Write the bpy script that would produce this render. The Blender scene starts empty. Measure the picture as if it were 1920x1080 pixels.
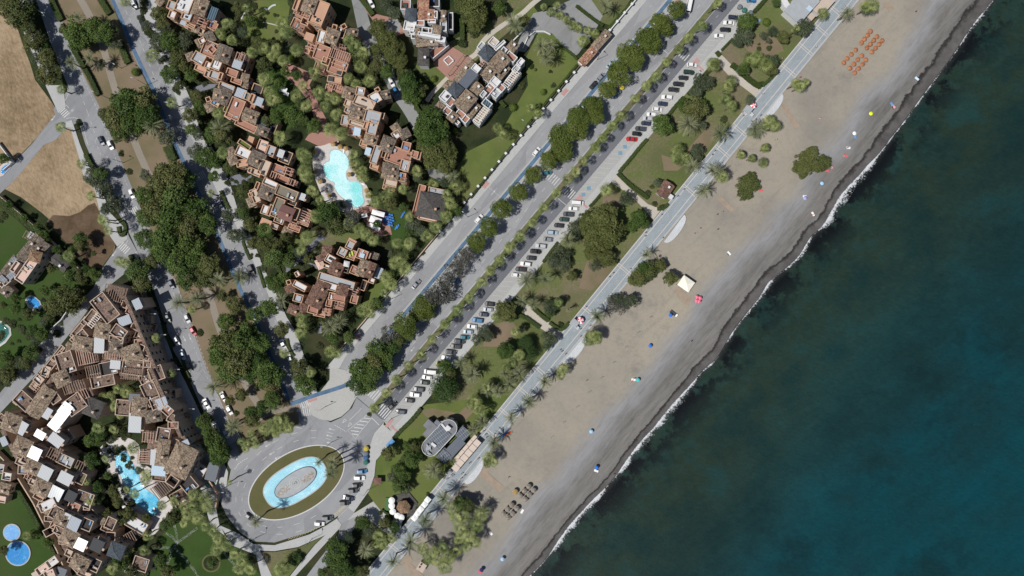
import bpy, math, random, bmesh
import numpy as np
from mathutils import Vector, Matrix
random.seed(7); rng=np.random.default_rng(7)
R=math.radians
S=0.22; CH=288.0
sc=bpy.context.scene; C=sc.collection
def W(x,y,h=0.0):
    k=(CH-h)/CH
    return ((x-960)*S*k,(540-y)*S*k,h)
def W2(x,y,h=0.0):
    w=W(x,y,h); return (w[0],w[1])
# ---------------------------------------------------------------- materials
class NT:
    def __init__(s,name):
        s.m=bpy.data.materials.new(name); s.m.use_nodes=True
        s.t=s.m.node_tree; s.n=s.t.nodes; s.l=s.t.links
        s.b=s.n['Principled BSDF']; s.out=s.n['Material Output']
        s.geo=None
    def L(s,a,b): s.l.new(a,b)
    def put(s,sock,v):
        if hasattr(v,'is_output') or isinstance(v,bpy.types.NodeSocket): s.l.new(v,sock)
        elif isinstance(v,(tuple,list)) and len(v)==3 and sock.type=='RGBA': sock.default_value=(*v,1)
        else: sock.default_value=v
    def pos(s,scale=(1,1,1),rot=0.0):
        if s.geo is None: s.geo=s.n.new('ShaderNodeNewGeometry')
        m=s.n.new('ShaderNodeMapping'); s.l.new(s.geo.outputs['Position'],m.inputs['Vector'])
        m.vector_type='TEXTURE'; m.inputs['Scale'].default_value=tuple(1/q for q in scale); m.inputs['Rotation'].default_value=(0,0,rot)
        return m.outputs[0]
    def objpos(s):
        t=s.n.new('ShaderNodeTexCoord'); return t.outputs['Object']
    def noise(s,scale,detail=3,rough=.55,vec=None,dist=0):
        n=s.n.new('ShaderNodeTexNoise'); n.inputs['Scale'].default_value=scale
        n.inputs['Detail'].default_value=detail; n.inputs['Roughness'].default_value=rough
        n.inputs['Distortion'].default_value=dist
        s.l.new(vec if vec is not None else s.pos(),n.inputs['Vector']); return n.outputs['Fac']
    def vor(s,scale,vec=None,out='Color'):
        n=s.n.new('ShaderNodeTexVoronoi'); n.inputs['Scale'].default_value=scale
        s.l.new(vec if vec is not None else s.pos(),n.inputs['Vector']); return n.outputs[out]
    def ramp(s,f,stops,interp='LINEAR'):
        r=s.n.new('ShaderNodeValToRGB'); r.color_ramp.interpolation=interp
        e=r.color_ramp.elements
        while len(e)<len(stops): e.new(.5)
        for k,(p,c) in enumerate(stops):
            e[k].position=p; e[k].color=(*c,1) if len(c)==3 else c
        s.put(r.inputs['Fac'],f); return r.outputs['Color']
    def step(s,f,a,b): # smooth map a..b -> 0..1
        n=s.n.new('ShaderNodeMapRange'); n.inputs['From Min'].default_value=a; n.inputs['From Max'].default_value=b
        s.put(n.inputs['Value'],f); return n.outputs['Result']
    def mix(s,f,a,b,bt='MIX'):
        n=s.n.new('ShaderNodeMix'); n.data_type='RGBA'; n.blend_type=bt
        s.put(n.inputs[0],f); s.put(n.inputs[6],a); s.put(n.inputs[7],b); return n.outputs[2]
    def math(s,op,a,b=0.0):
        n=s.n.new('ShaderNodeMath'); n.operation=op; s.put(n.inputs[0],a); s.put(n.inputs[1],b); return n.outputs[0]
    def attr(s,name,out='Fac'):
        n=s.n.new('ShaderNodeAttribute'); n.attribute_name=name; return n.outputs[out]
    def rand(s):
        n=s.n.new('ShaderNodeObjectInfo'); return n.outputs['Random']
    def bump(s,h,strength=.3,dist=.05):
        n=s.n.new('ShaderNodeBump'); n.inputs['Strength'].default_value=strength; n.inputs['Distance'].default_value=dist
        s.put(n.inputs['Height'],h); s.l.new(n.outputs[0],s.b.inputs['Normal'])
    def fin(s,col,rough=.85,spec=.25,metal=0):
        s.put(s.b.inputs['Base Color'],col); s.put(s.b.inputs['Roughness'],rough)
        s.b.inputs['Specular IOR Level'].default_value=spec; s.b.inputs['Metallic'].default_value=metal
        return s.m
def sc3(c,k): return tuple(min(1,v*k) for v in c)
def plain(name,c,rough=.8,spec=.25,var=.18,ns=.6,metal=0,fine=6.0,bump=0):
    t=NT(name); a=t.noise(ns,4); b=t.noise(fine,2)
    f=t.math('ADD',t.math('MULTIPLY',a,.6),t.math('MULTIPLY',b,.4))
    col=t.ramp(f,[(.3,sc3(c,1-var)),(.7,sc3(c,1+var))])
    if bump: t.bump(b,bump)
    return t.fin(col,rough,spec,metal)
M={}
def asphalt(name,c,patch=.12):
    t=NT(name); a=t.noise(.035,4); b=t.noise(.35,5,.7); d=t.noise(5,2)
    st=t.noise(.5,3,.6,t.pos((.05,1.1,1),R(50)))   # tyre-worn streaks along the boulevard
    f=t.math('ADD',t.math('MULTIPLY',a,.35),t.math('MULTIPLY',b,.25))
    f=t.math('ADD',f,t.math('MULTIPLY',d,.15)); f=t.math('ADD',f,t.math('MULTIPLY',st,.25))
    col=t.ramp(f,[(.33,sc3(c,1-patch*1.6)),(.5,c),(.68,sc3(c,1+patch))])
    vp=t.n.new('ShaderNodeTexVoronoi'); vp.feature='DISTANCE_TO_EDGE'; vp.inputs['Scale'].default_value=.16; t.l.new(t.pos((1,1,1)),vp.inputs['Vector']); ck=t.math('MULTIPLY',t.math('SUBTRACT',1.0,t.step(vp.outputs['Distance'],.004,.02)),t.step(t.noise(.06,3),.46,.56)); col=t.mix(t.math('MULTIPLY',ck,.3),col,sc3(c,.5))
    vc=t.vor(.09,t.pos((.5,1.8,1),R(50))); sx=t.n.new('ShaderNodeSeparateColor'); t.l.new(vc,sx.inputs[0]); col=t.mix(.85,col,t.ramp(sx.outputs[0],[(.1,(.80,.80,.81)),(.5,(.93,.93,.93)),(.95,(1,1,1))]),'MULTIPLY')
    stain=t.step(t.noise(.9,2,.5),.72,.78); col=t.mix(t.math('MULTIPLY',stain,.35),col,sc3(c,.45))
    t.bump(d,.15); return t.fin(col,.9,.15)
M['road']=asphalt('asphalt_old',(.262,.267,.278)); M['road2']=asphalt('asphalt_dark',(.140,.145,.160))
M['drive']=asphalt('drive_asphalt',(.23,.235,.235)); M['roadL']=asphalt('asphalt_grey',(.245,.25,.262))
def paving(name,c,sx=1.6,joint=.12,var=.1):
    t=NT(name); br=t.n.new('ShaderNodeTexBrick'); t.l.new(t.pos((1,1,1),R(50)),br.inputs['Vector'])
    br.inputs['Scale'].default_value=1.0/sx; br.inputs['Mortar Size'].default_value=.02
    br.inputs['Color1'].default_value=(*sc3(c,1+var*.5),1); br.inputs['Color2'].default_value=(*sc3(c,1-var*.5),1)
    br.inputs['Mortar'].default_value=(*sc3(c,1-joint*2),1)
    a=t.noise(.12,5,.6); b=t.noise(2.5,3)
    f=t.math('ADD',t.math('MULTIPLY',a,.6),t.math('MULTIPLY',b,.4))
    col=t.mix(.75,br.outputs['Color'],t.ramp(f,[(.3,sc3((1,1,1),1-var*1.8)),(.7,(1,1,1))]),'MULTIPLY')
    return t.fin(col,.85,.2)
M['pave']=paving('pavement_slabs',(.405,.41,.405)); M['pave2']=paving('bay_paving',(.345,.347,.34),.8)
M['pavel']=paving('light_pavement',(.39,.395,.395),1.2); M['pink']=paving('tactile_red_paving',(.43,.25,.235),.5)
M['apron']=paving('apron_stone',(.50,.52,.54),2.5); M['prom']=paving('promenade_blue_grey',(.27,.308,.333),3.0,.09,.12)
M['path']=paving('sandy_path',(.44,.405,.35),.5); M['plaza']=paving('plaza_paving',(.385,.385,.37),1.0)
M['patio']=paving('brick_patio',(.33,.185,.15),.7); M['pathg']=paving('garden_path',(.17,.18,.215),.9); M['patht']=paving('median_path',(.245,.215,.18),.45)
M['deckp']=paving('pool_deck_stone',(.53,.50,.48),1.1,.08,.12)
M['blue']=plain('blue_bike_lane_paint',(.078,.135,.215),.8,.2,.4,.4); M['white']=plain('road_paint_white',(.47,.47,.465),.7,.2,.16,2.5)
M['yell']=plain('road_paint_yellow',(.45,.38,.2),.7); M['cream']=plain('promenade_band_pink',(.50,.44,.40),.8,.2,.1)
M['kerb']=plain('kerb_stone',(.36,.36,.35)); M['wood']=plain('boardwalk_wood',(.27,.215,.165),.85,.2,.2,.5)
def ground(name,a,b,c,s1=.12,s2=1.6,lo=.42,hi=.6,third=.5):
    t=NT(name); n1=t.noise(s1,5,.6); n2=t.noise(s2,4,.65); n3=t.noise(9,2); n4=t.noise(s1*.5,3)
    f=t.math('ADD',t.math('MULTIPLY',n1,.7),t.math('MULTIPLY',n2,.3))
    col=t.mix(t.step(f,lo,hi),a,b); col=t.mix(t.math('MULTIPLY',t.step(n4,.5,.62),third),col,c)
    col=t.mix(.8,col,t.ramp(t.math('ADD',t.math('MULTIPLY',n2,.5),t.math('MULTIPLY',n3,.5)),[(.3,(.62,.62,.62)),(.7,(1.0,1.0,1.0))]),'MULTIPLY')
    t.bump(n3,.4,.1); return t.fin(col,.95,.1)
M['soil']=ground('garden_soil',(.105,.085,.06),(.07,.075,.032),(.04,.05,.02))
M['plant']=ground('planting_ground',(.022,.032,.014),(.04,.052,.02),(.06,.05,.03))
M['lawn']=ground('lawn_grass',(.125,.155,.045),(.09,.125,.034),(.16,.155,.065),.12,1.8)
M['lawnd']=ground('dark_lawn_grass',(.045,.082,.02),(.034,.064,.016),(.065,.085,.03),.1,1.5)  # lawn in a deeper green than the main grass
M['dry']=ground('dry_lawn',(.115,.14,.048),(.18,.15,.10),(.085,.11,.035),.06,1.2,.46,.58,.7)
M['dirt']=ground('bare_earth',(.215,.165,.115),(.17,.14,.085),(.12,.12,.055),.08,1.2)
M['isl']=ground('island_grass',(.125,.115,.055),(.095,.10,.04),(.165,.13,.085),.09,1.4)
M['scrub']=ground('scrub_field',(.15,.105,.07),(.075,.05,.03),(.21,.16,.1),.13,1.0,.4,.6,.45)
def straw():
    t=NT('straw_field'); n1=t.noise(.02,4); n2=t.noise(1.1,4,.7,t.pos((1,.35,1),R(20))); n3=t.noise(.6,5,.75,t.pos((.5,1.5,1),R(-25)))
    n4=t.noise(.09,5,.7); f=t.math('ADD',t.math('MULTIPLY',t.math('ADD',n1,n4),.27),t.math('ADD',t.math('MULTIPLY',n2,.28),t.math('MULTIPLY',n3,.18)))
    col=t.ramp(f,[(.36,(.10,.07,.042)),(.45,(.19,.14,.085)),(.53,(.28,.21,.135)),(.62,(.34,.265,.18))]); t.bump(n2,.6,.2); return t.fin(col,.95,.1)
M['straw']=straw()
def beach():
    t=NT('beach_sand'); d=t.attr('dm'); w=t.attr('wr')
    along=R(-51.5)
    # position frame: x' along shore
    v1=t.pos((1,1,1),0); 
    st=t.noise(1.0,7,.78,t.pos((.13,.75,1),R(50)),dist=.4); st2=t.noise(1.0,4,.65,t.pos((.018,.26,1),R(50)))
    wob=t.noise(.16,4,.65); wob2=t.noise(.03,3)
    dd=t.math('ADD',d,t.math('MULTIPLY',t.math('SUBTRACT',wob2,.5),16))
    fine=t.noise(3.5,3,.7)
    sand=t.ramp(t.noise(.022,4,.6),[(.32,(.22,.205,.182)),(.5,(.285,.258,.214)),(.68,(.318,.285,.228))])
    md=t.noise(.55,6,.75,dist=.6); sand=t.mix(.8,sand,t.ramp(md,[(.3,(.80,.80,.80)),(.5,(.95,.95,.95)),(.7,(1,1,1))]),'MULTIPLY')
    tr=t.noise(.35,3,.5,t.pos((.06,1.1,1),R(44)),dist=1.2); sand=t.mix(t.math('MULTIPLY',t.step(tr,.60,.70),.2),sand,(.16,.15,.14))
    dk=t.math('MULTIPLY',t.step(t.noise(.11,7,.78),.50,.66),t.step(t.noise(.025,2),.48,.58))
    sand=t.mix(t.math('MULTIPLY',dk,.45),sand,(.12,.118,.12))
    pebb=t.ramp(st,[(.34,(.19,.188,.188)),(.5,(.23,.23,.236)),(.66,(.265,.268,.282))])
    grav=t.ramp(t.math('ADD',t.math('MULTIPLY',st,.6),t.math('MULTIPLY',st2,.4)),[(.32,(.085,.082,.078)),(.5,(.152,.146,.138)),(.66,(.215,.208,.20))])
    wet=t.ramp(wob,[(.3,(.062,.057,.057)),(.7,(.125,.117,.115))])
    band1=t.step(dd,16,22); band2=t.step(dd,10,16)
    col=t.mix(band2,grav,pebb); col=t.mix(band1,col,sand)
    # seaweed / pebble streak lines
    sk=t.math('MULTIPLY',t.step(st,.58,.68),t.math('SUBTRACT',1.0,t.step(d,8,20)))
    col=t.mix(t.math('MULTIPLY',sk,.4),col,(.07,.066,.066))
    ww=t.math('ADD',w,t.math('MULTIPLY',t.math('SUBTRACT',t.noise(.28,5,.65),.5),1.0))
    edge=t.math('MULTIPLY',t.step(ww,.66,.9),t.math('SUBTRACT',1.0,t.step(ww,1.0,1.12)))
    col=t.mix(t.math('SUBTRACT',1.0,t.step(ww,.98,1.06)),col,wet)
    col=t.mix(t.math('MULTIPLY',edge,.82),col,(.018,.015,.015))
    col=t.mix(.55,col,t.ramp(fine,[(.3,(.8,.8,.8)),(.7,(1,1,1))]),'MULTIPLY')
    t.bump(fine,.5,.08); return t.fin(col,.92,.12)
M['beach']=beach()
def sea():
    t=NT('sea_water'); d=t.attr('dm')
    big=t.noise(.011,5,.6); mid=t.noise(.045,5,.65); sm=t.noise(.5,4,.7,t.pos((1,2.2,1),R(-15)))
    f=t.math('ADD',t.math('MULTIPLY',big,.6),t.math('MULTIPLY',mid,.4))
    col=t.ramp(f,[(.34,(.010,.030,.028)),(.46,(.0095,.036,.038)),(.55,(.0075,.046,.054)),(.64,(.0065,.063,.078))])
    # green shelf near the shore, weed patches, pale shallows
    shelf=t.step(t.math('ADD',d,t.math('MULTIPLY',t.math('SUBTRACT',mid,.5),60)),-75,-22)
    col=t.mix(t.math('MULTIPLY',shelf,.85),col,t.ramp(mid,[(.35,(.011,.033,.030)),(.55,(.024,.040,.024)),(.68,(.018,.050,.044))]))
    tb=t.math('MULTIPLY',t.step(d,-30,-9),t.step(t.noise(.2,5,.75),.45,.62))
    col=t.mix(t.math('MULTIPLY',tb,.6),col,(.024,.056,.050))
    sh2=t.math('MULTIPLY',t.step(d,-15,-4),t.step(t.noise(.075,4,.7),.45,.53))
    col=t.mix(t.math('MULTIPLY',sh2,.92),col,(.0055,.006,.008))
    sh3=t.math('MULTIPLY',t.step(d,-2.5,.3),1.0)
    col=t.mix(t.math('MULTIPLY',sh3,.75),col,(.045,.046,.046))
    xx=t.n.new('ShaderNodeSeparateXYZ'); t.l.new(t.pos(),xx.inputs[0]); g=t.math('ADD',t.math('MULTIPLY',xx.outputs[0],.6),t.math('MULTIPLY',xx.outputs[1],-1.0)); g=t.math('ADD',g,t.math('MULTIPLY',t.math('SUBTRACT',mid,.5),220)); right=t.step(g,60,240)
    col=t.mix(t.math('MULTIPLY',t.math('MULTIPLY',right,t.math('SUBTRACT',1.0,t.step(d,-90,-45))),.7),col,(.0035,.060,.080)); wd=t.step(t.noise(.032,7,.72),.54,.64); col=t.mix(t.math('MULTIPLY',t.math('MULTIPLY',wd,t.step(d,-30,-60)),.5),col,(.006,.024,.026)); sw=t.noise(.16,3,.5,t.pos((.22,1.6,1),R(38)),dist=.5); col=t.mix(.6,col,t.ramp(sw,[(.35,(.84,.85,.86)),(.65,(1,1,1))]),'MULTIPLY')
    col=t.mix(.95,col,t.ramp(sm,[(.3,(.58,.58,.58)),(.7,(.84,.82,.80))]),'MULTIPLY')
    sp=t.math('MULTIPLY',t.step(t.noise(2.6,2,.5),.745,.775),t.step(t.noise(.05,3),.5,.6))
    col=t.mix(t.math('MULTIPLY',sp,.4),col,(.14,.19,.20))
    wv=t.noise(.9,4,.6,t.pos((1,2.5,1),R(35))); t.bump(wv,.35,.25)
    return t.fin(col,.28,.25)
M['sea']=sea()
def foam():
    t=NT('surf_foam'); e=t.attr('edge')
    n=t.noise(1.6,5,.75); n2=t.noise(.12,3)
    k=t.math('ADD',t.math('MULTIPLY',e,.95),t.math('MULTIPLY',t.math('SUBTRACT',n,.5),3.4))
    k=t.math('ADD',k,t.math('MULTIPLY',t.math('SUBTRACT',n2,.5),2.6))
    t.L(t.step(k,.45,1.0),t.b.inputs['Alpha']); return t.fin((.50,.52,.54),.7,.2)
M['foam']=foam()
def pool(name,a,b):
    t=NT(name); n=t.noise(.12,3); w=t.noise(1.4,4,.6,dist=1.5)
    col=t.mix(t.step(n,.4,.62),a,b); col=t.mix(.4,col,t.ramp(w,[(.35,(.75,.8,.8)),(.65,(1,1,1))]),'MULTIPLY')
    t.bump(w,.9,.45); return t.fin(col,.07,.25)
M['pool1']=pool('pool_water_turquoise',(.26,.70,.72),(.56,.83,.86)); M['pool2']=pool('pool_water_blue',(.10,.46,.70),(.36,.72,.86))
M['pool3']=pool('pool_water_deep_blue',(.04,.24,.58),(.05,.29,.63)); M['pool4']=pool('pool_water_green',(.03,.12,.10),(.05,.17,.14))
M['pool5']=pool('fountain_pool',(.30,.60,.72),(.42,.70,.80)); M['pool6']=pool('pool_pale_blue',(.17,.38,.72),(.22,.45,.76))
def tile(name,cs,lo=.2):
    t=NT(name); v=t.vor(2.3); sx=t.n.new('ShaderNodeSeparateColor'); t.l.new(v,sx.inputs[0])
    n=t.noise(.25,4); n2=t.noise(4.5,2)
    f=t.math('ADD',t.math('MULTIPLY',sx.outputs[0],.5),t.math('ADD',t.math('MULTIPLY',n,.3),t.math('MULTIPLY',n2,.2)))
    k=len(cs)-1; col=t.ramp(f,[(lo+.6*i/k,c) for i,c in enumerate(cs)])
    t.bump(t.math('ADD',sx.outputs[0],n2),.7,.12); return t.fin(col,.88,.15)
M['tl']=tile('roof_tiles_tan',[(.075,.055,.042),(.17,.128,.095),(.245,.19,.14),(.35,.28,.20)])
M['tg']=tile('roof_tiles_weathered',[(.05,.042,.036),(.115,.092,.074),(.165,.135,.108),(.24,.20,.155)])
M['tm']=tile('roof_tiles_maroon',[(.07,.04,.032),(.12,.068,.052),(.165,.10,.076),(.21,.14,.105)])
M['tt']=tile('roof_tiles_terracotta',[(.12,.06,.04),(.24,.12,.08),(.34,.19,.13),(.42,.28,.19)])
M['sl']=tile('roof_slate',[(.045,.055,.065),(.065,.078,.092),(.085,.10,.115)]); M['sd']=tile('roof_shingle_dark',[(.05,.046,.044),(.075,.07,.066),(.1,.094,.088)])
M['slf']=plain('roof_slate_flat',(.085,.10,.125),.6,.3,.08); M['th']=tile('thatch_roof',[(.1,.06,.035),(.2,.13,.08),(.3,.21,.14)])
M['te']=plain('terrace_terracotta',(.30,.155,.115),.85,.2,.14,.5); M['or']=plain('terrace_orange',(.42,.255,.175),.85,.2,.1,.4)
M['wh']=plain('terrace_white',(.52,.52,.53),.8,.2,.1,.5); M['cr']=plain('terrace_cream',(.42,.35,.29),.85,.2,.1,.5)
M['gb']=plain('terrace_decking',(.165,.15,.115),.85,.2,.12,.6); M['dk']=plain('terrace_dark',(.045,.04,.04),.85,.2,.2,.6)
M['br']=tile('terrace_brick',[(.085,.06,.05),(.155,.11,.088),(.245,.175,.14)]); M['gr']=plain('terrace_grey',(.30,.32,.34),.85,.2,.12,.5)
M['la']=M['lawn']; M['pk']=plain('terrace_pink',(.52,.38,.32),.85,.2,.08,.4); M['ma']=plain('roof_maroon_flat',(.16,.085,.075),.85,.2,.1,.4)
M['w_och']=plain('render_ochre',(.45,.295,.20),.9,.15,.1,.4); M['w_tan']=plain('render_tan',(.43,.33,.26),.9,.15,.12,.4)
M['w_whi']=plain('render_white',(.58,.585,.59),.9,.15,.07,.4); M['w_pin']=plain('render_pink',(.50,.40,.34),.9,.15,.1,.4)
def awn(name,a,b,per=.55,rough=.75,metal=0.0):
    t=NT(name); s=t.n.new('ShaderNodeTexWave'); s.inputs['Scale'].default_value=per; s.inputs['Distortion'].default_value=.3
    t.l.new(t.pos((1,1,1),R(-20)),s.inputs['Vector']); s.bands_direction='X'
    return t.fin(t.mix(t.step(s.outputs['Fac'],.3,.7),a,b),rough,.2,metal)
M['ag']=awn('awning_grey_blue',(.25,.28,.32),(.38,.41,.45)); M['aw']=awn('awning_white',(.36,.38,.40),(.48,.49,.50)); M['ab']=awn('glass_roof_blue',(.035,.06,.085),(.10,.15,.19),.35,.2)
M['al']=awn('panel_light_blue',(.33,.43,.52),(.42,.52,.60)); M['ak']=awn('awning_dark',(.035,.038,.042),(.06,.062,.066)); M['am']=plain('white_glint_roof',(.85,.85,.83),.5,.5,.03)  # near-white colour paints the sun's glint into a sheet roof, plain white elsewhere
def solar():
    t=NT('solar_panel'); br=t.n.new('ShaderNodeTexBrick'); t.l.new(t.pos((1,1,1),R(-52)),br.inputs['Vector'])
    br.offset=0; br.inputs['Scale'].default_value=.55; br.inputs['Mortar Size'].default_value=.022; br.inputs['Row Height'].default_value=.5; br.inputs['Brick Width'].default_value=.9
    br.inputs['Color1'].default_value=(.05,.065,.085,1); br.inputs['Color2'].default_value=(.06,.075,.1,1); br.inputs['Mortar'].default_value=(.3,.33,.36,1)
    return t.fin(br.outputs['Color'],.3,.5)
M['so']=solar()
M['glass']=plain('window_glass',(.03,.04,.05),.1,.6,.1); M['frame']=plain('window_frame',(.45,.40,.34),.7)
M['beam']=plain('pergola_beam',(.20,.14,.105),.85); M['beamw']=plain('pergola_white',(.62,.58,.53),.8); M['beamp']=plain('pergola_pinkish',(.38,.245,.19),.85)
def leafm(name,a,b,c,rv=.35,tr=.12):
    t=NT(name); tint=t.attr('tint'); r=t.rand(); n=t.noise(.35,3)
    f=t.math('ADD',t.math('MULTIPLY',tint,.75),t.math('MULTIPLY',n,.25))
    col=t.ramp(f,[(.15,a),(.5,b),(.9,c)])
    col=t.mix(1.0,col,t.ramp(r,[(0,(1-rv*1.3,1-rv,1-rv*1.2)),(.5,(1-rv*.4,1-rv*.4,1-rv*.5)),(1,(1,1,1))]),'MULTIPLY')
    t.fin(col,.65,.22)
    tb=t.n.new('ShaderNodeBsdfTranslucent'); t.l.new(col,tb.inputs['Color'])
    mx=t.n.new('ShaderNodeMixShader'); mx.inputs[0].default_value=tr
    t.l.new(t.b.outputs[0],mx.inputs[1]); t.l.new(tb.outputs[0],mx.inputs[2]); t.l.new(mx.outputs[0],t.out.inputs['Surface']); return t.m
M['leafT']=leafm('leaves_dark_green',(.022,.046,.010),(.076,.125,.026),(.15,.195,.055))
M['leafF']=leafm('leaves_ficus',(.038,.056,.01),(.095,.125,.022),(.155,.185,.042),.2)
M['leafP']=leafm('leaves_olive_yellow',(.055,.065,.018),(.105,.122,.036),(.165,.175,.06),.22)
M['leafT2']=leafm('leaves_mid_green',(.028,.052,.014),(.088,.135,.034),(.17,.21,.07))
M['leafT3']=leafm('leaves_yellow_green',(.04,.05,.014),(.10,.115,.035),(.18,.18,.07))
M['leafO']=leafm('leaves_grey_green',(.035,.048,.025),(.085,.105,.06),(.16,.18,.115))
M['leafN']=leafm('leaves_sparse_grey',(.055,.055,.045),(.10,.10,.085),(.16,.155,.14),.2)
M['leafE']=leafm('leaves_deep_green',(.022,.045,.012),(.04,.078,.02),(.062,.108,.03),.15)
M['leafB']=leafm('leaves_lime_topiary',(.06,.095,.014),(.10,.15,.025),(.15,.2,.04),.3)
M['leafD']=leafm('fronds_date_palm',(.055,.065,.032),(.15,.165,.085),(.30,.31,.18),.22,.08)
M['leafC']=leafm('fronds_fan_palm',(.026,.040,.011),(.125,.158,.044),(.33,.35,.135),.25,.03)
M['leafS']=leafm('leaves_shrub',(.03,.042,.014),(.058,.075,.026),(.10,.11,.045),.45)
M['leafH']=leafm('leaves_hedge',(.034,.055,.012),(.06,.088,.02),(.09,.125,.03),.25)
M['trunk']=plain('bark',(.15,.115,.085),.95,.1,.25,2); M['trunkp']=plain('palm_bark',(.17,.13,.10),.95,.1,.25,3)
M['metal']=plain('lamp_metal',(.12,.13,.14),.5,.5,.1); M['blk']=plain('black_rubber',(.025,.025,.027),.8)
M['car_glass']=plain('car_glass',(.02,.025,.03),.08,.7,.1); M['lamp']=plain('headlamp',(.75,.75,.72),.2,.6,.02)
M['skin']=plain('skin',(.45,.27,.18),.6); M['hair']=plain('hair',(.05,.035,.025),.8)
M['stone']=plain('stone_wall_cap',(.36,.30,.24),.9); M['rock']=tile('rockery',[(.18,.165,.15),(.3,.28,.255),(.42,.4,.37)])
def colm(name,c,rough=.75,var=.06): 
    if name not in M: M[name]=plain(name,c,rough,.3,var)
    return M[name]
# ---------------------------------------------------------------- mesh tools
class MB:
    def __init__(s): s.v=[];s.f=[];s.mi=[]
    def add(s,vs,fs,m=0):
        o=len(s.v); s.v+=[tuple(p) for p in vs]; s.f+=[tuple(i+o for i in f) for f in fs]; s.mi+=[m]*len(fs)
    def prism(s,pts,z0,z1,m=0,bottom=False):
        n=len(pts); a=sum(pts[i][0]*pts[(i+1)%n][1]-pts[(i+1)%n][0]*pts[i][1] for i in range(n))
        if a<0: pts=pts[::-1]
        vs=[(p[0],p[1],z0) for p in pts]+[(p[0],p[1],z1) for p in pts]
        fs=[(i,(i+1)%n,n+(i+1)%n,n+i) for i in range(n)]+[tuple(range(n,2*n))]
        if bottom: fs.append(tuple(range(n-1,-1,-1)))
        s.add(vs,fs,m)
    def rect(s,cx,cy,w,h,a,z0,z1,m=0,bottom=True): s.prism(rc(cx,cy,w,h,a),z0,z1,m,bottom)
    def tube(s,p0,p1,r0,r1,n=6,m=0):
        p0=Vector(p0);p1=Vector(p1);d=(p1-p0).normalized(); u=d.orthogonal().normalized(); v=d.cross(u)
        vs=[];
        for p,r in ((p0,r0),(p1,r1)):
            for k in range(n):
                t=2*math.pi*k/n; vs.append(p+u*math.cos(t)*r+v*math.sin(t)*r)
        s.add(vs,[(k,(k+1)%n,n+(k+1)%n,n+k) for k in range(n)]+[tuple(range(n,2*n))],m)
    def mesh(s,name,mats):
        me=bpy.data.meshes.new(name); me.from_pydata(s.v,[],s.f)
        for m in mats: me.materials.append(m)
        if len(mats)>1: me.polygons.foreach_set('material_index',s.mi)
        me.update(); return me
    def build(s,name,mats,parent=None,loc=None):
        if not isinstance(mats,(list,tuple)): mats=[mats]
        return link(name,s.mesh(name,mats),parent,loc)
def link(name,me,parent=None,loc=None):
    o=bpy.data.objects.new(name,me); C.objects.link(o)
    if parent is not None: o.parent=parent
    if loc is not None: o.location=loc
    return o
def rc(cx,cy,w,h,a):
    c,s=math.cos(a),math.sin(a)
    return [(cx+x*c-y*s,cy+x*s+y*c) for x,y in ((-w/2,-h/2),(w/2,-h/2),(w/2,h/2),(-w/2,h/2))]
def tag(o,label=None,cat=None,group=None,kind=None):
    if label: o['label']=label
    if cat: o['category']=cat
    if group: o['group']=group
    if kind: o['kind']=kind
    return o
def empty(name,loc,rz=0,label=None,cat=None,group=None):
    o=bpy.data.objects.new(name,None); C.objects.link(o); o.location=loc; o.rotation_euler=(0,0,rz); o.empty_display_size=.3
    return tag(o,label,cat,group)
def ordn(k):
    w=['first','second','third','fourth','fifth','sixth','seventh','eighth','ninth','tenth','eleventh','twelfth']
    if k<len(w): return w[k]
    n=k+1; return str(n)+('th' if 10<=n%100<=20 else {1:'st',2:'nd',3:'rd'}.get(n%10,'th'))
def inpoly(x,y,P):
    r=False; j=len(P)-1
    for i in range(len(P)):
        if (P[i][1]>y)!=(P[j][1]>y) and x<(P[j][0]-P[i][0])*(y-P[i][1])/(P[j][1]-P[i][1])+P[i][0]: r=not r
        j=i
    return r
def struct(name,pts,z,m,z0=None,label=None):
    mb=MB(); P=[W2(*p) for p in pts]
    mb.prism(P,z-.35 if z0 is None else z0,z); o=mb.build(name,M[m]); tag(o,label,None,None,'structure'); return o
def smooth(pts,n=3,closed=False):
    for _ in range(n):
        q=[]; N=len(pts)
        if not closed: q.append(pts[0])
        for i in range(N if closed else N-1):
            a=pts[i]; b=pts[(i+1)%N]
            q.append((a[0]*.75+b[0]*.25,a[1]*.75+b[1]*.25)); q.append((a[0]*.25+b[0]*.75,a[1]*.25+b[1]*.75))
        if not closed: q.append(pts[-1])
        pts=q
    return pts
def band(pts,w):
    L=[];Rr=[]
    for i in range(len(pts)):
        a=Vector(pts[max(0,i-1)]);b=Vector(pts[min(len(pts)-1,i+1)]); d=(b-a).normalized(); n=Vector((-d.y,d.x)); p=Vector(pts[i])
        L.append(tuple(p+n*w/2)); Rr.append(tuple(p-n*w/2))
    return L+Rr[::-1]
def bandf(mb,pts,w,z,m=0,h=0): # flat strip in px, as quads
    L=[];Rr=[]
    for i in range(len(pts)):
        a=Vector(pts[max(0,i-1)]);b=Vector(pts[min(len(pts)-1,i+1)]); d=(b-a).normalized(); n=Vector((-d.y,d.x)); p=Vector(pts[i])
        L.append(W2(*(p+n*w/2))); Rr.append(W2(*(p-n*w/2)))
    vs=[(x,y,z) for x,y in L]+[(x,y,z) for x,y in Rr]; n=len(pts)
    mb.add(vs,[(i,n+i,n+i+1,i+1) for i in range(n-1)],m)
def dash(mb,p0,p1,w,on,off,z,m=0):
    a=Vector(p0);b=Vector(p1); L=(b-a).length; d=(b-a)/L; s=0
    while s<L:
        e=min(L,s+on); bandf(mb,[tuple(a+d*s),tuple(a+d*e)],w,z,m); s+=on+off
def BV(s,t): return (955+.6455*s+.7638*t, 465-.7638*s+.6455*t)
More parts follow.
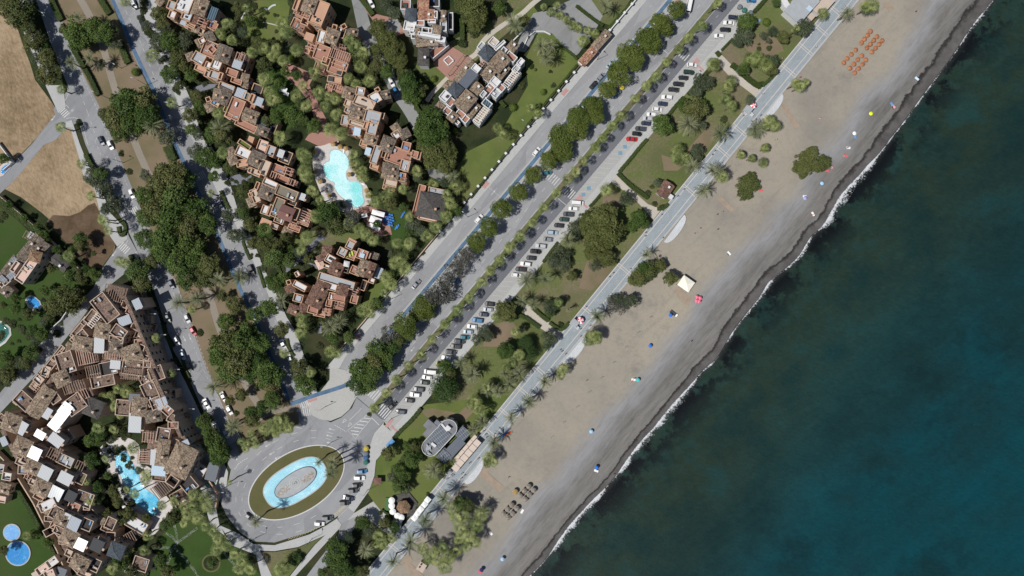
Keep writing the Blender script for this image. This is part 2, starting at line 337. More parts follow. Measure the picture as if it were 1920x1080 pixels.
def BVi(x,y): 
    dx,dy=x-955,y-465; return (.6455*dx-.7638*dy,.7638*dx+.6455*dy)
def PR(s,u): return BV(s,176-.0155*s+u)
def bv(*q): return [BV(*p) for p in q]
# ================================================================ setting: ground, water, roads
F=4000
def big(name,P,z,m):
    mb=MB(); mb.add([(x,y,z) for x,y in P],[tuple(range(len(P)))]); o=mb.build(name,M[m]); tag(o,None,None,None,'structure'); return o
pa=W2(*PR(-3500,34)); pb=W2(*PR(3500,34))
mb=MB(); mb.prism([(-F,-F),pa,pb,(-F,F)],-3.0,0.0); tag(mb.build('ground',M['plant']),None,None,None,'structure')
shore=[(1905,-60),(1862,0),(1840,27),(1817,55),(1797,87),(1775,120),(1747,155),(1732,175),(1695,227),(1682,242),(1645,292),(1620,322),(1590,352),(1572,377),(1560,402),(1540,430),(1522,437),(1500,480),(1462,512),(1440,530),(1430,552),(1405,580),(1372,622),(1345,672),(1309,700),(1302,715),(1260,762),(1220,810),(1205,827),(1180,857),(1157,890),(1130,920),(1110,940),(1072,982),(1047,1015),(1022,1050),(992,1080),(940,1140)]
wetw=[(0,26),(160,24),(270,21),(430,17),(500,18),(560,20),(640,18),(725,15),(810,14),(905,11),(1000,12),(1080,13)]
def wet_at(y):
    return float(np.interp(y,[a for a,b in wetw],[b for a,b in wetw]))*S
# resample shoreline
sp=[Vector(W2(x,y,-1)) for x,y in shore]
res=[]; 
for i in range(len(sp)-1):
    n=max(1,int((sp[i+1]-sp[i]).length/2.0))
    for k in range(n): res.append(sp[i].lerp(sp[i+1],k/n))
res.append(sp[-1])
for _ in range(3): res=[res[0]]+[(res[i-1]+res[i]*2+res[i+1])/4 for i in range(1,len(res)-1)]+[res[-1]]
ud=Vector((-.6455,-.7638)).normalized()   # heading down along the shore
nin=Vector((-.7638,.6455))                # inland
res=[res[0]-ud*k for k in (3000,1200,400,120,40)]+res+[res[-1]+ud*k for k in (40,120,400,1200,3000)]
def ribbon(name,vals,zf,mat,attrs):
    vs=[];dm=[];wr=[]
    for p in res:
        yp=540-p.y/S; w=wet_at(yp)
        for v in vals:
            q=p+nin*v; vs.append((q.x,q.y,zf(v))); dm.append(v); wr.append(v/w)
    n=len(vals); fs=[(i*n+j,i*n+j+1,(i+1)*n+j+1,(i+1)*n+j) for i in range(len(res)-1) for j in range(n-1)]
    me=bpy.data.meshes.new(name); me.from_pydata(vs,[],fs); me.materials.append(mat)
    a=me.attributes.new('dm','FLOAT','POINT'); a.data.foreach_set('value',dm)
    a=me.attributes.new('wr','FLOAT','POINT'); a.data.foreach_set('value',wr)
    for p in me.polygons: p.use_smooth=True
    o=link(name,me); tag(o,None,None,None,'structure'); return o
ribbon('beach',[-30,-8,-4,-2,-1,0,1,2,3,4,5,6,8,10,14,18,24,32,45,60,80,100,125],lambda v: -1.0+(v*.045 if v>0 else v*.12) if v<18 else min(-.2,-1+.81+(v-18)*.004)*1.0, M['beach'],None)
ribbon('sea',[-F,-1500,-600,-300,-200,-150,-110,-80,-60,-45,-30,-20,-12,-8,-5,-3,-1,0,.6],lambda v:-1.0+.004, M['sea'],None)
# foam ribbon, width in px along shore (y -> w)
fw=[(-60,2),(0,3),(30,4),(60,2.2),(110,.8),(150,3),(165,.6),(215,2),(235,.5),(285,2),(310,9),(345,8),(370,11),(400,12),(425,5),(440,1.5),(465,4),(485,2.5),(510,1),(530,8),(555,5),(575,2),(610,1),(690,1.5),(715,3),(745,9),(775,9),(800,5),(820,9),(850,8),(880,4),(905,2),(930,4),(955,7),(990,8),(1015,6),(1040,2),(1060,1.5),(1080,2.5),(1140,2)]
vs=[];ed=[]
prof=[(-.65,0),(-.35,.35),(-.1,.55),(.12,1.0),(.22,.95),(.34,0)]
core=res[5:-5]
for p in core:
    yp=540-p.y/S; w=float(np.interp(yp,[a for a,b in fw],[b for a,b in fw]))*S*1.5+.45
    off=-.4
    for t_,e in prof:
        q=p+nin*(off+t_*w); vs.append((q.x,q.y,-.96)); ed.append(e*min(1.2,.42+w*.32))
n=len(prof); fs=[(i*n+j,i*n+j+1,(i+1)*n+j+1,(i+1)*n+j) for i in range(len(core)-1) for j in range(n-1)]
me=bpy.data.meshes.new('surf_foam'); me.from_pydata(vs,[],fs); me.materials.append(M['foam'])
a=me.attributes.new('edge','FLOAT','POINT'); a.data.foreach_set('value',ed); tag(link('surf_foam',me),None,None,None,'structure')
# ---------------------------------------------------------------- ground zones
struct('dry_field',[(-60,-60),(12,-10),(30,45),(45,90),(55,115),(66,150),(85,175),(106,205),(108,214),(60,268),(0,330),(-60,380)],.03,'straw')
struct('dry_field',[(88,262),(118,230),(134,245),(146,270),(160,300),(172,330),(182,355),(188,380),(195,420),(205,440),(216,458),(214,470),(188,503),(172,500),(150,470),(112,430),(80,400),(40,370),(5,352)],.034,'straw')
struct('scrub_ground',[(88,415),(100,403),(130,405),(150,398),(165,385),(178,380),(188,400),(200,432),(216,458),(212,472),(190,502),(172,503),(150,478),(120,450)],.05,'scrub')
struct('villa_lawn',[(-60,380),(0,388),(30,410),(90,470),(125,500),(168,535),(150,575),(100,610),(40,660),(-60,740)],.03,'lawnd')
struct('villa_lawn',[(-60,900),(0,850),(25,900),(60,970),(130,1085),(130,1140),(-60,1140)],.03,'lawnd')
struct('resort_lawn',[(485,0),(545,0),(540,40),(532,80),(520,110),(500,100),(470,95),(450,70),(448,30),(470,5)],.04,'lawn')
struct('path',band(smooth([(496,15),(502,19),(509,11),(517,9)],2),3),.1,'apron'); struct('path',band(smooth([(453,36),(455,27),(462,22),(468,20)],2),2.5),.1,'apron'); struct('path',band(smooth([(493,42),(510,45),(526,50)],2),2),.1,'path')
struct('resort_lawn',[(500,120),(545,140),(560,200),(545,240),(520,250),(505,220),(498,160)],.044,'lawnd')
struct('resort_lawn',[(330,950),(345,955),(400,990),(450,1030),(490,1080),(500,1140),(270,1140),(285,1060),(300,1010),(318,980)],.05,'lawnd')
struct('resort_lawn',[(725,390),(770,400),(790,440),(760,470),(735,465),(725,430)],.044,'lawnd')
struct('resort_lawn',[(525,440),(660,425),(690,450),(620,480),(580,490),(540,470)],.044,'dry')
struct('resort_lawn',[(684,550),(735,500),(745,520),(715,560),(690,580),(680,570)],.044,'lawn')
struct('apartment_lawn',[(870,390),(985,258),(1090,120),(1075,95),(1035,55),(1010,60),(985,110),(990,160),(935,255),(875,285),(855,320),(865,360)],.04,'lawn')
struct('apartment_lawn',[(775,120),(800,100),(940,30),(960,-20),(1010,-20),(1000,20),(930,80),(900,105),(880,130),(830,165),(800,150)],.04,'dry')
struct('apartment_lawn',[(1070,-30),(1200,-30),(1150,50),(1110,35),(1075,10)],.044,'dry')
struct('apartment_lawn',[(965,20),(995,5),(1010,25),(985,50),(960,60)],.047,'lawn')
# seaside gardens between bays and promenade
def prt(s,u): return PR(s,u)
struct('seaside_garden',bv((-290,66),(-100,66),(60,66),(90,66))+[PR(90,0),PR(-60,0),PR(-290,0)],.03,'dry')
struct('seaside_garden',bv((90,66),(285,66))+[PR(285,0),PR(90,0)],.034,'dry')
struct('seaside_garden',bv((285,66),(455,66))+[PR(455,0),PR(285,0)],.038,'dry')
struct('seaside_garden',bv((455,66),(700,66))+[PR(700,0),PR(455,0)],.042,'dry')
struct('seaside_garden',[(728,832),(790,765),(800,758),(960,740),(905,830),(800,935),(752,975),(716,960),(700,940),(690,925),(703,892),(707,855)],.046,'lawn')
struct('seaside_garden',[(655,985),(690,975),(735,1008),(775,985),(700,1090),(620,1140),(575,1140),(610,1080),(645,1015)],.05,'plant')
struct('bare_ground',[(1390,62),(1430,62),(1460,75),(1470,95),(1440,110),(1400,95)],.06,'dirt')
struct('bare_ground',[(1240,290),(1270,300),(1330,235),(1355,235),(1330,275),(1270,320),(1245,320)],.06,'dirt')
struct('bare_ground',[(1100,490),(1140,480),(1150,520),(1110,545),(1085,540)],.06,'dirt')
struct('bare_ground',[(790,770),(810,765),(860,775),(880,755),(900,760),(870,790),(830,785),(800,782)],.06,'dirt')
struct('bare_ground',[(1130,360),(1160,355),(1170,380),(1130,420)],.06,'dirt')
struct('bare_ground',[(915,610),(960,600),(975,625),(940,650),(905,650)],.062,'dirt')
# avenue central reservation
med=[(97,-30),(203,-30),(215,20),(240,80),(262,130),(285,175),(330,275),(352,320),(400,420),(443,533),(475,598),(502,660),(537,740),(548,755),(560,775),(560,797),(510,822),(465,842),(448,850),(425,777),(387,690),(360,615),(335,540),(300,470),(255,370),(217,277),(185,197),(130,87)]
struct('central_reservation',med,.09,'dirt',-.1)
struct('path',band(smooth([(140,-20),(172,35),(190,75),(205,130),(219,178),(235,220),(262,290),(285,340),(340,440),(392,545),(410,615),(440,680),(468,735),(490,765)],2),13),.12,'patht')
struct('path',band(smooth([(480,790),(500,775),(530,768),(562,762)],2),9),.13,'patht')
# roads
struct('road',[(55,-40),(97,-40),(130,87),(185,197),(217,277),(255,370),(300,470),(335,540),(360,615),(387,690),(425,777),(450,850),(432,880),(390,790),(350,700),(325,657),(300,577),(287,540),(262,480),(237,425),(205,370),(178,310),(160,270),(127,160),(95,80)],.060,'roadL')
struct('road',[(202,-40),(258,-40),(262,12),(285,65),(305,110),(325,170),(345,225),(390,320),(410,365),(437,410),(457,455),(475,490),(500,543),(530,635),(547,677),(575,735),(590,790),(545,800),(537,740),(502,660),(475,598),(443,533),(400,420),(350,315),(327,270),(282,162),(250,107),(225,40)],.064,'roadL')
struct('road',[(130,165),(155,225),(126,240),(105,262),(82,272),(30,335),(-60,420),(-60,385),(0,332),(60,270),(104,214),(100,205)],.068,'roadL')
struct('road',[(240,440),(262,480),(250,500),(225,520),(187,550),(150,602),(75,695),(0,775),(-60,840),(-60,790),(0,737),(100,615),(175,540),(193,502),(222,460)],.072,'roadL')
rbo=[(436,866),(440,856),(465,842),(510,822),(560,797),(575,770),(620,792),(640,783),(660,765),BV(-399,-38),BV(-399,30),(700,815),(696,835),(692,860),(682,907),(652,950),(634,967),(606,985),(580,997),(515,1017),(475,1015),(447,995),(425,967),(413,940),(428,905)]
struct('road',rbo,.076,'roadL')
struct('road',bv((760,-103),(760,-77),(-345,-77),(-372,-84),(-378,-98),(-350,-103)),.060,'road')
struct('road',bv((760,-38),(760,-5),(-398,-5),(-398,-38)),.080,'road')
struct('road',bv((760,5),(760,30),(-400,30),(-400,5)),.084,'road2')
struct('road',[(634,966),(652,950),(664,958),(668,985),(650,1010),(600,1080),(575,1140),(530,1140),(590,1060),(636,1000)],.060,'roadL')
struct('road',smooth([(655,-20),(680,-20),(693,45),(712,90),(735,125),(755,165),(775,195),(790,225),(775,245),(760,215),(735,180),(715,140),(690,110),(672,60)],1),.06,'drive')
struct('driveway',[(675,-10),(690,-10),(700,25),(720,30),(745,35),(760,62),(735,70),(720,60),(718,40),(700,40),(686,20)],.075,'patio')
struct('driveway',smooth([(724,40),(740,32),(752,42),(750,60),(735,66),(724,55)],2),.09,'drive')
struct('driveway',[(975,72),(1000,25),(1022,20),(1070,0),(1078,-20),(1095,-20),(1130,30),(1120,50),(1085,100),(1075,108),(1035,62),(1005,62),(985,98),(965,95)],.06,'drive')
struct('driveway',[(800,315),(830,318),(845,330),(825,340),(805,330)],.06,'drive')
# bays and pavements (raised slabs)
struct('parking_bay',bv((760,30),(760,52),(-405,52),(-400,30)),.088,'pave2')
struct('pavement',bv((760,52),(760,66),(-470,66),(-480,52),(-430,31),(-405,31),(-405,52)),.19,'pave',-.2)
struct('pavement',bv((760,-117),(760,-103),(-350,-103),(-378,-98),(-395,-117)),.19,'pave',-.2)
struct('parking_strip',bv((760,-77),(760,-38),(-330,-38),(-345,-77)),.10,'pave2',-.2)
struct('bicycle_lane',bv((760,-73.5),(760,-66.5),(-330,-66.5),(-330,-73.5)),.115,'blue',.05)
struct('plaza',[(571,748),(596,740),(618,712),BV(-385,-115),BV(-378,-97),BV(-372,-84),BV(-345,-77),BV(-330,-38),BV(-395,-38),(668,745),(655,768),(640,781),(620,789),(600,786),(585,778)],.175,'plaza',-.2)
struct('bicycle_lane',band(smooth([(545,757),(562,752),(590,741),(620,732),(650,722),(664,712),(676,697)],2),7.5),.187,'blue',.1)
struct('bicycle_lane',band([(204,-30),(211,0),(228,38),(250,92),(268,130),(286,166),(330,273),(352,320),(400,420),(446,533),(478,598),(504,660),(530,722),(541,750)],7),.105,'blue',.05)
struct('median_verge',bv((760,-5),(760,5),(-395,5),(-398,0),(-395,-5)),.19,'dry',-.2)
struct('pavement',[(95,160),(118,160),(124,200),(110,212),(88,165),(70,120),(40,50),(30,-30),(62,-30),(60,50),(88,115)],.18,'pavel',-.2)
struct('pavement',[(115,232),(135,225),(150,270),(162,300),(178,330),(190,355),(208,400),(232,425),(240,448),(220,462),(205,440),(188,400),(176,350),(157,330),(150,300),(134,245)],.18,'pavel',-.2)
struct('pavement',[(244,488),(262,495),(287,560),(300,600),(325,672),(350,720),(390,805),(428,885),(424,920),(405,950),(412,985),(430,1010),(395,985),(372,900),(360,840),(330,760),(300,670),(282,620),(262,560),(245,520)],.18,'pave',-.2)
struct('pavement',[(262,-30),(292,-30),(298,50),(337,140),(357,185),(382,245),(430,340),(445,390),(475,450),(493,500),(507,527),(538,595),(555,622),(570,667),(590,715),(596,740),(573,745),(547,677),(530,635),(500,543),(475,490),(457,455),(437,410),(410,365),(390,320),(345,225),(325,170),(305,110),(285,65),(264,12)],.18,'pavel',-.2)
struct('pavement',[(696,835),(700,820),(720,790),BV(-455,66),(735,820),(706,855),(702,892),(692,920),(664,960),(652,951),(682,907),(692,860)],.184,'pavel',-.2)
struct('pavement',[BV(-425,33),BV(-405,31),BV(-405,52),BV(-462,64),(718,826),(704,842),(697,835),(700,822)],.186,'plaza',-.2)
struct('pavement',[(413,985),(447,1000),(475,1020),(515,1022),(580,1002),(612,985),(632,972),(640,983),(637,990),(600,1030),(545,1090),(510,1140),(500,1140),(540,1085),(590,1022),(610,1003),(560,1025),(515,1033),(488,1032),(510,1080),(520,1140),(505,1140),(480,1040),(430,1020)],.18,'pavel',-.2)
struct('lawn_triangle',[(490,1034),(515,1035),(560,1027),(608,1004),(588,1022),(538,1085),(522,1095),(505,1075)],.16,'dry',-.1)
struct('path',[(652,975),(664,962),(700,940),(716,960),(740,965),(755,975),(750,1000),(735,1008),(700,980),(690,975),(680,980),(664,970)],.11,'plaza',-.2)
# island + fountain pool
def ell(cx,cy,a,b,ang,n=64,pw=2.0):
    out=[]
    for k in range(n):
        t=2*math.pi*k/n; c,s=math.cos(t),math.sin(t)
        x=a*abs(c)**(2/pw)*(1 if c>0 else -1); y=b*abs(s)**(2/pw)*(1 if s>0 else -1)
        ca,sa=math.cos(R(ang)),math.sin(R(ang)); out.append((cx+x*ca-y*sa,cy+x*sa+y*ca))
    return out
struct('island_kerb',ell(556,904.5,100,57,-31),.22,'white',-.1); struct('island_verge',ell(556,904.5,98,55,-31),.24,'isl',.1)
struct('fountain_rim',ell(554,904,64.5,35,-31,64,2.6),.42,'kerb',.1); struct('fountain_pool',ell(554,904,62.5,33,-31,64,2.6),.43,'pool5',.2)
struct('fountain_island',ell(555,904,45,19.5,-33,64,2.2),.62,'sd',.2); struct('fountain_island_top',ell(555,904,43.5,18.3,-33,64,2.2),.66,'gr',.2)
for (x,y) in ((578,893),(532,918)): struct('pebble_bed',smooth([(x-12,y+7),(x-2,y-7),(x+12,y-12),(x+13,y),(x+3,y+8),(x-10,y+13)],2),.69,'rock',.5)
# ---------------------------------------------------------------- promenade
def prs(name,s0,s1,u0,u1,z,m,n=24,z0=None):
    a=[PR(s0+(s1-s0)*k/n,u0) for k in range(n+1)]; b=[PR(s1-(s1-s0)*k/n,u1) for k in range(n+1)]
    return struct(name,a+b,z,m,z0)
prs('promenade',-1200,1500,0,33.5,.20,'prom',24,-.5)
prs('promenade_wall',-1200,1500,33.5,36.8,.34,'pavel',24,-1.2)
mb=MB()
for u,w in ((1.2,1.3),(8,1.1),(26,1.1)): bandf(mb,[PR(-1200+2700*k/60,u) for k in range(61)],w,.206)
bars=[(1560,15),(1545,62),(1509,92),(1478,132),(1385,243),(1352,282),(1290,355),(1170,505),(1105,585),(1015,697),(985,737),(948,775),(920,812),(828,920),(745,1032),(1590,-30)]
for x,y in bars:
    s,_=BVi(x,y)
    for ds in (-2.2,2.2): bandf(mb,[PR(s+ds,1),PR(s+ds,33)],1.0,.208)
tag(mb.build('promenade_bands',M['cream']),None,None,None,'structure')
for (x0,y0),(x1,y1),bg in (((1282,405),(1247,452),13),((1095,632),(1057,678),14),((903,859),(872,904),14),((1465,178),(1432,220),12),((1585,-8),(1560,25),0)):
    if not bg: continue
    a=Vector((x0,y0));b=Vector((x1,y1)); mid=(a+b)/2; h=(b-a)/2; n=Vector((.7638,.6455)); pts=[]
    for k in range(25):
        t=math.pi*k/24; pts.append(tuple(mid+h*(-math.cos(t))*1.08-n*1.0+n*bg*math.sin(t)**.8))
    struct('viewing_apron',pts,.30,'apron',-1.1)
# paths across the gardens
struct('path',[(1340,103),(1350,100),(1362,112),(1392,143),(1424,167),(1432,172),(1420,184),(1412,178),(1395,165),(1372,148),(1350,124)],.10,'path')
struct('path',[(1142,334),(1156,328),(1180,352),(1215,383),(1240,392),(1225,412),(1198,382),(1180,364),(1150,345)],.10,'path')
struct('path',[(980,575),(990,570),(1010,590),(1040,612),(1052,622),(1060,620),(1046,636),(1030,626),(1008,612),(985,592)],.10,'path')
# resort paths & patios
struct('path',[(520,110),(545,120),(590,140),(580,160),(600,200),(620,240),(640,262),(600,275),(572,262),(590,235),(585,200),(560,165),(530,140)],.09,'patio')
struct('path',[(516,438),(612,440),(612,446),(600,452),(585,470),(562,492),(545,505),(530,520),(522,515),(540,495),(562,478),(585,455),(600,440)][2:],.09,'pathg')
struct('path',[(565,480),(580,492),(602,500),(600,506),(575,498),(560,488)],.095,'pathg')
struct('path',[(380,158),(412,158),(400,165),(358,178),(355,168)],.2,'pathg')
struct('path',[(425,332),(470,322),(478,328),(455,345),(435,350)],.2,'pathg')
struct('path',band(smooth([(1035,-20),(1000,5),(975,30),(945,45),(905,75),(895,100),(880,110)],2),9),.1,'path')
struct('path',band(smooth([(840,145),(825,160),(810,175),(800,190)],2),8),.1,'path')
struct('path',band(smooth([(598,545),(596,570),(598,600),(600,625)],2),7),.1,'pathg')
struct('patio',[(845,86),(872,103),(905,130),(845,152),(812,120)],.35,'patio')
struct('patio',[(650,380),(700,388),(725,395),(735,440),(700,445),(678,405)],.14,'patio')
mb=MB(); rs=random.Random(5)
for P in ([(1330,830),(1400,780),(1480,720)],[(1330,830),(1325,760),(1308,700)],[(1325,825),(1290,780),(1245,760)],[(1290,880),(1250,860),(1185,875)],[(1330,830),(1290,880),(1275,960),(1220,1030)],[(1310,870),(1370,930),(1430,1000),(1490,1085)],[(1590,770),(1640,860),(1720,950),(1820,1065)]):
    Q=smooth([(x/4,810+y/4) for x,y in P],3)
    for a_,b_ in zip(Q[:-1],Q[1:]):
        A=Vector(a_);Bv=Vector(b_); L=(Bv-A).length; n=max(1,int(L/1.1)); d=(Bv-A).normalized(); p=Vector((-d.y,d.x))
        for k in range(n):
            for w_ in (-1.5,0,1.5): q=A.lerp(Bv,(k+.5)/n)+p*(w_+rs.uniform(-.5,.5)); mb.rect(*W2(*q),.16,.16,rs.random(),.05,.09) if rs.random()<.75 else None
tag(mb.build('stepping_stone_path',M['pavel']),None,None,None,'structure')
struct('path',ell(396,1056,17.5,17,0),.075,'isl'); struct('planting_bed',ell(396,1056,14.5,14,0),.085,'plant')
# pools
def poolt(deckpts,waterpts,wm,o,nm='pool',k=4.0,dm='deckp',z=.26):
    cv=lambda P:[(o[0]+x/k,o[1]+y/k) for x,y in P]
    if deckpts: struct('pool_deck',smooth(cv(deckpts),1,True),z,dm,-.1)
    wp=smooth(cv(waterpts),1,True); c=Vector((sum(p[0] for p in wp)/len(wp),sum(p[1] for p in wp)/len(wp)))
    rim=[tuple(c+(Vector(p)-c)*(1+2.2/max(6,(Vector(p)-c).length))) for p in wp]
    struct('pool_rim',rim,z+.06,'pavel',0); struct('pool_water',wp,z+.075,wm,.1)
poolt([(430,20),(500,15),(560,-10),(640,10),(720,30),(705,100),(720,200),(790,260),(845,330),(870,440),(800,475),(740,500),(640,510),(560,470),(520,440),(470,330),(425,200)],[(550,65),(600,35),(690,90),(700,170),(670,220),(690,285),(760,280),(800,320),(795,380),(820,440),(745,485),(680,420),(630,390),(585,320),(600,290),(540,270),(500,190),(520,140),(560,130)],'pool1',(480,270))
poolt([(740,130),(800,70),(900,35),(1000,50),(1060,110),(1040,240),(1130,260),(1180,330),(1200,420),(1320,560),(1240,680),(1140,790),(1090,760),(1060,640),(960,560),(900,480),(850,390),(790,260)],[(880,150),(920,138),(960,155),(990,230),(1040,290),(1050,370),(1100,430),(1200,500),(1180,560),(1185,610),(1150,635),(1100,590),(980,500),(940,400),(900,300),(865,240)],'pool2',(0,810))
poolt(None,[(92+58*math.cos(t*.3927),752+58*math.sin(t*.3927)) for t in range(16)],'pool6',(0,810))
poolt(None,[(138+88*math.cos(t*.3927),908+88*math.sin(t*.3927)) for t in range(16)],'pool3',(0,810),z=.27)
poolt([(265,965),(360,910),(490,1020),(440,1110),(360,1100)],[(320,950),(365,925),(470,1010),(420,1085),(320,1010)],'pool3',(0,400),k=6.0)
poolt([(-60,300),(0,225),(110,322),(25,440),(-60,440)],[(-60,300),(0,245),(92,322),(18,420),(-60,420)],'pool4',(0,540))
poolt([(1515,400),(1540,340),(1560,380),(1650,320),(1620,435),(1530,415)],[(1545,375),(1640,325),(1612,420),(1550,405)],'pool4',(0,810),z=1.2)
poolt([(-30,205),(60,115),(110,150),(0,265)],[(10,190),(60,150),(90,160),(20,235)],'pool3',(0,270))
# ---------------------------------------------------------------- painted markings
mb=MB(); zr=.098
for t in (-21.5,): dash(mb,BV(-380,t),BV(760,t),.55,9,16,zr)
bandf(mb,[BV(-395,-6.6),BV(760,-6.6)],.55,zr); bandf(mb,[BV(-330,-37),BV(760,-37)],.45,zr)
dash(mb,BV(-380,17.5),BV(760,17.5),.5,6,14,zr)
bandf(mb,[BV(-380,6.6),BV(760,6.6)],.5,zr); dash(mb,BV(-400,30.2),BV(760,30.2),.45,3,3,zr)
dash(mb,BV(-340,-90),BV(760,-90),.35,5,40,zr-.02)
bandf(mb,[BV(-330,-65.8),BV(760,-65.8)],.4,.12); bandf(mb,[BV(-330,-74),BV(760,-74)],.5,.122)
# parking bay dividers
for k in range(0,92):
    s=-390+k*11.6; a=BV(s,33); bandf(mb,[a,(a[0]+19,a[1]+1.6)],.35,.100)
def zebra(c,ang,n,L,w,gap,z=None):
    d=Vector((math.cos(R(ang)),math.sin(R(ang)))); p=Vector((-d.y,d.x)); c=Vector(c)
    for k in range(n):
        q=c+p*((k-(n-1)/2)*(w+gap)); bandf(mb,[tuple(q-d*L/2),tuple(q+d*L/2)],w,zr if z is None else z)
al=-49.8
zebra(BV(-372,-21.5),al,6,21,1.9,3.0); zebra(BV(-386,18),al,5,21,1.9,2.8)
zebra(BV(152,-22),al,5,17,1.6,3.2); zebra(BV(152,18),al,5,17,1.7,2.6); zebra(BV(487,17),al,4,15,1.6,3)
zebra((574,757),66,5,11,1.6,1.8,.192)
zebra((120,210),-42,5,14,1.7,2.2); zebra((233,465),-48,5,15,1.7,2.3); zebra((245,400),62,9,14,1.8,1.9)
zebra((370,333),62,9,14,1.8,1.9); zebra((438,821),62,8,14,1.6,1.7); zebra((573,771),80,5,18,1.5,2.2); zebra((562,764),80,4,14,1.3,2.0)
# lane lines on the avenue
def pl(P,w,on=None,off=None,z=zr):
    if on is None: bandf(mb,P,w,z); return
    for a,b in zip(P[:-1],P[1:]): dash(mb,a,b,w,on,off,z)
pl([(86,0),(112,70),(140,145),(165,212),(182,262)],.6,7,9); pl([(95,0),(150,135),(178,195),(200,250),(218,300),(240,350)],.55,4,4)
pl([(178,262),(212,345),(250,425)],.55,6,7); pl([(305,500),(345,600),(372,670),(400,735),(430,800)],.5,6,7); pl([(318,500),(357,600),(385,680),(408,740),(440,815)],.5,4,4)
pl([(236,20),(262,75),(290,145),(315,195)],.6,7,9); pl([(214,0),(230,38),(252,92),(270,130),(289,166)],.6); pl([(248,15),(276,75),(302,135),(345,230),(390,320)],.45,4,4)
pl([(333,275),(354,320)],.6); pl([(456,560),(482,620),(508,680),(530,725)],.5,5,6); pl([(458,465),(482,530),(515,600),(540,660)],.5,5,6)
pl([(448,533),(480,598),(506,660),(532,722)],.6)
pl([(360,300),(376,330),(420,420),(450,500)],.5,7,9)
# roundabout
def arc(a0,a1,k,n=24):
    out=[]
    for i in range(n+1):
        t=a0+(a1-a0)*i/n; x=(100*k[0])*math.cos(R(t)); y=(57*k[1])*math.sin(R(t)); ca,sa=math.cos(R(-31)),math.sin(R(-31)); out.append((556+x*ca-y*sa,904.5+x*sa+y*ca))
    return out
for k in ((1.11,1.26),(1.22,1.52)):
    P=arc(90,330,k,40)
    for i in range(0,40,3): bandf(mb,[P[i],P[i+1]],.6,zr)
pl([(440,880),(447,870),(458,862),(466,858)],1.2,2.6,1.8); pl([(628,797),(650,810)],1.0,2.4,1.6)
# hatched splitter island
A=[(679,790),(656,806)];  
pl([(694,772),(682,783),(652,807),(667,823),(677,808),(697,784)],.7)
for (x0,x1,y) in ((680,695,784),(675,690,790),(669,683,796),(664,680,802),(658,674,808),(660,672,814)): bandf(mb,[(x0,y-.6),(x1,y+1.2)],1.5,zr)
pl([(697,783),(711,797)],1.1); pl([(703,820),(712,806),(722,797)],.6); pl([(655,788),(672,772),(678,765)],.6)
def tri(c,a,L,w):
    d=Vector((math.cos(R(a)),math.sin(R(a)))); p=Vector((-d.y,d.x)); c=Vector(c)
    A=[c-d*L/2-p*w,c-d*L/2+p*w,c+d*L/2]
    for i in range(3): bandf(mb,[tuple(A[i]),tuple(A[(i+1)%3])],.8,zr)
tri((645,790),-48+180,9,2.4); tri((655,797),-48+180,9,2.4); tri((137,207),-20,5,1.6)
def arrow(c,a,L=12):
    d=Vector((math.cos(R(a)),math.sin(R(a)))); p=Vector((-d.y,d.x)); c=Vector(c)
    bandf(mb,[tuple(c-d*L/2),tuple(c+d*L*.15)],.8,zr); q=[c+d*L*.15-p*1.8,c+d*L*.15+p*1.8,c+d*L/2]
    mb.add([(*W2(*v),zr+.001) for v in q],[(0,1,2)])
for c,a in (((502,835),150),((510,850),150),((520,858),150),((618,830),188),((617,817),195),((622,805),195),((100,222),130),((214,476),130),(BV(-250,-28),130),(BV(-262,-16),130),((346,635),66),((356,632),66),((443,858),75),(BV(60,-90),-50)): arrow(c,a)
pl([(566,803),(552,800)],.7); pl([(120,193),(130,203)],.9); pl([(222,484),(228,488)],.8); pl([(240,382),(250,376)],.8); pl([(380,352),(392,347)],.8)
bandf(mb,bv((130,6),(130,29)),.8,zr); bandf(mb,bv((470,-37),(470,-6)),.7,zr); bandf(mb,bv((-130,5),(-130,5.4)),.5,zr)
bandf(mb,bv((62,-103),(62,-77)),.4,.079)
# kerb-side white edging
for P in ([(127,165),(129,178),(118,195),(108,210)],[(125,222),(145,220),(155,232),(162,262),(166,272)],[(240,445),(240,425)],[(240,450),(235,462)],[(228,490),(245,478),(258,472)]): bandf(mb,smooth(P,2),.7,.10)
tag(mb.build('road_markings',M['white']),None,None,None,'structure')
# blue wheelchair bays, yellow hatches, pink tactile strips
mb=MB()
for x,y in ((1172,275),(1163,287),(1104,353),(1094,365)): mb.rect(*W2(x,y),1.6,1.6,R(5),.09,.101)
for x,y in ((1370,60),(1355,72)): mb.rect(*W2(x+52,y-20),.9,2.2,R(-40),.09,.101)
tag(mb.build('wheelchair_bay_paint',colm('bay_paint_blue',(.13,.24,.33))),None,None,None,'structure')
mb=MB()
P=[(541,1008),(560,1004),(580,998),(595,990),(606,984)]
zz=[]; 
for k in range(26):
    t=k/25; x=541+65*t; y=1010-26*t**1.3; zz.append((x,y+(-1.4 if k%2 else 1.4)))
bandf(mb,zz,.7,.099)
for k in range(6):
    x=628+ k*3.4; y=965-k*2.9; bandf(mb,[(x-1.5,y-3),(x+4.5,y+1.2)],.5,.099); bandf(mb,[(x+3,y-4.5),(x+.5,y+2.6)],.5,.0995)
bandf(mb,[(625,966),(646,948)],.6,.1);bandf(mb,[(632,972),(652,953)],.6,.1)
tag(mb.build('yellow_kerb_hatching',M['yell']),None,None,None,'structure')
mb=MB()
def pk(c,L,w,a,z=.195): mb.rect(*W2(*c),L*S,w*S,R(-a),z-.02,z)
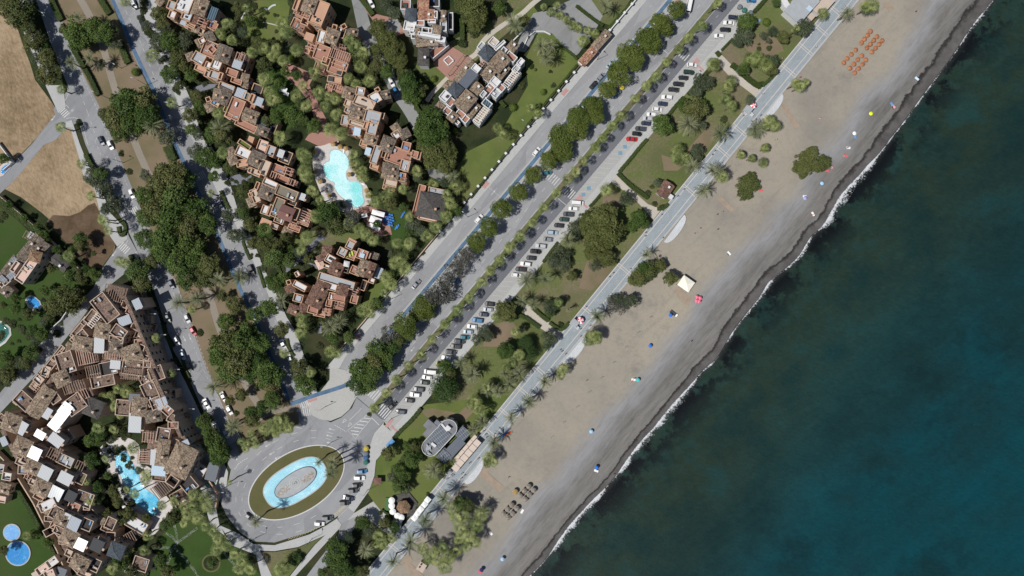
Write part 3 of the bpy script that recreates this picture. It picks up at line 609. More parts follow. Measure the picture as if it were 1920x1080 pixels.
pk(BV(489,42),20,8,al,.2);pk(BV(489,56),16,3.4,al+90,.2); pk(BV(152,40),20,8,al,.2);pk(BV(152,55),17,4,al+90,.2); pk(BV(-12,40),20,7,al,.2); pk(BV(-12,54),17,4,al+90,.2)
pk(BV(-396,40),20,6,al,.2);pk(BV(-398,54),16,4,al+90,.2); pk(BV(-372,-46),16,7,al,.2); pk((586,750),18,5,-18,.2); pk(BV(-345,-74),16,10,al,.2); pk(BV(-310,-110),14,7,al,.205)
pk(BV(290,-109),14,8,al,.205); pk(BV(62,-110),14,8,al,.205); pk(BV(560,-60),12,7,al,.2); pk(BV(175,0),14,7,al+0,.2)
tag(mb.build('tactile_paving',M['pink']),None,None,None,'structure')
# boardwalks on the sand
for P in ([(902,872),(912,868),(919,878),(914,886),(944,912),(937,923),(895,886)],[(1343,371),(1350,366),(1378,392),(1370,398)],[(1262,548),(1272,538),(1296,560),(1290,577)],[(1464,196),(1470,192),(1500,236),(1492,243)],[(1655,8),(1663,0),(1677,15),(1670,23)],[(752,1052),(768,1040),(774,1050),(771,1058),(800,1085),(785,1100)]):
    struct('boardwalk',P,-.10,'wood',-.5)
# ================================================================ vegetation prototypes
def quads_mesh(name,V,tint,mat,per=4):
    V=np.asarray(V,dtype=np.float32).reshape(-1,3); nf=len(V)//per
    me=bpy.data.meshes.new(name); me.vertices.add(len(V)); me.vertices.foreach_set('co',V.ravel())
    me.loops.add(nf*per); me.loops.foreach_set('vertex_index',np.arange(nf*per,dtype=np.int32))
    me.polygons.add(nf); me.polygons.foreach_set('loop_start',np.arange(0,nf*per,per,dtype=np.int32)); me.polygons.foreach_set('loop_total',np.full(nf,per,dtype=np.int32))
    a=me.attributes.new('tint','FLOAT','POINT'); a.data.foreach_set('value',np.repeat(np.asarray(tint,dtype=np.float32),per))
    me.materials.append(mat); me.update(); me.validate(); return me
def leaves(cent,nor,size,tint,name,mat):
    n=len(cent); nor=nor/np.linalg.norm(nor,axis=1,keepdims=True)
    a=np.cross(nor,rng.normal(size=(n,3))); a/=np.linalg.norm(a,axis=1,keepdims=True)+1e-9; b=np.cross(nor,a)
    s=(size*rng.uniform(.6,1.35,n))[:,None]
    V=np.stack([cent-a*s,cent-b*s*.55,cent+a*s,cent+b*s*.55],1); return quads_mesh(name,V,tint,mat)
def crown(name,mat,nl=12,n=3600,size=.055,spread=.62,lr=(.28,.46),flat=.55,gap=.0,rnd=.7,holes=False):
    L=[(0,0,.35,.5)]
    for k in range(nl):
        t=2*math.pi*(k+random.random()*.8)/nl*(2 if k>nl/2 else 1); r=spread*math.sqrt(random.uniform(.25,1)); 
        L.append((r*math.cos(t),r*math.sin(t),random.uniform(.0,.5)*(1-.5*r),random.uniform(*lr)))
    w=np.array([l[3]**2 for l in L]); ch=rng.choice(len(L),n,p=w/w.sum()); Lc=np.array(L)[ch]
    d=rng.normal(size=(n,3)); d/=np.linalg.norm(d,axis=1,keepdims=True); d[:,2]=np.where(d[:,2]<-.3,-d[:,2],d[:,2])
    rad=Lc[:,3]*(rng.uniform(.72,1.05,n)); c=Lc[:,:3]+d*rad[:,None]*np.array([1,1,.8])
    c[:,2]*=flat*1.6
    # fine clumping: keep points near random twig clusters
    if gap>0:
        K=int(n*.06); kc=c[rng.choice(n,K)]; idx=rng.integers(0,K,n); g=rng.normal(scale=.055,size=(n,3)); m=rng.random(n)<gap; c[m]=kc[idx[m]]+g[m]
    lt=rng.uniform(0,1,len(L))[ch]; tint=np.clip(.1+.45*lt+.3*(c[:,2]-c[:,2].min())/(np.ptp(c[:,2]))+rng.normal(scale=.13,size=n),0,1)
    nor=d*rnd+rng.normal(scale=.45,size=(n,3))+np.array([0,0,.35])
    return leaves(c,nor,size,tint,name,mat)
def palm_date(name,mat,nf=58,droop=1.0):
    V=[];T=[]
    for k in range(nf):
        az=2*math.pi*(k*.618+random.uniform(-.03,.03)); e0=R(random.choice([78,62,48,34,22,10,0,-12])+random.uniform(-8,8)); L=random.uniform(.86,1.12)*(.8 if e0>R(60) else 1)
        p=np.array([0,0,.04]); e=e0; pts=[p.copy()]; n=9
        for i in range(n):
            st=L/n; p=p+np.array([math.cos(az)*math.cos(e),math.sin(az)*math.cos(e),math.sin(e)])*st; pts.append(p.copy()); e-=R(9*droop)*(i+2)/6
        side=np.array([-math.sin(az),math.cos(az),0]); tb=random.uniform(.15,.95)*(.55 if e0<0 else 1)
        for i in range(n):
            a,b=pts[i],pts[i+1]; d=(b-a); u=i/n; wl=.135*math.sin(math.pi*min(1,(u*.85+.13)))**.6
            for s in (-1,1):
                for q in (0,.5):
                    o=a+d*q; tip=o+side*s*wl*.8+d*1.1-np.array([0,0,wl*.35]); V+= [o,o+d*.24,tip,tip-d*.05]; T.append(min(1,tb+random.uniform(-.12,.12)))
            V+=[a-side*.008,b-side*.006,b+side*.006,a+side*.008]; T.append(.8)
    return quads_mesh(name,V,T,mat)
def palm_fan(name,mat,nf=28):
    V=[];T=[]
    for k in range(nf):
        az=2*math.pi*(k*.618+random.uniform(-.06,.06)); u=(k+.5)/nf; e0=R(68-92*u+random.uniform(-8,8)); L=.12+.46*u**.6*random.uniform(.8,1.15)
        d=np.array([math.cos(az)*math.cos(e0),math.sin(az)*math.cos(e0),math.sin(e0)]); o=d*L; side=np.array([-math.sin(az),math.cos(az),0])
        V+=[-side*.012,side*.012,o+side*.012,o-side*.012]; T.append(.5); d=np.array([math.cos(az),math.sin(az),math.sin(e0)*.5+random.uniform(-.45,.35)]); d/=np.linalg.norm(d)
        tb=random.choice([.25,.5,.75,1.0])*(1-.45*u)+.05; m=8; rr=random.uniform(.36,.52)
        for j in range(m):
            t=R(-84+168*j/(m-1))+random.uniform(-.06,.06); f=d*math.cos(t)+side*math.sin(t); f2=d*math.cos(t+.13)+side*math.sin(t+.11); f1=d*math.cos(t-.11)+side*math.sin(t-.11); rl=rr*random.uniform(.85,1.15); dz=np.array([0,0,-rl*random.uniform(.15,.5)])
            V+=[o,o+f1*rl*.55,o+f*rl+dz,o+f2*rl*.55]; T.append(np.clip(tb+random.uniform(-.08,.08),0,1))
    return quads_mesh(name,V,T,mat)
PROTO={
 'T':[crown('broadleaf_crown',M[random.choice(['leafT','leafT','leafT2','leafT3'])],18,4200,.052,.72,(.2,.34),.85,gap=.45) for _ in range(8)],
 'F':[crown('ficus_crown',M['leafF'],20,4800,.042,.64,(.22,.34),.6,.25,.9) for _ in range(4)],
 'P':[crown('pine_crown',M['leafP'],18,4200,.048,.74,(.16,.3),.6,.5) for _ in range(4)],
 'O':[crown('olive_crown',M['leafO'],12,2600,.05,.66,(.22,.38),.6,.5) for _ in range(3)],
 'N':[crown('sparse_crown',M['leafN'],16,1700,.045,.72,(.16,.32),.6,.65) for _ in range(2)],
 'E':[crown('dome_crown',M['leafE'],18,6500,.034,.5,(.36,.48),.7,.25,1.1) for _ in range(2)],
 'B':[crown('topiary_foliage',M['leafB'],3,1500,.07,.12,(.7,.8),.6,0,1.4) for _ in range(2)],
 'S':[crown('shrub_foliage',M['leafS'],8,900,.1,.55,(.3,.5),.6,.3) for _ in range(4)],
 'D':[palm_date('date_palm_crown',M['leafD'],random.choice([38,44,52]),random.choice([.9,1.15])) for _ in range(4)],
 'C':[palm_fan('fan_palm_crown',M['leafC'],random.choice([17,20,23])) for _ in range(4)],
}
def trunk_mesh(kind):
    mb=MB()
    if kind=='palm':
        n=10; prev=None
        for i in range(n):
            r=.26*(1-.3*i/n)*(1.35 if i==0 else 1)*(1.0 if i%2 else .9)
            p=(.06*math.sin(i*.5),.05*math.cos(i*.7),i/n); q=(.06*math.sin((i+1)*.5),.05*math.cos((i+1)*.7),(i+1)/n)
            mb.tube(p,q,r,r*.92,8)
    else:
        mb.tube((0,0,0),(.03,.02,.35),.24,.17,8); mb.tube((.03,.02,.33),(0,0,.72),.17,.09,7)
        for k in range(5):
            a=2*math.pi*k/5+.4; mb.tube((.03,.02,.32+.03*k),(1.5*math.cos(a),1.5*math.sin(a),.66),.10,.045,5)
            mb.tube((.9*math.cos(a),.9*math.sin(a),.53),(2.3*math.cos(a+.5),2.3*math.sin(a+.5),.78),.05,.02,4)
    return mb.mesh('trunk',[M['trunkp' if kind=='palm' else 'trunk']])
TR={'palm':trunk_mesh('palm'),'tree':trunk_mesh('tree')}
KN={'T':('broadleaf_tree','dense dark green broadleaf tree','tree'),'F':('ficus_tree','clipped olive-green rounded tree','tree'),'P':('pine_tree','billowy yellow-green spreading tree','tree'),
 'O':('olive_tree','loose grey-green tree','tree'),'N':('jacaranda_tree','thin see-through grey tree','tree'),'E':('dome_tree','huge deep green dome-shaped tree','tree'),
 'B':('topiary_bush','round clipped lime-green bush','bush'),'S':('shrub','low leafy green shrub','shrub'),'D':('date_palm','date palm with star of long grey-green fronds','palm tree'),'C':('fan_palm','fan palm with tufted yellow-green crown','palm tree')}
TREES=[]
HD={'T':9.5,'F':9.5,'P':11,'O':6.5,'N':8.5,'E':9.5,'B':1.7,'S':1.1,'D':8.5,'C':7.5}
def plants(o,k,txt,h=None):
    for e in txt.split(';'):
        e=e.split()
        if len(e)<4: continue
        kd=e[0]; x=o[0]+float(e[1])/k; y=o[1]+float(e[2])/k; r=float(e[3])/k*S
        hh=float(e[4]) if len(e)>4 else (h if h and kd in 'DC' else HD[kd])
        if kd in 'DC' and len(e)<=4: hh=hh*random.uniform(.85,1.12)
        if kd in 'TOPF': hh=min(hh,2.2+r*1.5)*random.uniform(.82,1.15)
        TREES.append([kd,x,y,r,hh])
# boulevard median fan palms (as seen crown pixels)
for x,y in ((1345,5),(1315,47),(1290,72),(1272,92),(1250,117),(1230,144),(1212,162),(1192,185),(1165,217),(1147,236),(1130,260),(1116,277),(1094,302),(1079,321),(1065,336),(1044,362),(1020,389),(999,417),(975,442),(955,465),(937,487),(920,507),(902,530),(880,559),(857,582),(835,607),(810,637),(789,665),(766,685),(744,712),(724,737),(702,766)):
    TREES.append(['C',x,y,2.35*random.uniform(.9,1.1),8.6*random.uniform(.93,1.05)])
TREES.append(['S',692,777,1.1,1.4])
O=(0,0)
plants(O,4,"T 130 60 110;T 40 30 90;T 120 130 80;T 230 290 80;T 330 420 75;T 340 545 80;T 300 350 60;T 200 210 60;C 460 670 40;O 250 420 50;T 570 230 110;T 700 210 90;T 560 290 80;T 790 230 80;O 830 310 60;T 480 220 50;T 940 800 140;T 850 880 110;T 1060 770 115;T 960 920 100;T 1080 870 90;T 880 1010 60;T 780 850 50;D 1150 940 80;O 1230 1030 80;O 1170 310 80;T 1260 310 80;O 1370 290 80;T 1320 430 75;C 1140 420 55;T 1255 560 60;T 1370 500 60;B 1020 545 38;S 1320 665 34;C 1290 770 45;T 1410 860 60;T 1480 720 60;T 1660 1010 70;D 1660 970 80;C 1640 850 50;C 1700 180 50;C 1650 260 50;C 1740 300 45;C 1890 390 45;O 1820 230 50;O 1090 180 45;C 940 10 45;D 680 440 55;D 590 130 45;O 750 480 45;C 455 950 42;S 590 920 30;D 540 470 55;T 1210 180 50;T 1180 90 60;O 1230 230 50;T 1420 560 50;T 1300 520 50;T 1340 640 40;T 1500 800 50;T 1570 1000 60;T 1430 960 50;O 1480 1000 50;C 1850 60 40;T 1780 60 50;T 1880 150 50")  # the last date palm listed stands on the spot of a palm's shadow
O=(480,0)
plants(O,4,"C 230 230 60;C 200 170 55;C 300 370 50;C 440 540 50;C 600 740 45;C 60 600 55;C 130 740 60;C 100 690 50;C 300 720 50;C 350 640 45;C 470 690 50;C 740 350 60;C 700 300 50;C 800 390 50;C 780 500 50;C 690 590 45;C 750 630 45;C 850 600 50;C 380 790 50;C 120 420 50;C 60 360 50;C 150 370 45;C 200 450 45;T 270 870 80;T 420 940 60;T 150 860 60;C 180 1030 60;C 560 970 60;C 640 1000 55;C 600 860 50;B 270 440 36;P 920 200 80;P 960 290 90;P 1020 390 85;P 900 370 60;P 1080 440 60;P 1060 340 60;T 1150 620 90;T 1170 700 80;T 1110 560 60;T 1220 660 60;T 1310 900 100;T 1330 1020 100;T 1280 960 100;T 1390 940 70;O 1020 90 60;O 980 30 60;P 1620 70 110;P 1560 30 90;P 1640 150 80;S 1640 230 60;B 1730 175 40;T 1820 50 55;S 1550 320 45;B 1330 595 32;B 1495 980 28;C 1850 1010 50;C 1810 960 40;D 1928 170 80;T 800 450 40;T 740 420 50;T 700 430 50;T 900 480 50;T 970 530 55;T 860 530 50;T 1060 490 40;C 540 720 40;C 520 800 45;T 300 560 40;T 50 480 60;T 170 620 40;T 20 320 60;T 130 330 40;T 220 530 40;C 500 470 40;T 340 900 50;T 60 900 50")
O=(960,0)
plants(O,4,"D 30 200 72;D 220 350 75;D 290 340 60;D 260 430 62;D 700 50 65;T 90 150 45;C 240 50 28 5;C 340 35 30 5;C 290 90 35 5;C 360 110 35 5;C 410 150 35 5;C 455 190 40 5;C 500 210 35 5;C 570 230 35 5;C 620 250 35 5;C 530 310 48 5;F 1235 55 65;F 1120 165 78;F 1160 200 60;F 1030 270 88;F 1060 330 70;F 900 390 95;F 930 440 70;F 810 540 88;F 710 670 64;F 600 800 85;F 630 850 70;F 500 870 80;F 480 950 88;F 380 1020 92;B 235 690 28;B 10 810 36;S 290 535 18;C 190 850 40;C 140 800 35;B 175 520 14;S 145 495 24;S 70 640 35;S 310 640 25;T 1770 140 72;T 1740 190 50;O 1760 240 80;O 1700 290 60;C 1830 440 60;C 1900 480 60;C 1780 450 60;T 1740 520 45;T 1370 810 95;T 1310 790 60;T 1420 780 60;T 1130 930 75;T 1180 960 50;D 1320 930 85;D 1560 1000 75;D 1830 975 80;O 1430 610 70;O 1390 680 60;O 1480 600 60;C 1640 610 50;C 1620 650 50;C 1600 740 45;C 1640 790 45;O 1790 740 40;S 1600 890 22;S 1850 365 20;S 1855 330 14;O 1430 940 40")
TREES.append(['C',1338,120,3.1,7]); 
plants((400,0),6,"S 415 185 24;S 525 185 24;S 610 145 24;S 690 165 26;S 705 350 26;S 670 435 26;S 720 170 20;S 590 310 12")
plants((1280,0),6,"B 940 250 55;O 1010 340 60;T 1140 400 75;O 1080 370 50;O 1390 280 105;O 1340 340 70;C 1280 320 50;C 1580 150 68 6;D 1850 140 80;O 660 790 60;S 980 540 40;S 860 545 32;T 1060 30 50;O 920 390 50;O 970 450 35;C 1330 960 75 9;C 1270 930 60 9;C 1390 920 50 9")
plants((1220,120),6,"D 1170 740 90;C 1330 640 75 9;C 1400 700 70 9;C 1290 700 60 9;C 1290 945 50 6;C 1020 1020 50 6;C 1135 1055 40 6;S 820 620 50;S 1250 220 40")
plants((960,270),4,"F 385 35 80;F 330 70 55;F 268 120 66;F 155 228 64;F 52 350 66;C 1240 40 50;C 1250 110 60;C 1300 100 45;C 1230 90 50;O 1390 50 60;O 1400 90 45;D 1350 170 72;D 1500 195 62;C 1580 240 50 9;D 1545 210 60;D 1430 350 72;C 1720 80 35 5;C 1805 110 32 5;C 1885 140 40 5;C 1900 30 38 5;P 1760 300 80 4;P 1800 260 60 4;P 1750 370 60 4;P 1830 300 55 4;C 715 345 52;O 865 410 60;T 900 620 50;P 690 560 120 14;P 620 640 105 14;P 720 670 120 15;P 640 740 105 14;P 560 560 75 11;P 790 640 90 14;P 720 520 80 13;P 600 830 60;O 480 620 60;P 720 850 75;O 470 680 50;T 960 560 70;T 1000 590 45;D 420 720 62;O 370 830 80;O 370 900 80;O 320 870 60;D 250 1010 62;T 450 990 42;O 620 910 50;D 110 1020 72;D 1010 830 55 7;P 1040 950 80;P 960 1000 80;P 1110 900 60;P 1190 1010 60;T 1000 930 50;S 1070 450 25;O 1100 290 38;S 1020 370 28;S 1050 320 20;S 1130 475 30")
plants((1440,0),4,"C 790 40 60 8;C 740 50 50 8;O 40 450 75;T 20 500 60")
D_=[(1440,270)]
plants((1440,270),4,"P 280 110 75 6;P 350 70 60 6;P 420 130 70 6;P 300 180 60 6;P 240 170 50 6;P 380 170 50 6;P 270 220 40 6")
plants((0,270),4,"C 610 150 40 9;O 660 230 70;O 760 340 70;O 700 270 60;T 740 210 55;C 680 390 38 9;O 830 460 75;O 780 480 50;C 780 580 45 10;C 760 560 40 10;C 810 650 38 10;S 905 70 28;S 965 210 30;O 1080 220 50;T 1280 240 120;T 1190 300 100;T 1360 270 90;T 1080 380 80;T 1300 400 120;T 1150 480 110;T 1080 560 80;T 1300 560 130;T 1450 500 110;T 1400 620 110;T 1530 600 80;T 1250 680 120;T 1080 720 85;T 1400 740 110;T 1200 800 90;T 1130 870 65;T 1320 870 110;T 1450 880 100;T 1570 900 90;T 1390 1000 90;T 1530 1000 85;D 1650 1020 70 8;D 1800 1000 70 4;T 1530 100 80;T 1600 110 70;O 1450 40 70;T 1710 170 60;C 1670 60 50;T 1600 240 42;O 1690 530 60;O 1750 680 60;O 1800 700 50;T 1810 340 60;T 1820 510 50;T 1870 600 50;T 1890 740 50;C 1580 370 30;S 1880 840 25;T 590 700 55;T 600 750 50;T 380 940 35;C 510 840 45;T 510 1010 60;T 590 1000 60;C 930 890 50;C 890 880 40;T 1010 940 90;T 1050 1040 70;T 270 620 35;T 310 680 40;T 170 550 30;T 350 720 30;T 420 790 35;T 470 850 30;T 540 790 30;T 700 820 20;T 20 110 40;T 540 900 30;T 640 950 40;T 700 980 50;T 60 450 30")  # the low date palm stands in for the taller one's cast shadow
plants((480,270),4,"C 370 90 60;C 340 70 50;C 360 200 55;C 380 240 55;C 420 350 50;C 480 420 38;T 540 520 90;T 600 600 80;C 450 540 55;T 130 860 80;T 230 880 60;T 60 760 60;C 380 690 50;T 50 640 60;C 730 80 50;C 740 150 50;C 780 200 50;C 800 250 50;C 850 380 35;C 900 440 50;C 960 410 55;C 1010 350 50;T 1000 440 60;C 1100 340 42;C 1200 200 50;O 1210 250 40;P 1330 60 110;P 1400 150 85;P 1280 20 90;P 1440 70 70;P 1420 20 70;D 1480 250 60 5;C 1330 300 45 4;O 1410 280 45;C 1500 320 60 5;C 1430 380 45;C 1460 450 55;C 1420 540 50;O 1180 600 75;O 1240 660 65;C 1350 620 50;C 1290 690 50;C 770 640 50;C 820 680 50;C 700 600 50;C 880 720 50;C 1060 740 45;C 1150 750 50;C 1080 870 60;C 1120 930 60;C 1040 900 50;C 980 1010 60;C 1020 1060 50;O 650 450 35;N 720 530 60;N 700 600 50;F 1840 490 72;F 1750 620 72;F 1650 735 72;N 1560 850 80;N 1590 820 60;N 1480 950 85;N 1420 1010 70;T 1140 660 40;T 900 600 30;C 80 640 40;T 150 760 60;T 250 800 40;T 210 700 40;C 340 790 45;T 100 1020 40;O 300 810 45;T 380 860 35;T 470 1000 30;T 210 1010 60;T 130 1060 60;T 1100 470 40;C 1150 550 40;T 1500 500 45;C 560 40 0.1")
plants((0,540),4,"D 1350 110 72 8;D 1480 80 62 8;C 1440 160 35 6;T 490 90 110;T 560 60 70;T 400 130 80;T 430 60 60;O 250 390 50;T 300 360 50;T 220 490 60;O 130 580 55;T 50 660 70;T 190 560 50;T 30 520 50;C 1165 380 38 9;C 1280 640 36 9;S 1310 545 30;S 1400 640 26;S 1420 690 18;S 1225 270 24;S 1495 335 32;T 1690 260 70;T 1760 120 70;S 1610 380 30;T 1700 430 120;T 1800 400 110;T 1640 510 95;T 1750 560 120;T 1850 520 90;T 1700 630 90;T 1870 650 70;D 1610 740 75 8;T 1810 800 50;T 1720 850 42;T 1880 950 60;D 1760 1040 72 8;T 1520 1000 62;C 820 830 50;C 770 830 45;C 880 760 40;C 950 780 50;C 860 880 45;S 1770 940 25;T 100 160 45;T 200 200 50;T 240 310 45;O 310 260 40;T 360 220 45;T 20 130 30;T 100 80 40;T 320 20 40;T 70 600 40;C 730 1050 50;C 850 1060 40;C 900 960 30;T 1900 200 60;T 1850 300 60;T 1660 60 40")
plants((480,540),4,"T 90 140 72;T 180 310 58;D 200 90 65 7;C 210 490 42;T 310 590 72;C 410 630 42;T 370 740 70;T 330 700 60;S 500 640 40;C 350 270 45;C 330 340 50;C 340 230 45;D 560 290 78 7;D 630 250 60 7;T 560 370 50;C 560 480 50;C 610 490 40;T 700 370 50;C 850 180 55;T 910 110 50;C 800 170 50;C 960 30 42;T 70 660 110;T 20 420 80;T 20 540 70;T 100 740 75;T 110 850 70;T 40 900 50;D 130 880 60 6;C 190 1000 60 7;C 130 1040 60 7;C 60 1060 50 7;C 250 1050 40 7;F 1380 780 60;E 1400 760 125 10;T 1410 600 62;T 1450 640 50;D 1540 560 60 6;D 1610 650 68 6;D 1820 770 60 6;D 1740 760 60 6;C 1640 850 60;C 1660 910 45;D 1700 1000 50 6;D 1640 1060 50 6;O 1700 340 60;O 1650 390 50;O 1740 360 50;T 1880 170 85;T 1870 470 62;D 1870 640 48 6;D 1890 700 40 6;C 1790 215 30;F 1240 140 85;F 1290 190 50;F 1200 210 50;F 1110 280 85;F 1140 340 50;N 1380 20 110;N 1300 40 60;N 1000 350 80;N 960 400 50;T 930 470 100;T 1020 450 75;T 890 560 95;T 960 550 80;T 790 640 105;T 870 640 90;T 750 730 80;T 830 720 70;T 1080 400 50")
plants((880,560),6,"C 520 380 55;O 600 340 50;T 420 130 110;T 470 190 70;O 220 430 70;C 300 200 40;T 390 600 80;E 640 520 110 9;E 690 620 110 9;O 880 440 80;O 870 530 60;O 950 460 60;C 560 640 70;C 490 720 60;C 400 780 60;D 570 840 90 8;D 40 850 90 8;D 460 960 85 8;C 190 1000 60;D 320 1040 65 8;O 880 80 80;O 910 140 70;T 900 170 50;D 590 30 85 7;D 720 60 70 7;D 1440 200 92;C 1390 430 90 8;C 1340 470 70 8;C 1440 450 70 8;C 1050 800 75 8;C 1030 860 60 8;D 850 930 85 8;S 1030 290 38;N 1620 70 100 6;N 1700 110 80 6;O 1820 40 100 6;O 1700 20 80 6;O 1600 10 60 6;C 1010 40 50;T 980 60 60;D 1120 120 40 6")
plants((760,740),6,"C 740 110 70;C 800 150 60;C 870 210 50;D 860 300 70 5;D 750 390 75 6;D 1390 80 92;D 1190 260 92;D 1000 540 95;C 940 720 80 7;C 990 760 60 7;C 920 780 50 7;D 300 850 110 7;T 80 740 90;T 130 690 60;T 100 590 70;D 530 740 50 3;O 400 920 60;T 20 600 60")
plants((480,810),4,"T 990 170 58;T 1070 300 60;T 1060 400 60;O 1120 440 50;T 1150 200 60;O 1020 350 50;T 1110 340 50;D 1340 280 65;D 1410 500 65;D 1270 660 60;D 1160 820 70;D 1030 970 65;T 790 690 60;T 960 690 48;O 850 750 55;C 920 780 55;C 1020 800 45;T 1030 720 45;D 820 880 72;T 600 900 90;T 560 970 70;T 640 980 70;T 620 1050 60;C 960 850 45;O 690 800 50;C 900 840 40;C 1480 580 60;C 1500 650 60;C 1540 730 60;C 1600 780 60;C 1650 700 60;C 1690 620 60;C 1640 830 50;C 1250 880 50;C 1330 900 50;C 1400 870 50;C 1360 960 60;C 1410 1020 60;C 1440 940 60;T 1540 550 60;T 1600 560 50;D 1700 600 60 6;C 1560 640 50;C 1290 950 50;C 1500 900 50;C 1580 860 45;C 1520 810 45;T 290 950 52 2.5;C 190 1030 60;D 475 225 42 13;D 575 265 55 13;D 560 310 50 13;D 580 220 50 13;D 5 670 50 13;S 1290 470 20;S 1000 640 40;S 930 610 20;T 500 1060 40;T 700 1060 50;T 800 1060 50")
plants((380,780),6,"C 850 50 70;C 830 140 75;C 900 100 70;C 770 90 60;C 820 210 50;C 940 150 60;C 540 200 50;C 440 290 55;C 560 290 65;C 600 330 50;C 480 370 50;C 500 310 50;D 340 90 85 8;T 80 290 120;T 200 430 100;T 60 190 75;T 150 500 60;T 550 40 90;T 20 60 80;C 300 750 30 9")
plants((0,810),4,"T 1580 60 70;T 1640 150 80;T 1620 210 60;C 1000 120 50;C 950 430 32 10;C 1010 460 38 10;C 1100 320 50 10;C 680 520 40;C 640 370 40;C 540 270 48;C 750 650 42;T 680 60 60;T 740 20 50;T 680 220 60;B 795 520 22;B 892 605 20;T 860 480 40;C 940 890 50;C 840 1030 50;C 1080 890 42;C 1090 360 40 10;T 1290 650 60;T 1230 690 50;C 1450 480 50;C 1530 500 60;C 1560 560 60;C 1410 620 50;C 1480 650 55;C 1540 700 50;C 1600 740 50;C 1640 810 50;C 1620 880 50;C 1700 850 50;C 1760 920 50;C 1820 970 50;C 1870 1030 50;C 1790 1020 50;T 1580 980 48;C 1390 560 50;C 1310 520 42;T 240 780 45;T 350 840 42;T 20 900 42;C 200 780 35 9;C 1210 550 40;T 1200 970 60;T 1240 1060 60;C 1100 780 40;C 1450 560 50;C 1380 680 40;T 930 1010 50;T 800 620 50;T 840 440 50;C 300 470 0.1;T 880 540 40;T 720 430 50;T 960 620 50;T 900 660 50;T 800 330 30;T 710 500 50;T 600 200 40;C 790 200 35;T 1000 640 35;T 1090 650 35;T 980 1060 50;T 880 950 50;T 820 900 40")  # some trees left of the lagoon pool are invented where building shade falls
TREES=[t for t in TREES if t[3]>.3]
TZ=[]  # filled below: zone, order
def zone(x,y):
    s,t=BVi(x,y)
    u=t-(176-.0155*s)
    if abs(t)<9 and s>-420: return ('on the boulevard grass median',s,'counting from the roundabout')
    if u>26: return ('on the sand side of the promenade',s,'from the bottom')
    if s>-470 and 52<t and u<=30: 
        if s>455: return ('in the garden by the top restaurant',x,'from the left')
        if s>285: return ('in the garden by the upper kiosk',x,'from the left')
        if s>90: return ('in the brown-roofed hut garden',x,'from the left')
        if s>-60: return ('in the pine garden above the lower kiosk',x,'from the left')
        if s>-270: return ('in the palm garden above the solar-roofed restaurant',x,'from the left')
        return ('around the solar-roofed beach restaurant',y,'from the top')
    if s<=-420 and u>-95 and x>600: return ('in the park below the thatched bar',x,'from the left')
    if -70<t<-30 and s>-420: return ('in the boulevard tree strip',s,'counting from the roundabout')
    if inpoly(x,y,ell(556,904.5,100,57,-31)): return ('on the roundabout island',x,'from the left')
    if inpoly(x,y,med): return ('on the double avenue central strip',y,'from the top')
    if x>870 and y<400 and t<-100: return ('on the white blocks lawn',x,'from the left')
    if x>700 and y<400 and t<-100: return ('between the orange and white blocks',y,'from the top')
    if y<520 and x>150 and t<-100:
        xr=np.interp(y,[0,245,340,520],[262,345,420,490])
        if x<np.interp(y,[0,200,300,520],[90,150,190,270])+25: return ('along the left pavement of the avenue',y,'from the top')
        if x<xr+35: return ('along the right pavement of the avenue',y,'from the top')
        if y<300: return ('by the upper orange blocks',x,'from the left')
        return ('around the turquoise pool',x,'from the left')
    if x<190 and y<380: return ('beside the straw field at upper left',y,'from the top')
    if x<250 and y<760: return ('in the villa gardens at far left',y,'from the top')
    if x<110 and y>880: return ('by the two round pools at lower left',y,'from the top')
    if x<330: return ('inside the lower left complex',y,'from the top')
    if y>880: return ('around the stepping-stone lawn',x,'from the left')
    if y>700: return ('by the avenue end at the roundabout',x,'from the left')
    return ('beside the maroon-roofed blocks',x,'from the left')
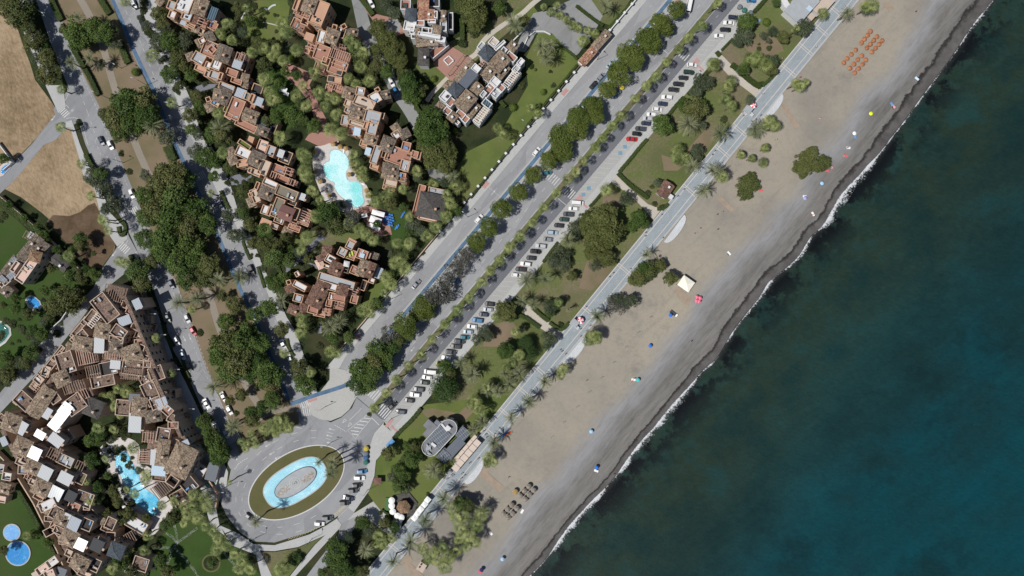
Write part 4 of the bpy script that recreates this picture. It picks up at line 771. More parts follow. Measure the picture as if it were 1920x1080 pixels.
def build_trees():
    G={}
    for k,(kd,x,y,r,h) in enumerate(TREES):
        z=zone(x,y); G.setdefault((kd,z[0],z[2]),[]).append((z[1],k))
    lab={}
    for (kd,z,w),L in G.items():
        L.sort()
        for i,(_,k) in enumerate(L):
            nm,ds,ct=KN[kd]
            ds2=ds if len((ds+' '+z+' '+w).split())<14 else {'D':'long-fronded date palm','C':'tufted fan palm','T':'dark green broadleaf tree','O':'loose grey-green tree','N':'thin grey tree','B':'round lime-green bush','S':'low green shrub','P':'spreading yellow-green tree','F':'rounded olive-green tree','E':'deep green dome-shaped tree'}[kd]
            if len(L)==1: s=f'{ds2} {z}'
            else: s=f'{ds2} {z}, {ordn(i)} {w}'
            s=s.replace('first counting from','first from').replace('counting from','from')
            wds=s.split()
            lab[k]=(s,KN[kd][0]+'s '+z if len(L)>1 else None)
    for k,(kd,x,y,r,h) in enumerate(TREES):
        nm,ds,ct=KN[kd]; s,g=lab[k]; me=random.choice(PROTO[kd])
        lob={'T':.72,'P':.7,'O':.7,'F':.75,'N':.7,'E':.8,'B':1,'S':1,'D':1,'C':1}[kd]
        if kd in 'SB':
            X,Y,_=W(x,y,h*.5); o=link(nm,me); rs=r*1.05; o.location=(X,Y,.05 if kd=='S' else r*.35); o.scale=(rs,rs,rs*(.8 if kd=='S' else 1.0)); o.rotation_euler=(0,0,random.uniform(0,6.28)); tag(o,s,ct,g); continue
        X,Y,_=W(x,y,h); z0=.1
        t,u=BVi(x,y)[1],0
        if zone(x,y)[0].startswith('on the sand'): z0=-.25
        e=empty(nm,(X,Y,z0),0,s,ct,g)
        rz=random.uniform(0,6.28)
        if kd in 'DC':
            lx,ly=random.uniform(-.05,.05),random.uniform(-.05,.05)
            t=link('trunk',TR['palm'],e); t.scale=((1.0 if kd=='C' else 1.25),)*2+(h,)
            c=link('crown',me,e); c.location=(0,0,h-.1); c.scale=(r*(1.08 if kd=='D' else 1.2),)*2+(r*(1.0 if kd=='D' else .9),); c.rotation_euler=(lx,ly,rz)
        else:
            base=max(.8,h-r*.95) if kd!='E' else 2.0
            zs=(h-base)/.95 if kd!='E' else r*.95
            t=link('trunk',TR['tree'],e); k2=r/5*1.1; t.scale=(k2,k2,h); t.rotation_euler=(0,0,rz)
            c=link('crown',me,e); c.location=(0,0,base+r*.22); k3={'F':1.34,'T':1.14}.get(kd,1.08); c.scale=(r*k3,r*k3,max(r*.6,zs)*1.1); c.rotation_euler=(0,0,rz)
# hedges
def hedge(pts,w,h,label,sm=2,n=26):
    P=smooth(pts,sm) if sm else pts
    mb=MB(); L=[Vector(W2(*p)) for p in P]; c=[];nn=[]
    tot=0
    for a,b in zip(L[:-1],L[1:]):
        d=b-a; l=d.length
        if l<1e-4: continue
        d/=l; p=Vector((-d.y,d.x)); tot+=l; wd=w*S
        q=[a+p*wd*.42,b+p*wd*.42,b-p*wd*.42,a-p*wd*.42]; mb.prism([tuple(v) for v in q],0,h*.9)
        for k in range(max(2,int(l*(wd+1.2*h)*n))):
            t=random.random()*l; s=random.uniform(-.5,.5)*wd*1.1; side=random.random()<.45
            if side: s=math.copysign(wd*random.uniform(.42,.56),s); z=random.uniform(.1,h)
            else: z=h*random.uniform(.86,1.06)
            v=a+d*t+p*s; c.append((v.x,v.y,z)); nn.append((p.x*math.copysign(1,s),p.y*math.copysign(1,s),.3) if side else (0,0,1))
    c=np.array(c);nn=np.array(nn)+rng.normal(scale=.45,size=(len(c),3)); 
    me=leaves(c,nn,.16,np.clip(rng.normal(.5,.22,len(c)),0,1),'hedge_leaves',M['leafH'])
    core=mb.mesh('core',[M['leafH']]); bm=bmesh.new(); bm.from_mesh(me); bm.from_mesh(core); bm.to_mesh(me); bm.free()
    a=me.attributes.get('tint'); o=link('hedge',me); tag(o,label,'hedge'); return o
hedge([(98,-5),(104,12),(112,28),(118,40)],11,1.6,'dark clipped hedge along the avenue centre, topmost left side')
hedge([(137,88),(150,110),(165,135),(178,160),(187,180)],9,1.6,'wavy dark hedge on the avenue centre beside the left carriageway')
hedge([(188,-5),(200,15),(208,28)],11,1.6,'short hedge at top beside the blue bike lane')
hedge([(228,80),(236,105),(243,120)],12,1.6,'hedge beside the bike lane on the central strip, middle one')
hedge([(316,275),(322,290),(328,302)],16,1.8,'thick hedge by the bike lane above the dark tree grove')
hedge([(340,141),(350,162)],8,1.2,'short green hedge on the right pavement of the avenue')
hedge([(376,225),(386,255),(396,275)],8,1.8,'hedge along the upper orange blocks by the avenue')
hedge([(415,358),(422,376),(430,392)],6,1.0,'low planter hedge on the right avenue pavement')
hedge([(228,415),(236,420),(237,432),(232,443),(226,438),(224,425)],7,1.0,'kidney-shaped hedge bed by the left zebra crossing')
hedge([(246,478),(255,500),(262,520)],8,1.2,'hedge strip below the second side road junction')
hedge([(277,540),(285,558),(296,580)],9,1.1,'long low hedge on the pavement by the lower left complex')
hedge([(308,610),(313,628),(326,650)],7,1.1,'dark planter hedge opposite the red parked car')
hedge([(342,670),(348,690),(356,708)],5,.9,'narrow hedge planter on the avenue pavement, lower one')
hedge([(164,290),(170,305),(180,318)],9,1.6,'dark hedge on the pavement beside the straw field')
hedge([(538,635),(543,655),(552,668)],5,.9,'slim planter hedge next to the two white parked cars')
hedge([(484,500),(490,518),(497,540)],5,.9,'slim planter hedge beside the black car on the avenue')
hedge([(456,452),(462,470),(470,487)],5,.8,'slim planter hedge above the black car on the avenue')
hedge([(1342,98),(1349,106)],7,1.2,'small hedge at the corner of the upper sandy path',0)
hedge([(1352,95),(1372,74)],4,1.2,'low hedge beside the parking pavement above the upper path',0)
hedge([(1412,24),(1445,-12)],7,1.5,'bright clipped hedge at top of the parking pavement',0)
hedge([(1370,122),(1385,133),(1400,148),(1413,158),(1424,164)],9,1.5,'thick hedge on right side of the upper sandy path')
hedge([(1428,162),(1440,152),(1456,135)],6,1.4,'hedge corner where the upper path meets the promenade')
hedge([(1345,115),(1325,137),(1308,157),(1290,178)],7,1.4,'hedge between bays and garden below the upper path')
hedge([(1281,183),(1265,200),(1250,220)],6,1.4,'hedge between bays and garden beside the white cars')
hedge([(1212,262),(1200,275),(1180,300),(1160,323)],6,1.4,'long hedge between bays and lawn above the second path')
hedge([(1158,325),(1172,340),(1195,358),(1215,372)],7,1.4,'hedge on upper side of the second sandy path')
hedge([(1232,392),(1243,392),(1252,383)],6,1.2,'curved hedge below the brown-roofed hut')
hedge([(1128,362),(1115,378),(1105,388)],5,1.2,'short hedge beside the bays below the second path')
hedge([(1045,455),(1030,475),(1018,492)],5,1.2,'hedge beside the bays next to the pine clump')
hedge([(1000,578),(1010,588),(1028,602)],7,1.3,'hedge on the upper side of the third sandy path')
hedge([(1030,605),(1045,616),(1056,618),(1066,605)],6,1.3,'curved hedge at the foot of the lower umbrella kiosk')
hedge([(984,594),(992,600),(1012,614)],7,1.3,'hedge on the lower side of the third sandy path')
hedge([(972,590),(985,596)],7,1.3,'small hedge at top of the third sandy path',0)
hedge([(790,765),(770,790),(750,808),(738,822)],7,1.3,'hedge between pavement and solar-roofed restaurant garden')
hedge([(975,380),(1000,348),(1030,312),(1065,270)][:0]+[(882,372),(925,318),(962,272),(985,243)],4,1.3,'long hedge inside the pillared wall of the big lawn')
hedge([(985,240),(1030,185),(1082,122)],4,1.3,'upper stretch of hedge inside the pillared lawn wall')
hedge([(660,628),(690,588),(722,548),(752,510)],5,1.5,'hedge inside the boundary wall beside the side road')
hedge([(1140,55),(1160,32),(1190,0)],5,1.3,'hedge by the wall at the top driveway')
hedge([(1080,12),(1100,28),(1130,50)],5,1.3,'hedge along the top side of the gated driveway')
hedge([(1052,88),(1070,100),(1082,112)],4,1.0,'short hedge inside the lower driveway kerb')
hedge([(675,-5),(690,15),(700,30)],9,1.6,'hedge between top lane and small roundabout drive')
hedge([(778,195),(787,212)],7,1.6,'small hedge beside the inner lane bend',0)
hedge([(866,38),(868,62),(867,78)],8,2.2,'tall narrow hedge right of the top white block')
hedge([(716,955),(728,962),(735,968)],4,1.2,'dark hedge below the round white parasols')
hedge([(512,1010),(512,1012)],1,.4,'tiny clipped plant by the roundabout kerb',0) if False else None
hedge([(0,372),(30,395),(60,420),(90,450),(125,485),(160,520)],11,2.4,'long hedge boundary between villa lawn and dry field')
hedge([(0,855),(20,885),(40,920),(62,958),(85,1000),(110,1045),(130,1080)],7,1.6,'hedge at the foot of the lower left complex wall')
hedge([(508,475),(520,500),(540,530),(550,560)],7,1.4,'hedge inside the avenue pavement by the maroon-roofed block')
hedge([(938,192),(948,202)],6,1.8,'short dark hedge row below the white block corner',0)
hedge([(385,520),(388,521)],1,.3,'',0) if False else None
# understory shrubs in the residential planting
SHZ=[([(300,100),(400,0),(545,0),(560,120),(520,200),(500,260),(560,260),(600,250),(600,380),(610,480),(520,560),(480,480),(440,400),(400,330),(350,180)],190,'low dark shrub in the planting among the orange apartment blocks'),
 ([(600,130),(760,130),(800,250),(870,300),(880,380),(800,480),(740,530),(650,640),(590,650),(540,590),(560,480),(700,430),(760,330)],120,'low shrub in the planting near the turquoise pool blocks'),
 ([(150,830),(230,800),(330,960),(400,990),(470,1080),(250,1080),(200,950)],75,'low shrub in the planting by the blue lagoon pool'),
 ([(640,20),(700,100),(690,150),(700,230),(640,130)],25,'low shrub beside the shaded inner lane'),
 ([(0,380),(160,520),(150,580),(0,740)],45,'low shrub in the far left villa gardens'),
 ([(245,0),(300,0),(400,240),(460,400),(440,400),(380,260),(320,150)],30,'low shrub on the verge right of the avenue')]
def blocked(x,y): 
    for P in NOPLANT:
        if inpoly(x,y,P): return True
    return False
NOPLANT=[[W2i for W2i in P] for P in ()]
# ================================================================ buildings
NOPLANT=[]; FURN=[]
def roofmesh(cx,cy,w,h,a,z,kind,ov=.35,pitch=.36):
    mb=MB(); w+=2*ov; h+=2*ov; ang=a
    if h>w: w,h=h,w; ang+=math.pi/2
    c,s=math.cos(ang),math.sin(ang); T=lambda x,y,zz:(cx+x*c-y*s,cy+x*s+y*c,zz)
    rh=h/2*pitch; 
    e=[T(-w/2,-h/2,z),T(w/2,-h/2,z),T(w/2,h/2,z),T(-w/2,h/2,z)]; el=[(p[0],p[1],z-.18) for p in e]
    rr=(w-h)/2 if kind=='t' else (w/2 if kind=='g' else 0.001)
    r0,r1=T(-rr,0,z+rh),T(rr,0,z+rh)
    if kind=='y' : r0=r1=None; ap=T(0,0,z+max(w,h)/2*.42)
    vs=el+e; fs=[(3,2,1,0),(0,1,5,4),(1,2,6,5),(2,3,7,6),(3,0,4,7)]
    if kind=='y': vs.append(ap); fs+=[(4,5,8),(5,6,8),(6,7,8),(7,4,8)]
    else: vs+=[r0,r1]; fs+=[(4,5,9,8),(6,7,8,9),(5,6,9),(7,4,8)]
    mb.add(vs,fs,0)
    # ridge caps
    if kind!='y':
        mb.tube(r0,r1,.13,.13,5,1)
        if kind=='t':
            for p,q in ((4,r0),(7,r0),(5,r1),(6,r1)): mb.tube(vs[p],q,.1,.1,5,1)
    else:
        for p in (4,5,6,7): mb.tube(vs[p],vs[8],.1,.1,5,1)
    return mb,rh
def building(name,label,cat,o,k,wall,rows,body=(),win=True,group=None,maxwin=34):
    bl=[]
    for ln in rows.strip().split('\n'):
        for e in ln.split(';'):
            e=e.split()
            if not e: continue
            kd=e[0]; x,y,w,h,a,H=map(float,e[1:7]); m=e[7] if len(e)>7 else None
            bl.append([kd,o[0]+x/k,o[1]+y/k,w/k*S,h/k*S,-R(a),H,m])
    px=sum(b[1] for b in bl)/len(bl); py=sum(b[2] for b in bl)/len(bl)
    X0,Y0,_=W(px,py,6); root=empty(name,(X0,Y0,0),0,label,cat,group)
    def B(mb,nm,m): 
        mats=[M[q] for q in (m if isinstance(m,tuple) else (m,))]
        ob=mb.build(nm,mats,root); ob.location=(-X0,-Y0,0); return ob
    solids=[]; jit=0
    for i,b in enumerate(bl):
        kd,x,y,w,h,a,H,m=b; X,Y,_=W(x,y,H); H+=(i*37%11)*.013
        f=1-H/CH; w*=f; h*=f; b[1:]=[X,Y,w,h,a,H,m]; solids.append((X,Y,w,h,a,H if kd in 'ftgy' else H-2.6)); NOPLANT.append(rc(X,Y,w*1.02,h*1.02,a))
    wname=wall
    for i,(kd,X,Y,w,h,a,H,m) in enumerate(bl):
        if kd in 'ft gy':
            top=H if kd=='f' else H-.2
            mb=MB(); 
            if kd=='f' : 
                pw=.28; ph=.85 if min(w,h)>2.2 else 1.0
                mb.rect(X,Y,w-.05,h-.05,a,0,H-.02,0,False)
                ca,sa=math.cos(a),math.sin(a)
                for (ox,oy,ww,hh) in ((0,h/2-pw/2,w,pw),(0,-h/2+pw/2,w,pw),(w/2-pw/2,0,pw,h-2*pw),(-w/2+pw/2,0,pw,h-2*pw)):
                    mb.rect(X+ox*ca-oy*sa,Y+ox*sa+oy*ca,ww,hh,a,H-.4,H+ph,0)
                B(mb,'wall',wname)
                mb=MB(); mb.rect(X,Y,w-2*pw,h-2*pw,a,H-.05,H+.04); B(mb,'terrace',m or 'te')
                if min(w,h)>3.2 and m not in('la',): FURN.append((X,Y,H+.05,w-2,h-2,a))
            else:
                mb.rect(X,Y,w-.3,h-.3,a,0,top,0,False); B(mb,'wall',wname)
                rm,rh=roofmesh(X,Y,w,h,a,H,kd); cap={'tl':'tl','tg':'tg'}.get(m,m); ob=B(rm,'roof',(m or 'tl',m or 'tl'))
                if max(w,h)>4 and m not in('sl','th'):
                    mb=MB(); ca,sa=math.cos(a),math.sin(a); dx=w*.22; dy=-h*.12; cx2,cy2=X+dx*ca-dy*sa,Y+dx*sa+dy*ca
                    mb.rect(cx2,cy2,.7,.7,a,H,H+rh+.9,0); mb.rect(cx2,cy2,.9,.9,a,H+rh+.9,H+rh+1.05,0); B(mb,'chimney',wname).parent=ob
                    bpy.data.objects[ob.name].children[0].location=(0,0,0) if False else (0,0,0)
        elif kd=='q': # flat smooth roof slab
            mb=MB(); mb.rect(X,Y,w-.3,h-.3,a,0,H-.2,0,False); B(mb,'wall',wname); mb=MB(); mb.rect(X,Y,w+.2,h+.2,a,H-.2,H+.05); B(mb,'roof',m or 'slf')
        elif kd=='v': # open box well
            mb=MB(); ca,sa=math.cos(a),math.sin(a)
            for (ox,oy,ww,hh) in ((0,h/2-.15,w,.3),(0,-h/2+.15,w,.3),(w/2-.15,0,.3,h-.6),(-w/2+.15,0,.3,h-.6)): mb.rect(X+ox*ca-oy*sa,Y+ox*sa+oy*ca,ww,hh,a,0,H,0)
            B(mb,'wall',wname); mb=MB(); mb.rect(X,Y,w-.6,h-.6,a,H-2.6,H-2.5); B(mb,'terrace',m or 'te')
        else: # pergola / awning on its own terrace
            ca,sa=math.cos(a),math.sin(a); T=lambda ox,oy:(X+ox*ca-oy*sa,Y+ox*sa+oy*ca)
            if kd in 'pW':
                mb=MB(); mb.rect(X,Y,w,h,a,0,H-2.6,0,False); B(mb,'wall',wname)
                mb=MB(); mb.rect(X,Y,w-.1,h-.1,a,H-2.7,H-2.55); B(mb,'terrace',m or 'te')
            elif H>3:
                mb=MB(); mb.rect(X,Y,w-.2,h-.2,a,0,H-2.5,0,False); B(mb,'wall',wname)
            if kd not in 'pW':
                for sx in (-1,1):
                    for sy in (-1,1): mb=MB(); mb.rect(*T(sx*(w/2-.15),sy*(h/2-.15)),.18,.18,a,max(0,H-2.6),H-.05); B(mb,'post','frame')
            mb=MB()
            if kd in 'pW':
                L,Wd=(w,h) if w>h else (h,w); aa=a if w>h else a+math.pi/2; c2,s2=math.cos(aa),math.sin(aa)
                for sy in (-1,1): mb.rect(X-sy*(Wd/2-.15)*s2,Y+sy*(Wd/2-.15)*c2,L,.2,aa,H-.2,H)
                n=max(3,int(L/.85))
                for j in range(n):
                    ox=-L/2+.3+(L-.6)*j/(n-1); mb.rect(X+ox*c2,Y+ox*s2,.26,Wd+.3,aa,H+.002,H+.16)
                B(mb,'pergola','beamw' if kd=='W' else ('beamp' if random.random()<.6 else 'beam'))
            else:
                mb=MB(); mb.rect(X,Y,w,h,a,H-.03,H+.07); B(mb,'awning' if m!='so' else 'solar_panel',m or 'ag')
    for (x,y,w,h,a,H) in body:
        x=o[0]+x/k;y=o[1]+y/k; X,Y,_=W(x,y,H); w*=S/k;h*=S/k; a=-R(a); solids.append((X,Y,w,h,a,H)); NOPLANT.append(rc(X,Y,w,h,a))
        mb=MB(); mb.rect(X,Y,w,h,a,0,H-.06,0,False); B(mb,'wall',wname); mb=MB(); mb.rect(X,Y,w-.1,h-.1,a,H-.1,H-.03); B(mb,'terrace','br' if wall=='w_tan' else 'te')
    if win:
        cnt=0
        def inside(px,py,z,skip):
            for j,(X,Y,w,h,a,H) in enumerate(solids):
                if j==skip or z>H: continue
                dx,dy=px-X,py-Y; u=dx*math.cos(a)+dy*math.sin(a); v=-dx*math.sin(a)+dy*math.cos(a)
                if abs(u)<w/2+.1 and abs(v)<h/2+.1: return True
            return False
        order=sorted(range(len(solids)),key=lambda j:-solids[j][5])
        for j in order:
            X,Y,w,h,a,H=solids[j]
            for sd in range(4):
                an=a+sd*math.pi/2; nx,ny=math.cos(an),math.sin(an); half=(w if sd%2==0 else h)/2; L=(h if sd%2==0 else w)
                if nx*(-X)+ny*(-Y)<=0 or L<2.4: continue
                hw=half-(.025 if True else 0); tx,ty=-ny,nx; z=H-2.3
                while z>.8 and cnt<maxwin:
                    m=max(1,int(L/3.4))
                    for q in range(m):
                        off=(q-(m-1)/2)*3.2; px_,py_=X+nx*(half+.5)+tx*off,Y+ny*(half+.5)+ty*off
                        if inside(px_,py_,z,j) or cnt>=maxwin: continue
                        cnt+=1; cx,cy=X+nx*half+tx*off,Y+ny*half+ty*off
                        mb=MB()
                        mb.rect(cx,cy,.16,1.5,an,z-.1,z+1.35); fr=B(mb,'window','frame')
                        mb=MB(); mb.rect(cx,cy,.22,1.2,an,z+.05,z+1.2); g=mb.build('pane',M['glass'],fr)
                    z-=3.1
    return root
ORI='flat-roofed orange Andalusian block'
building('apartment_block','orange stepped apartment block at top with white terraces and a tan tiled roof','building',(290,0),8,'w_och',"""
f 262 88 120 125 20 9 gr;f 275 230 110 115 22 8.4 wh;f 455 70 230 260 22 9.6 wh;g 680 105 195 240 20 10.2 tl;f 492 250 150 125 22 9 wh;a 510 245 85 75 22 9.6 al;q 610 300 75 130 20 9 tm
p 695 325 95 110 22 9 te;a 865 205 130 200 20 8.6 ab;a 430 345 90 70 25 7 ag;f 640 440 260 80 28 5 cr;f 870 390 170 120 27 5.2 te;t 75 25 90 95 40 7 tl;t 620 440 90 80 20 6.2 tl;f 560 370 150 70 27 6.6 or""")
building('apartment_block','orange block with U-shaped stack on its terracotta terrace, second down the avenue','building',(290,0),8,'w_och',"""
t 815 560 150 150 -28 9 tg;f 722 618 95 85 -28 9.1 wh;t 660 650 50 120 -30 8 tl;f 835 745 230 230 22 8.6 te;g 1030 810 205 235 20 9.4 tg;t 535 850 100 105 -20 7.4 tl;f 672 880 190 160 30 8 gr
p 1285 855 150 110 20 8 dk;a 1240 970 140 125 20 8 ag;f 1340 950 150 290 20 4.8 dk;f 932 985 150 140 22 8.7 wh;f 810 985 90 100 22 8.4 wh;f 700 1040 180 90 22 7 or;v 860 740 110 100 45 9.6 te""")
building('apartment_block','orange block with striped grey awnings and crooked terracotta terrace, third down the avenue','building',(350,130),8,'w_och',"""
f 425 95 150 120 20 9.2 gr;f 520 110 70 110 20 9 or;f 320 80 70 95 20 8.2 gr;f 690 60 175 110 20 7.6 te;f 760 185 170 80 20 6.2 te;t 875 130 100 110 15 6.6 tl;t 870 240 90 75 10 6.2 tl;f 608 275 240 105 20 8.6 gr
a 810 360 165 140 20 8.2 ag;t 545 400 200 230 25 9.4 tg;t 450 380 90 160 10 9 tl;a 670 460 105 125 20 8.2 ag;v 322 450 75 75 -20 8.6 te;t 345 565 115 125 -25 7.6 tl;f 450 500 130 120 30 7.8 cr;f 740 600 220 320 22 8.3 te
f 905 410 100 110 22 7.6 gb;f 992 440 70 130 22 7.6 or;a 1078 482 130 130 20 7.4 ag;f 950 560 170 110 25 6.2 te;g 960 700 210 170 22 9 tl;f 900 850 340 110 25 7 te;a 1140 785 140 150 20 7 ab;t 1128 922 185 130 22 7.4 tg
f 1290 860 150 190 22 4 dk;f 640 700 120 90 30 7.8 br;f 1060 330 160 200 20 4 dk;f 620 610 110 100 25 7.4 la""")
building('apartment_block','orange block with green roof lawn strip and hexagonal white deck, fourth down the avenue','building',(400,240),8,'w_och',"""
f 478 255 210 80 33 8 la;f 455 375 220 150 25 8.3 wh;t 265 355 90 110 -20 7.4 tl;t 290 480 120 130 -25 7.6 tl;f 440 530 170 110 -10 6.6 or;q 560 185 80 110 20 6.8 or;f 740 285 150 200 20 6.6 pk;f 872 350 125 160 20 7.2 gr;a 1015 385 95 120 20 7.2 aw
f 1090 440 180 190 22 4.8 dk;t 650 470 215 215 25 8.8 tg;f 770 600 150 230 22 8.4 cr;f 630 665 190 95 22 8.2 cr;f 1000 630 210 130 22 6.4 te;p 880 710 135 120 22 7.4 te;p 1110 640 120 120 20 7.2 te;f 1050 770 220 100 22 5.4 te;p 1170 810 120 95 22 6.6 te
f 560 640 60 70 20 8.4 gr;t 640 395 110 100 30 7.6 sl""")
building('apartment_block','orange block with brown decked roof and flat maroon roof, lowest beside the turquoise pool','building',(440,320),8,'w_och',"""
t 478 320 205 205 22 9.4 tg;f 540 195 225 105 25 8.8 wh;f 790 340 330 160 22 8.3 gb;f 650 560 150 300 22 8.25 gb;f 870 455 160 130 22 6.6 dk;a 1003 388 115 105 20 7.6 aw;g 780 640 200 190 22 9.6 ma;f 920 650 105 185 20 8 gb
p 1045 705 150 200 22 7.4 te;f 1070 700 180 250 22 4.6 te;p 870 820 105 105 22 7.2 te;f 680 735 150 120 22 8.1 gb;t 250 470 105 125 -22 7.6 tl;v 238 360 65 70 -20 8.4 te;f 315 380 110 210 -22 7.6 cr;f 460 590 100 140 20 8.2 wh
q 465 790 160 120 22 6.6 or;f 545 600 55 180 20 8 gr;t 790 910 130 100 25 4 tl;f 610 840 110 80 20 5.2 gr;f 900 860 190 100 20 4.8 te;f 350 230 60 120 22 8 te""")
building('apartment_block','tall orange block with smooth terracotta roof, a V-shaped parapet and two pergola strips','building',(530,0),8,'w_och',"""
f 550 200 220 370 22 10 or;t 400 75 185 225 20 10.8 tl;f 220 80 80 180 20 9.4 or;p 270 200 220 90 24 8.4 te;v 335 320 120 110 20 8.8 te;f 250 385 230 160 25 6 te;p 240 400 190 120 25 7.4 te;q 400 555 130 110 20 8.8 or;f 590 560 125 195 15 9.2 wh
t 735 545 195 205 20 9.8 tl;v 778 405 75 80 15 9.4 te;v 915 395 80 75 -30 9.4 te;f 880 500 130 150 20 7.6 dk;t 1040 480 170 95 8 7.6 tg;p 830 700 220 100 15 8.2 te;f 595 800 225 230 20 8.8 te;p 860 830 290 150 20 9.2 te
v 650 915 125 120 20 9.4 te;f 865 990 240 120 18 8.2 te;p 430 690 120 150 20 6.6 te;p 560 1000 180 120 20 6.6 te;f 380 760 90 110 20 5 or""")
building('apartment_block','orange block with pale L-shaped roof terrace left of the shaded inner lane','building',(580,120),8,'w_och',"""
f 400 80 240 150 20 8 te;a 450 150 85 85 10 8.6 ak;f 385 240 215 100 10 7.6 or;a 325 230 70 85 5 8.3 ak;p 390 350 240 90 20 6.6 te;t 590 435 150 160 15 8.8 tl;f 770 415 135 125 12 9.8 gr;t 1130 465 150 120 -12 8.2 tg;f 990 515 165 165 -30 8.4 wh
v 1020 385 80 70 -30 9.2 te;f 830 590 320 170 25 8.9 cr;f 600 600 140 105 20 8.6 cr;f 580 700 90 80 20 8.5 gr;t 720 665 210 110 18 9.4 tg;t 710 790 220 150 18 9 tl;f 950 800 240 190 15 9.8 gr;f 950 960 150 210 15 9.7 gr;v 1080 770 90 95 15 9.3 dk
f 710 905 230 80 18 8.5 cr;f 870 910 90 160 18 8.6 or;a 718 1010 105 130 12 7.8 al;f 540 850 110 150 10 7 gr;f 640 1000 170 140 18 5.6 te;f 300 380 110 130 15 5 te""")
building('apartment_block','orange block with wide terracotta deck, parasol and long grey terrace right of the turquoise pool','building',(640,220),8,'w_och',"""
t 820 165 105 125 -35 8 tl;t 950 245 140 125 -28 8.2 tg;f 830 265 130 115 -35 7.6 wh;t 440 330 185 155 15 9.2 tl;t 690 405 185 215 22 9.6 tg;f 520 565 115 280 18 9 gr;a 400 510 85 115 15 8.2 al;f 340 400 120 90 18 7.4 or;f 860 590 380 250 20 8.1 te
f 975 445 135 145 15 8.7 te;f 1105 560 105 105 15 8.4 te;q 1165 575 50 115 12 8.1 or;f 960 725 140 165 15 8.8 gr;t 740 765 240 120 12 9 tg;t 730 870 235 110 12 8.8 tl;p 660 560 120 110 18 8.8 te;f 740 990 200 100 12 7.4 cr;f 720 1050 190 90 12 6 or
f 910 900 120 130 10 7.6 te;p 930 945 90 95 12 8.4 te;f 500 740 130 90 18 6.6 or""")
building('pavilion','octagonal pavilion with dark slate roof and long terracotta ramp beside the side road','building',(480,270),4,'w_och',"""
f 1222 430 55 250 14 4 te;y 1315 465 190 180 12 6.5 sd;f 1350 362 120 60 12 4.6 gr;f 1290 560 150 40 12 4 pk""",maxwin=8)
building('apartment_block','maroon-roofed block with yellow loungers and a white parasol on its terrace','building',(520,440),8,'w_och',"""
f 1095 160 115 120 27 9 gr;f 980 265 130 130 27 9.05 gr;q 1125 95 120 45 27 9.3 or;f 1110 300 150 150 20 8 te;f 1275 300 165 150 20 8.4 te;a 1270 312 75 70 18 9 al;q 1372 312 45 80 20 8 or;t 1452 320 105 90 20 6.2 tg;g 1280 500 130 230 22 9 tl;g 1385 530 120 225 22 9.02 tm
f 1180 540 160 130 22 7.5 te;a 1520 575 85 170 22 5.6 ag;t 880 510 185 185 25 9.2 tm;f 800 370 145 125 30 7.6 wh;t 740 240 125 130 10 7.2 tm;t 650 345 105 70 -25 6.6 tm;f 750 480 110 60 20 7 wh;t 640 440 90 130 -25 5.2 pk;p 1030 520 70 120 15 8 dk
f 1420 690 90 80 20 5 wh;f 1300 760 80 160 20 4.4 dk""")
building('apartment_block','maroon-roofed block with a long white roof terrace, lowest of the orange resort','building',(520,440),8,'w_och',"""
f 890 695 560 120 17 9 gr;f 790 775 220 110 17 9.1 wh;t 980 830 150 150 15 9.6 tm;t 665 790 190 150 25 9.9 tm;g 590 940 230 280 25 9.6 tm;v 170 715 70 75 -20 8.6 te;t 190 815 120 105 -25 7.6 tm;f 345 770 210 100 28 7.6 wh;f 310 590 70 80 -30 7.2 wh
f 320 950 145 125 15 8 te;a 320 955 75 80 15 8.6 ag;f 900 940 250 120 10 8.2 te;f 785 1010 90 140 12 7.6 te;p 920 1060 130 140 15 8 te;p 1150 850 90 160 20 7.2 te;f 1160 970 110 130 15 6 te;t 260 1130 180 130 20 6.8 tm;t 380 1110 100 130 20 6.9 tm
f 540 1130 160 110 15 7.2 te;p 730 1160 110 110 12 7.4 te;f 640 1190 180 80 12 4.6 or;f 620 880 60 60 25 8 te""")
building('white_apartment_block','white block with terracotta striped roofs and slate corner tower, top centre','building',(740,0),8,'w_whi',"""
f 168 78 150 155 2 9 te;a 155 82 65 75 2 9.6 ak;y 243 218 150 165 5 10 sl;f 225 400 170 140 12 7 wh;g 430 60 150 150 2 9 tt;g 470 220 235 150 3 8.9 tt;f 622 230 50 110 2 8.6 cr;f 590 40 170 150 0 6 dk;g 725 245 75 150 0 7.2 tl;f 732 400 100 160 0 6.4 gr;f 840 330 80 260 0 4 dk
f 385 355 130 80 2 8.4 te;f 560 330 120 60 2 8.2 wh;v 460 450 110 85 5 8.6 dk;t 630 445 125 125 10 8.3 tl;f 520 540 340 55 10 8.7 wh;f 690 600 150 80 10 7.6 wh;t 345 500 60 140 0 7.6 tl;g 490 640 310 90 -3 7 tl;f 660 745 320 120 -40 3 te;t 430 850 145 240 2 6.4 sd
v 262 470 75 80 0 7.4 gb;v 285 545 80 70 0 7.2 gr;f 540 470 60 80 5 8 te""")
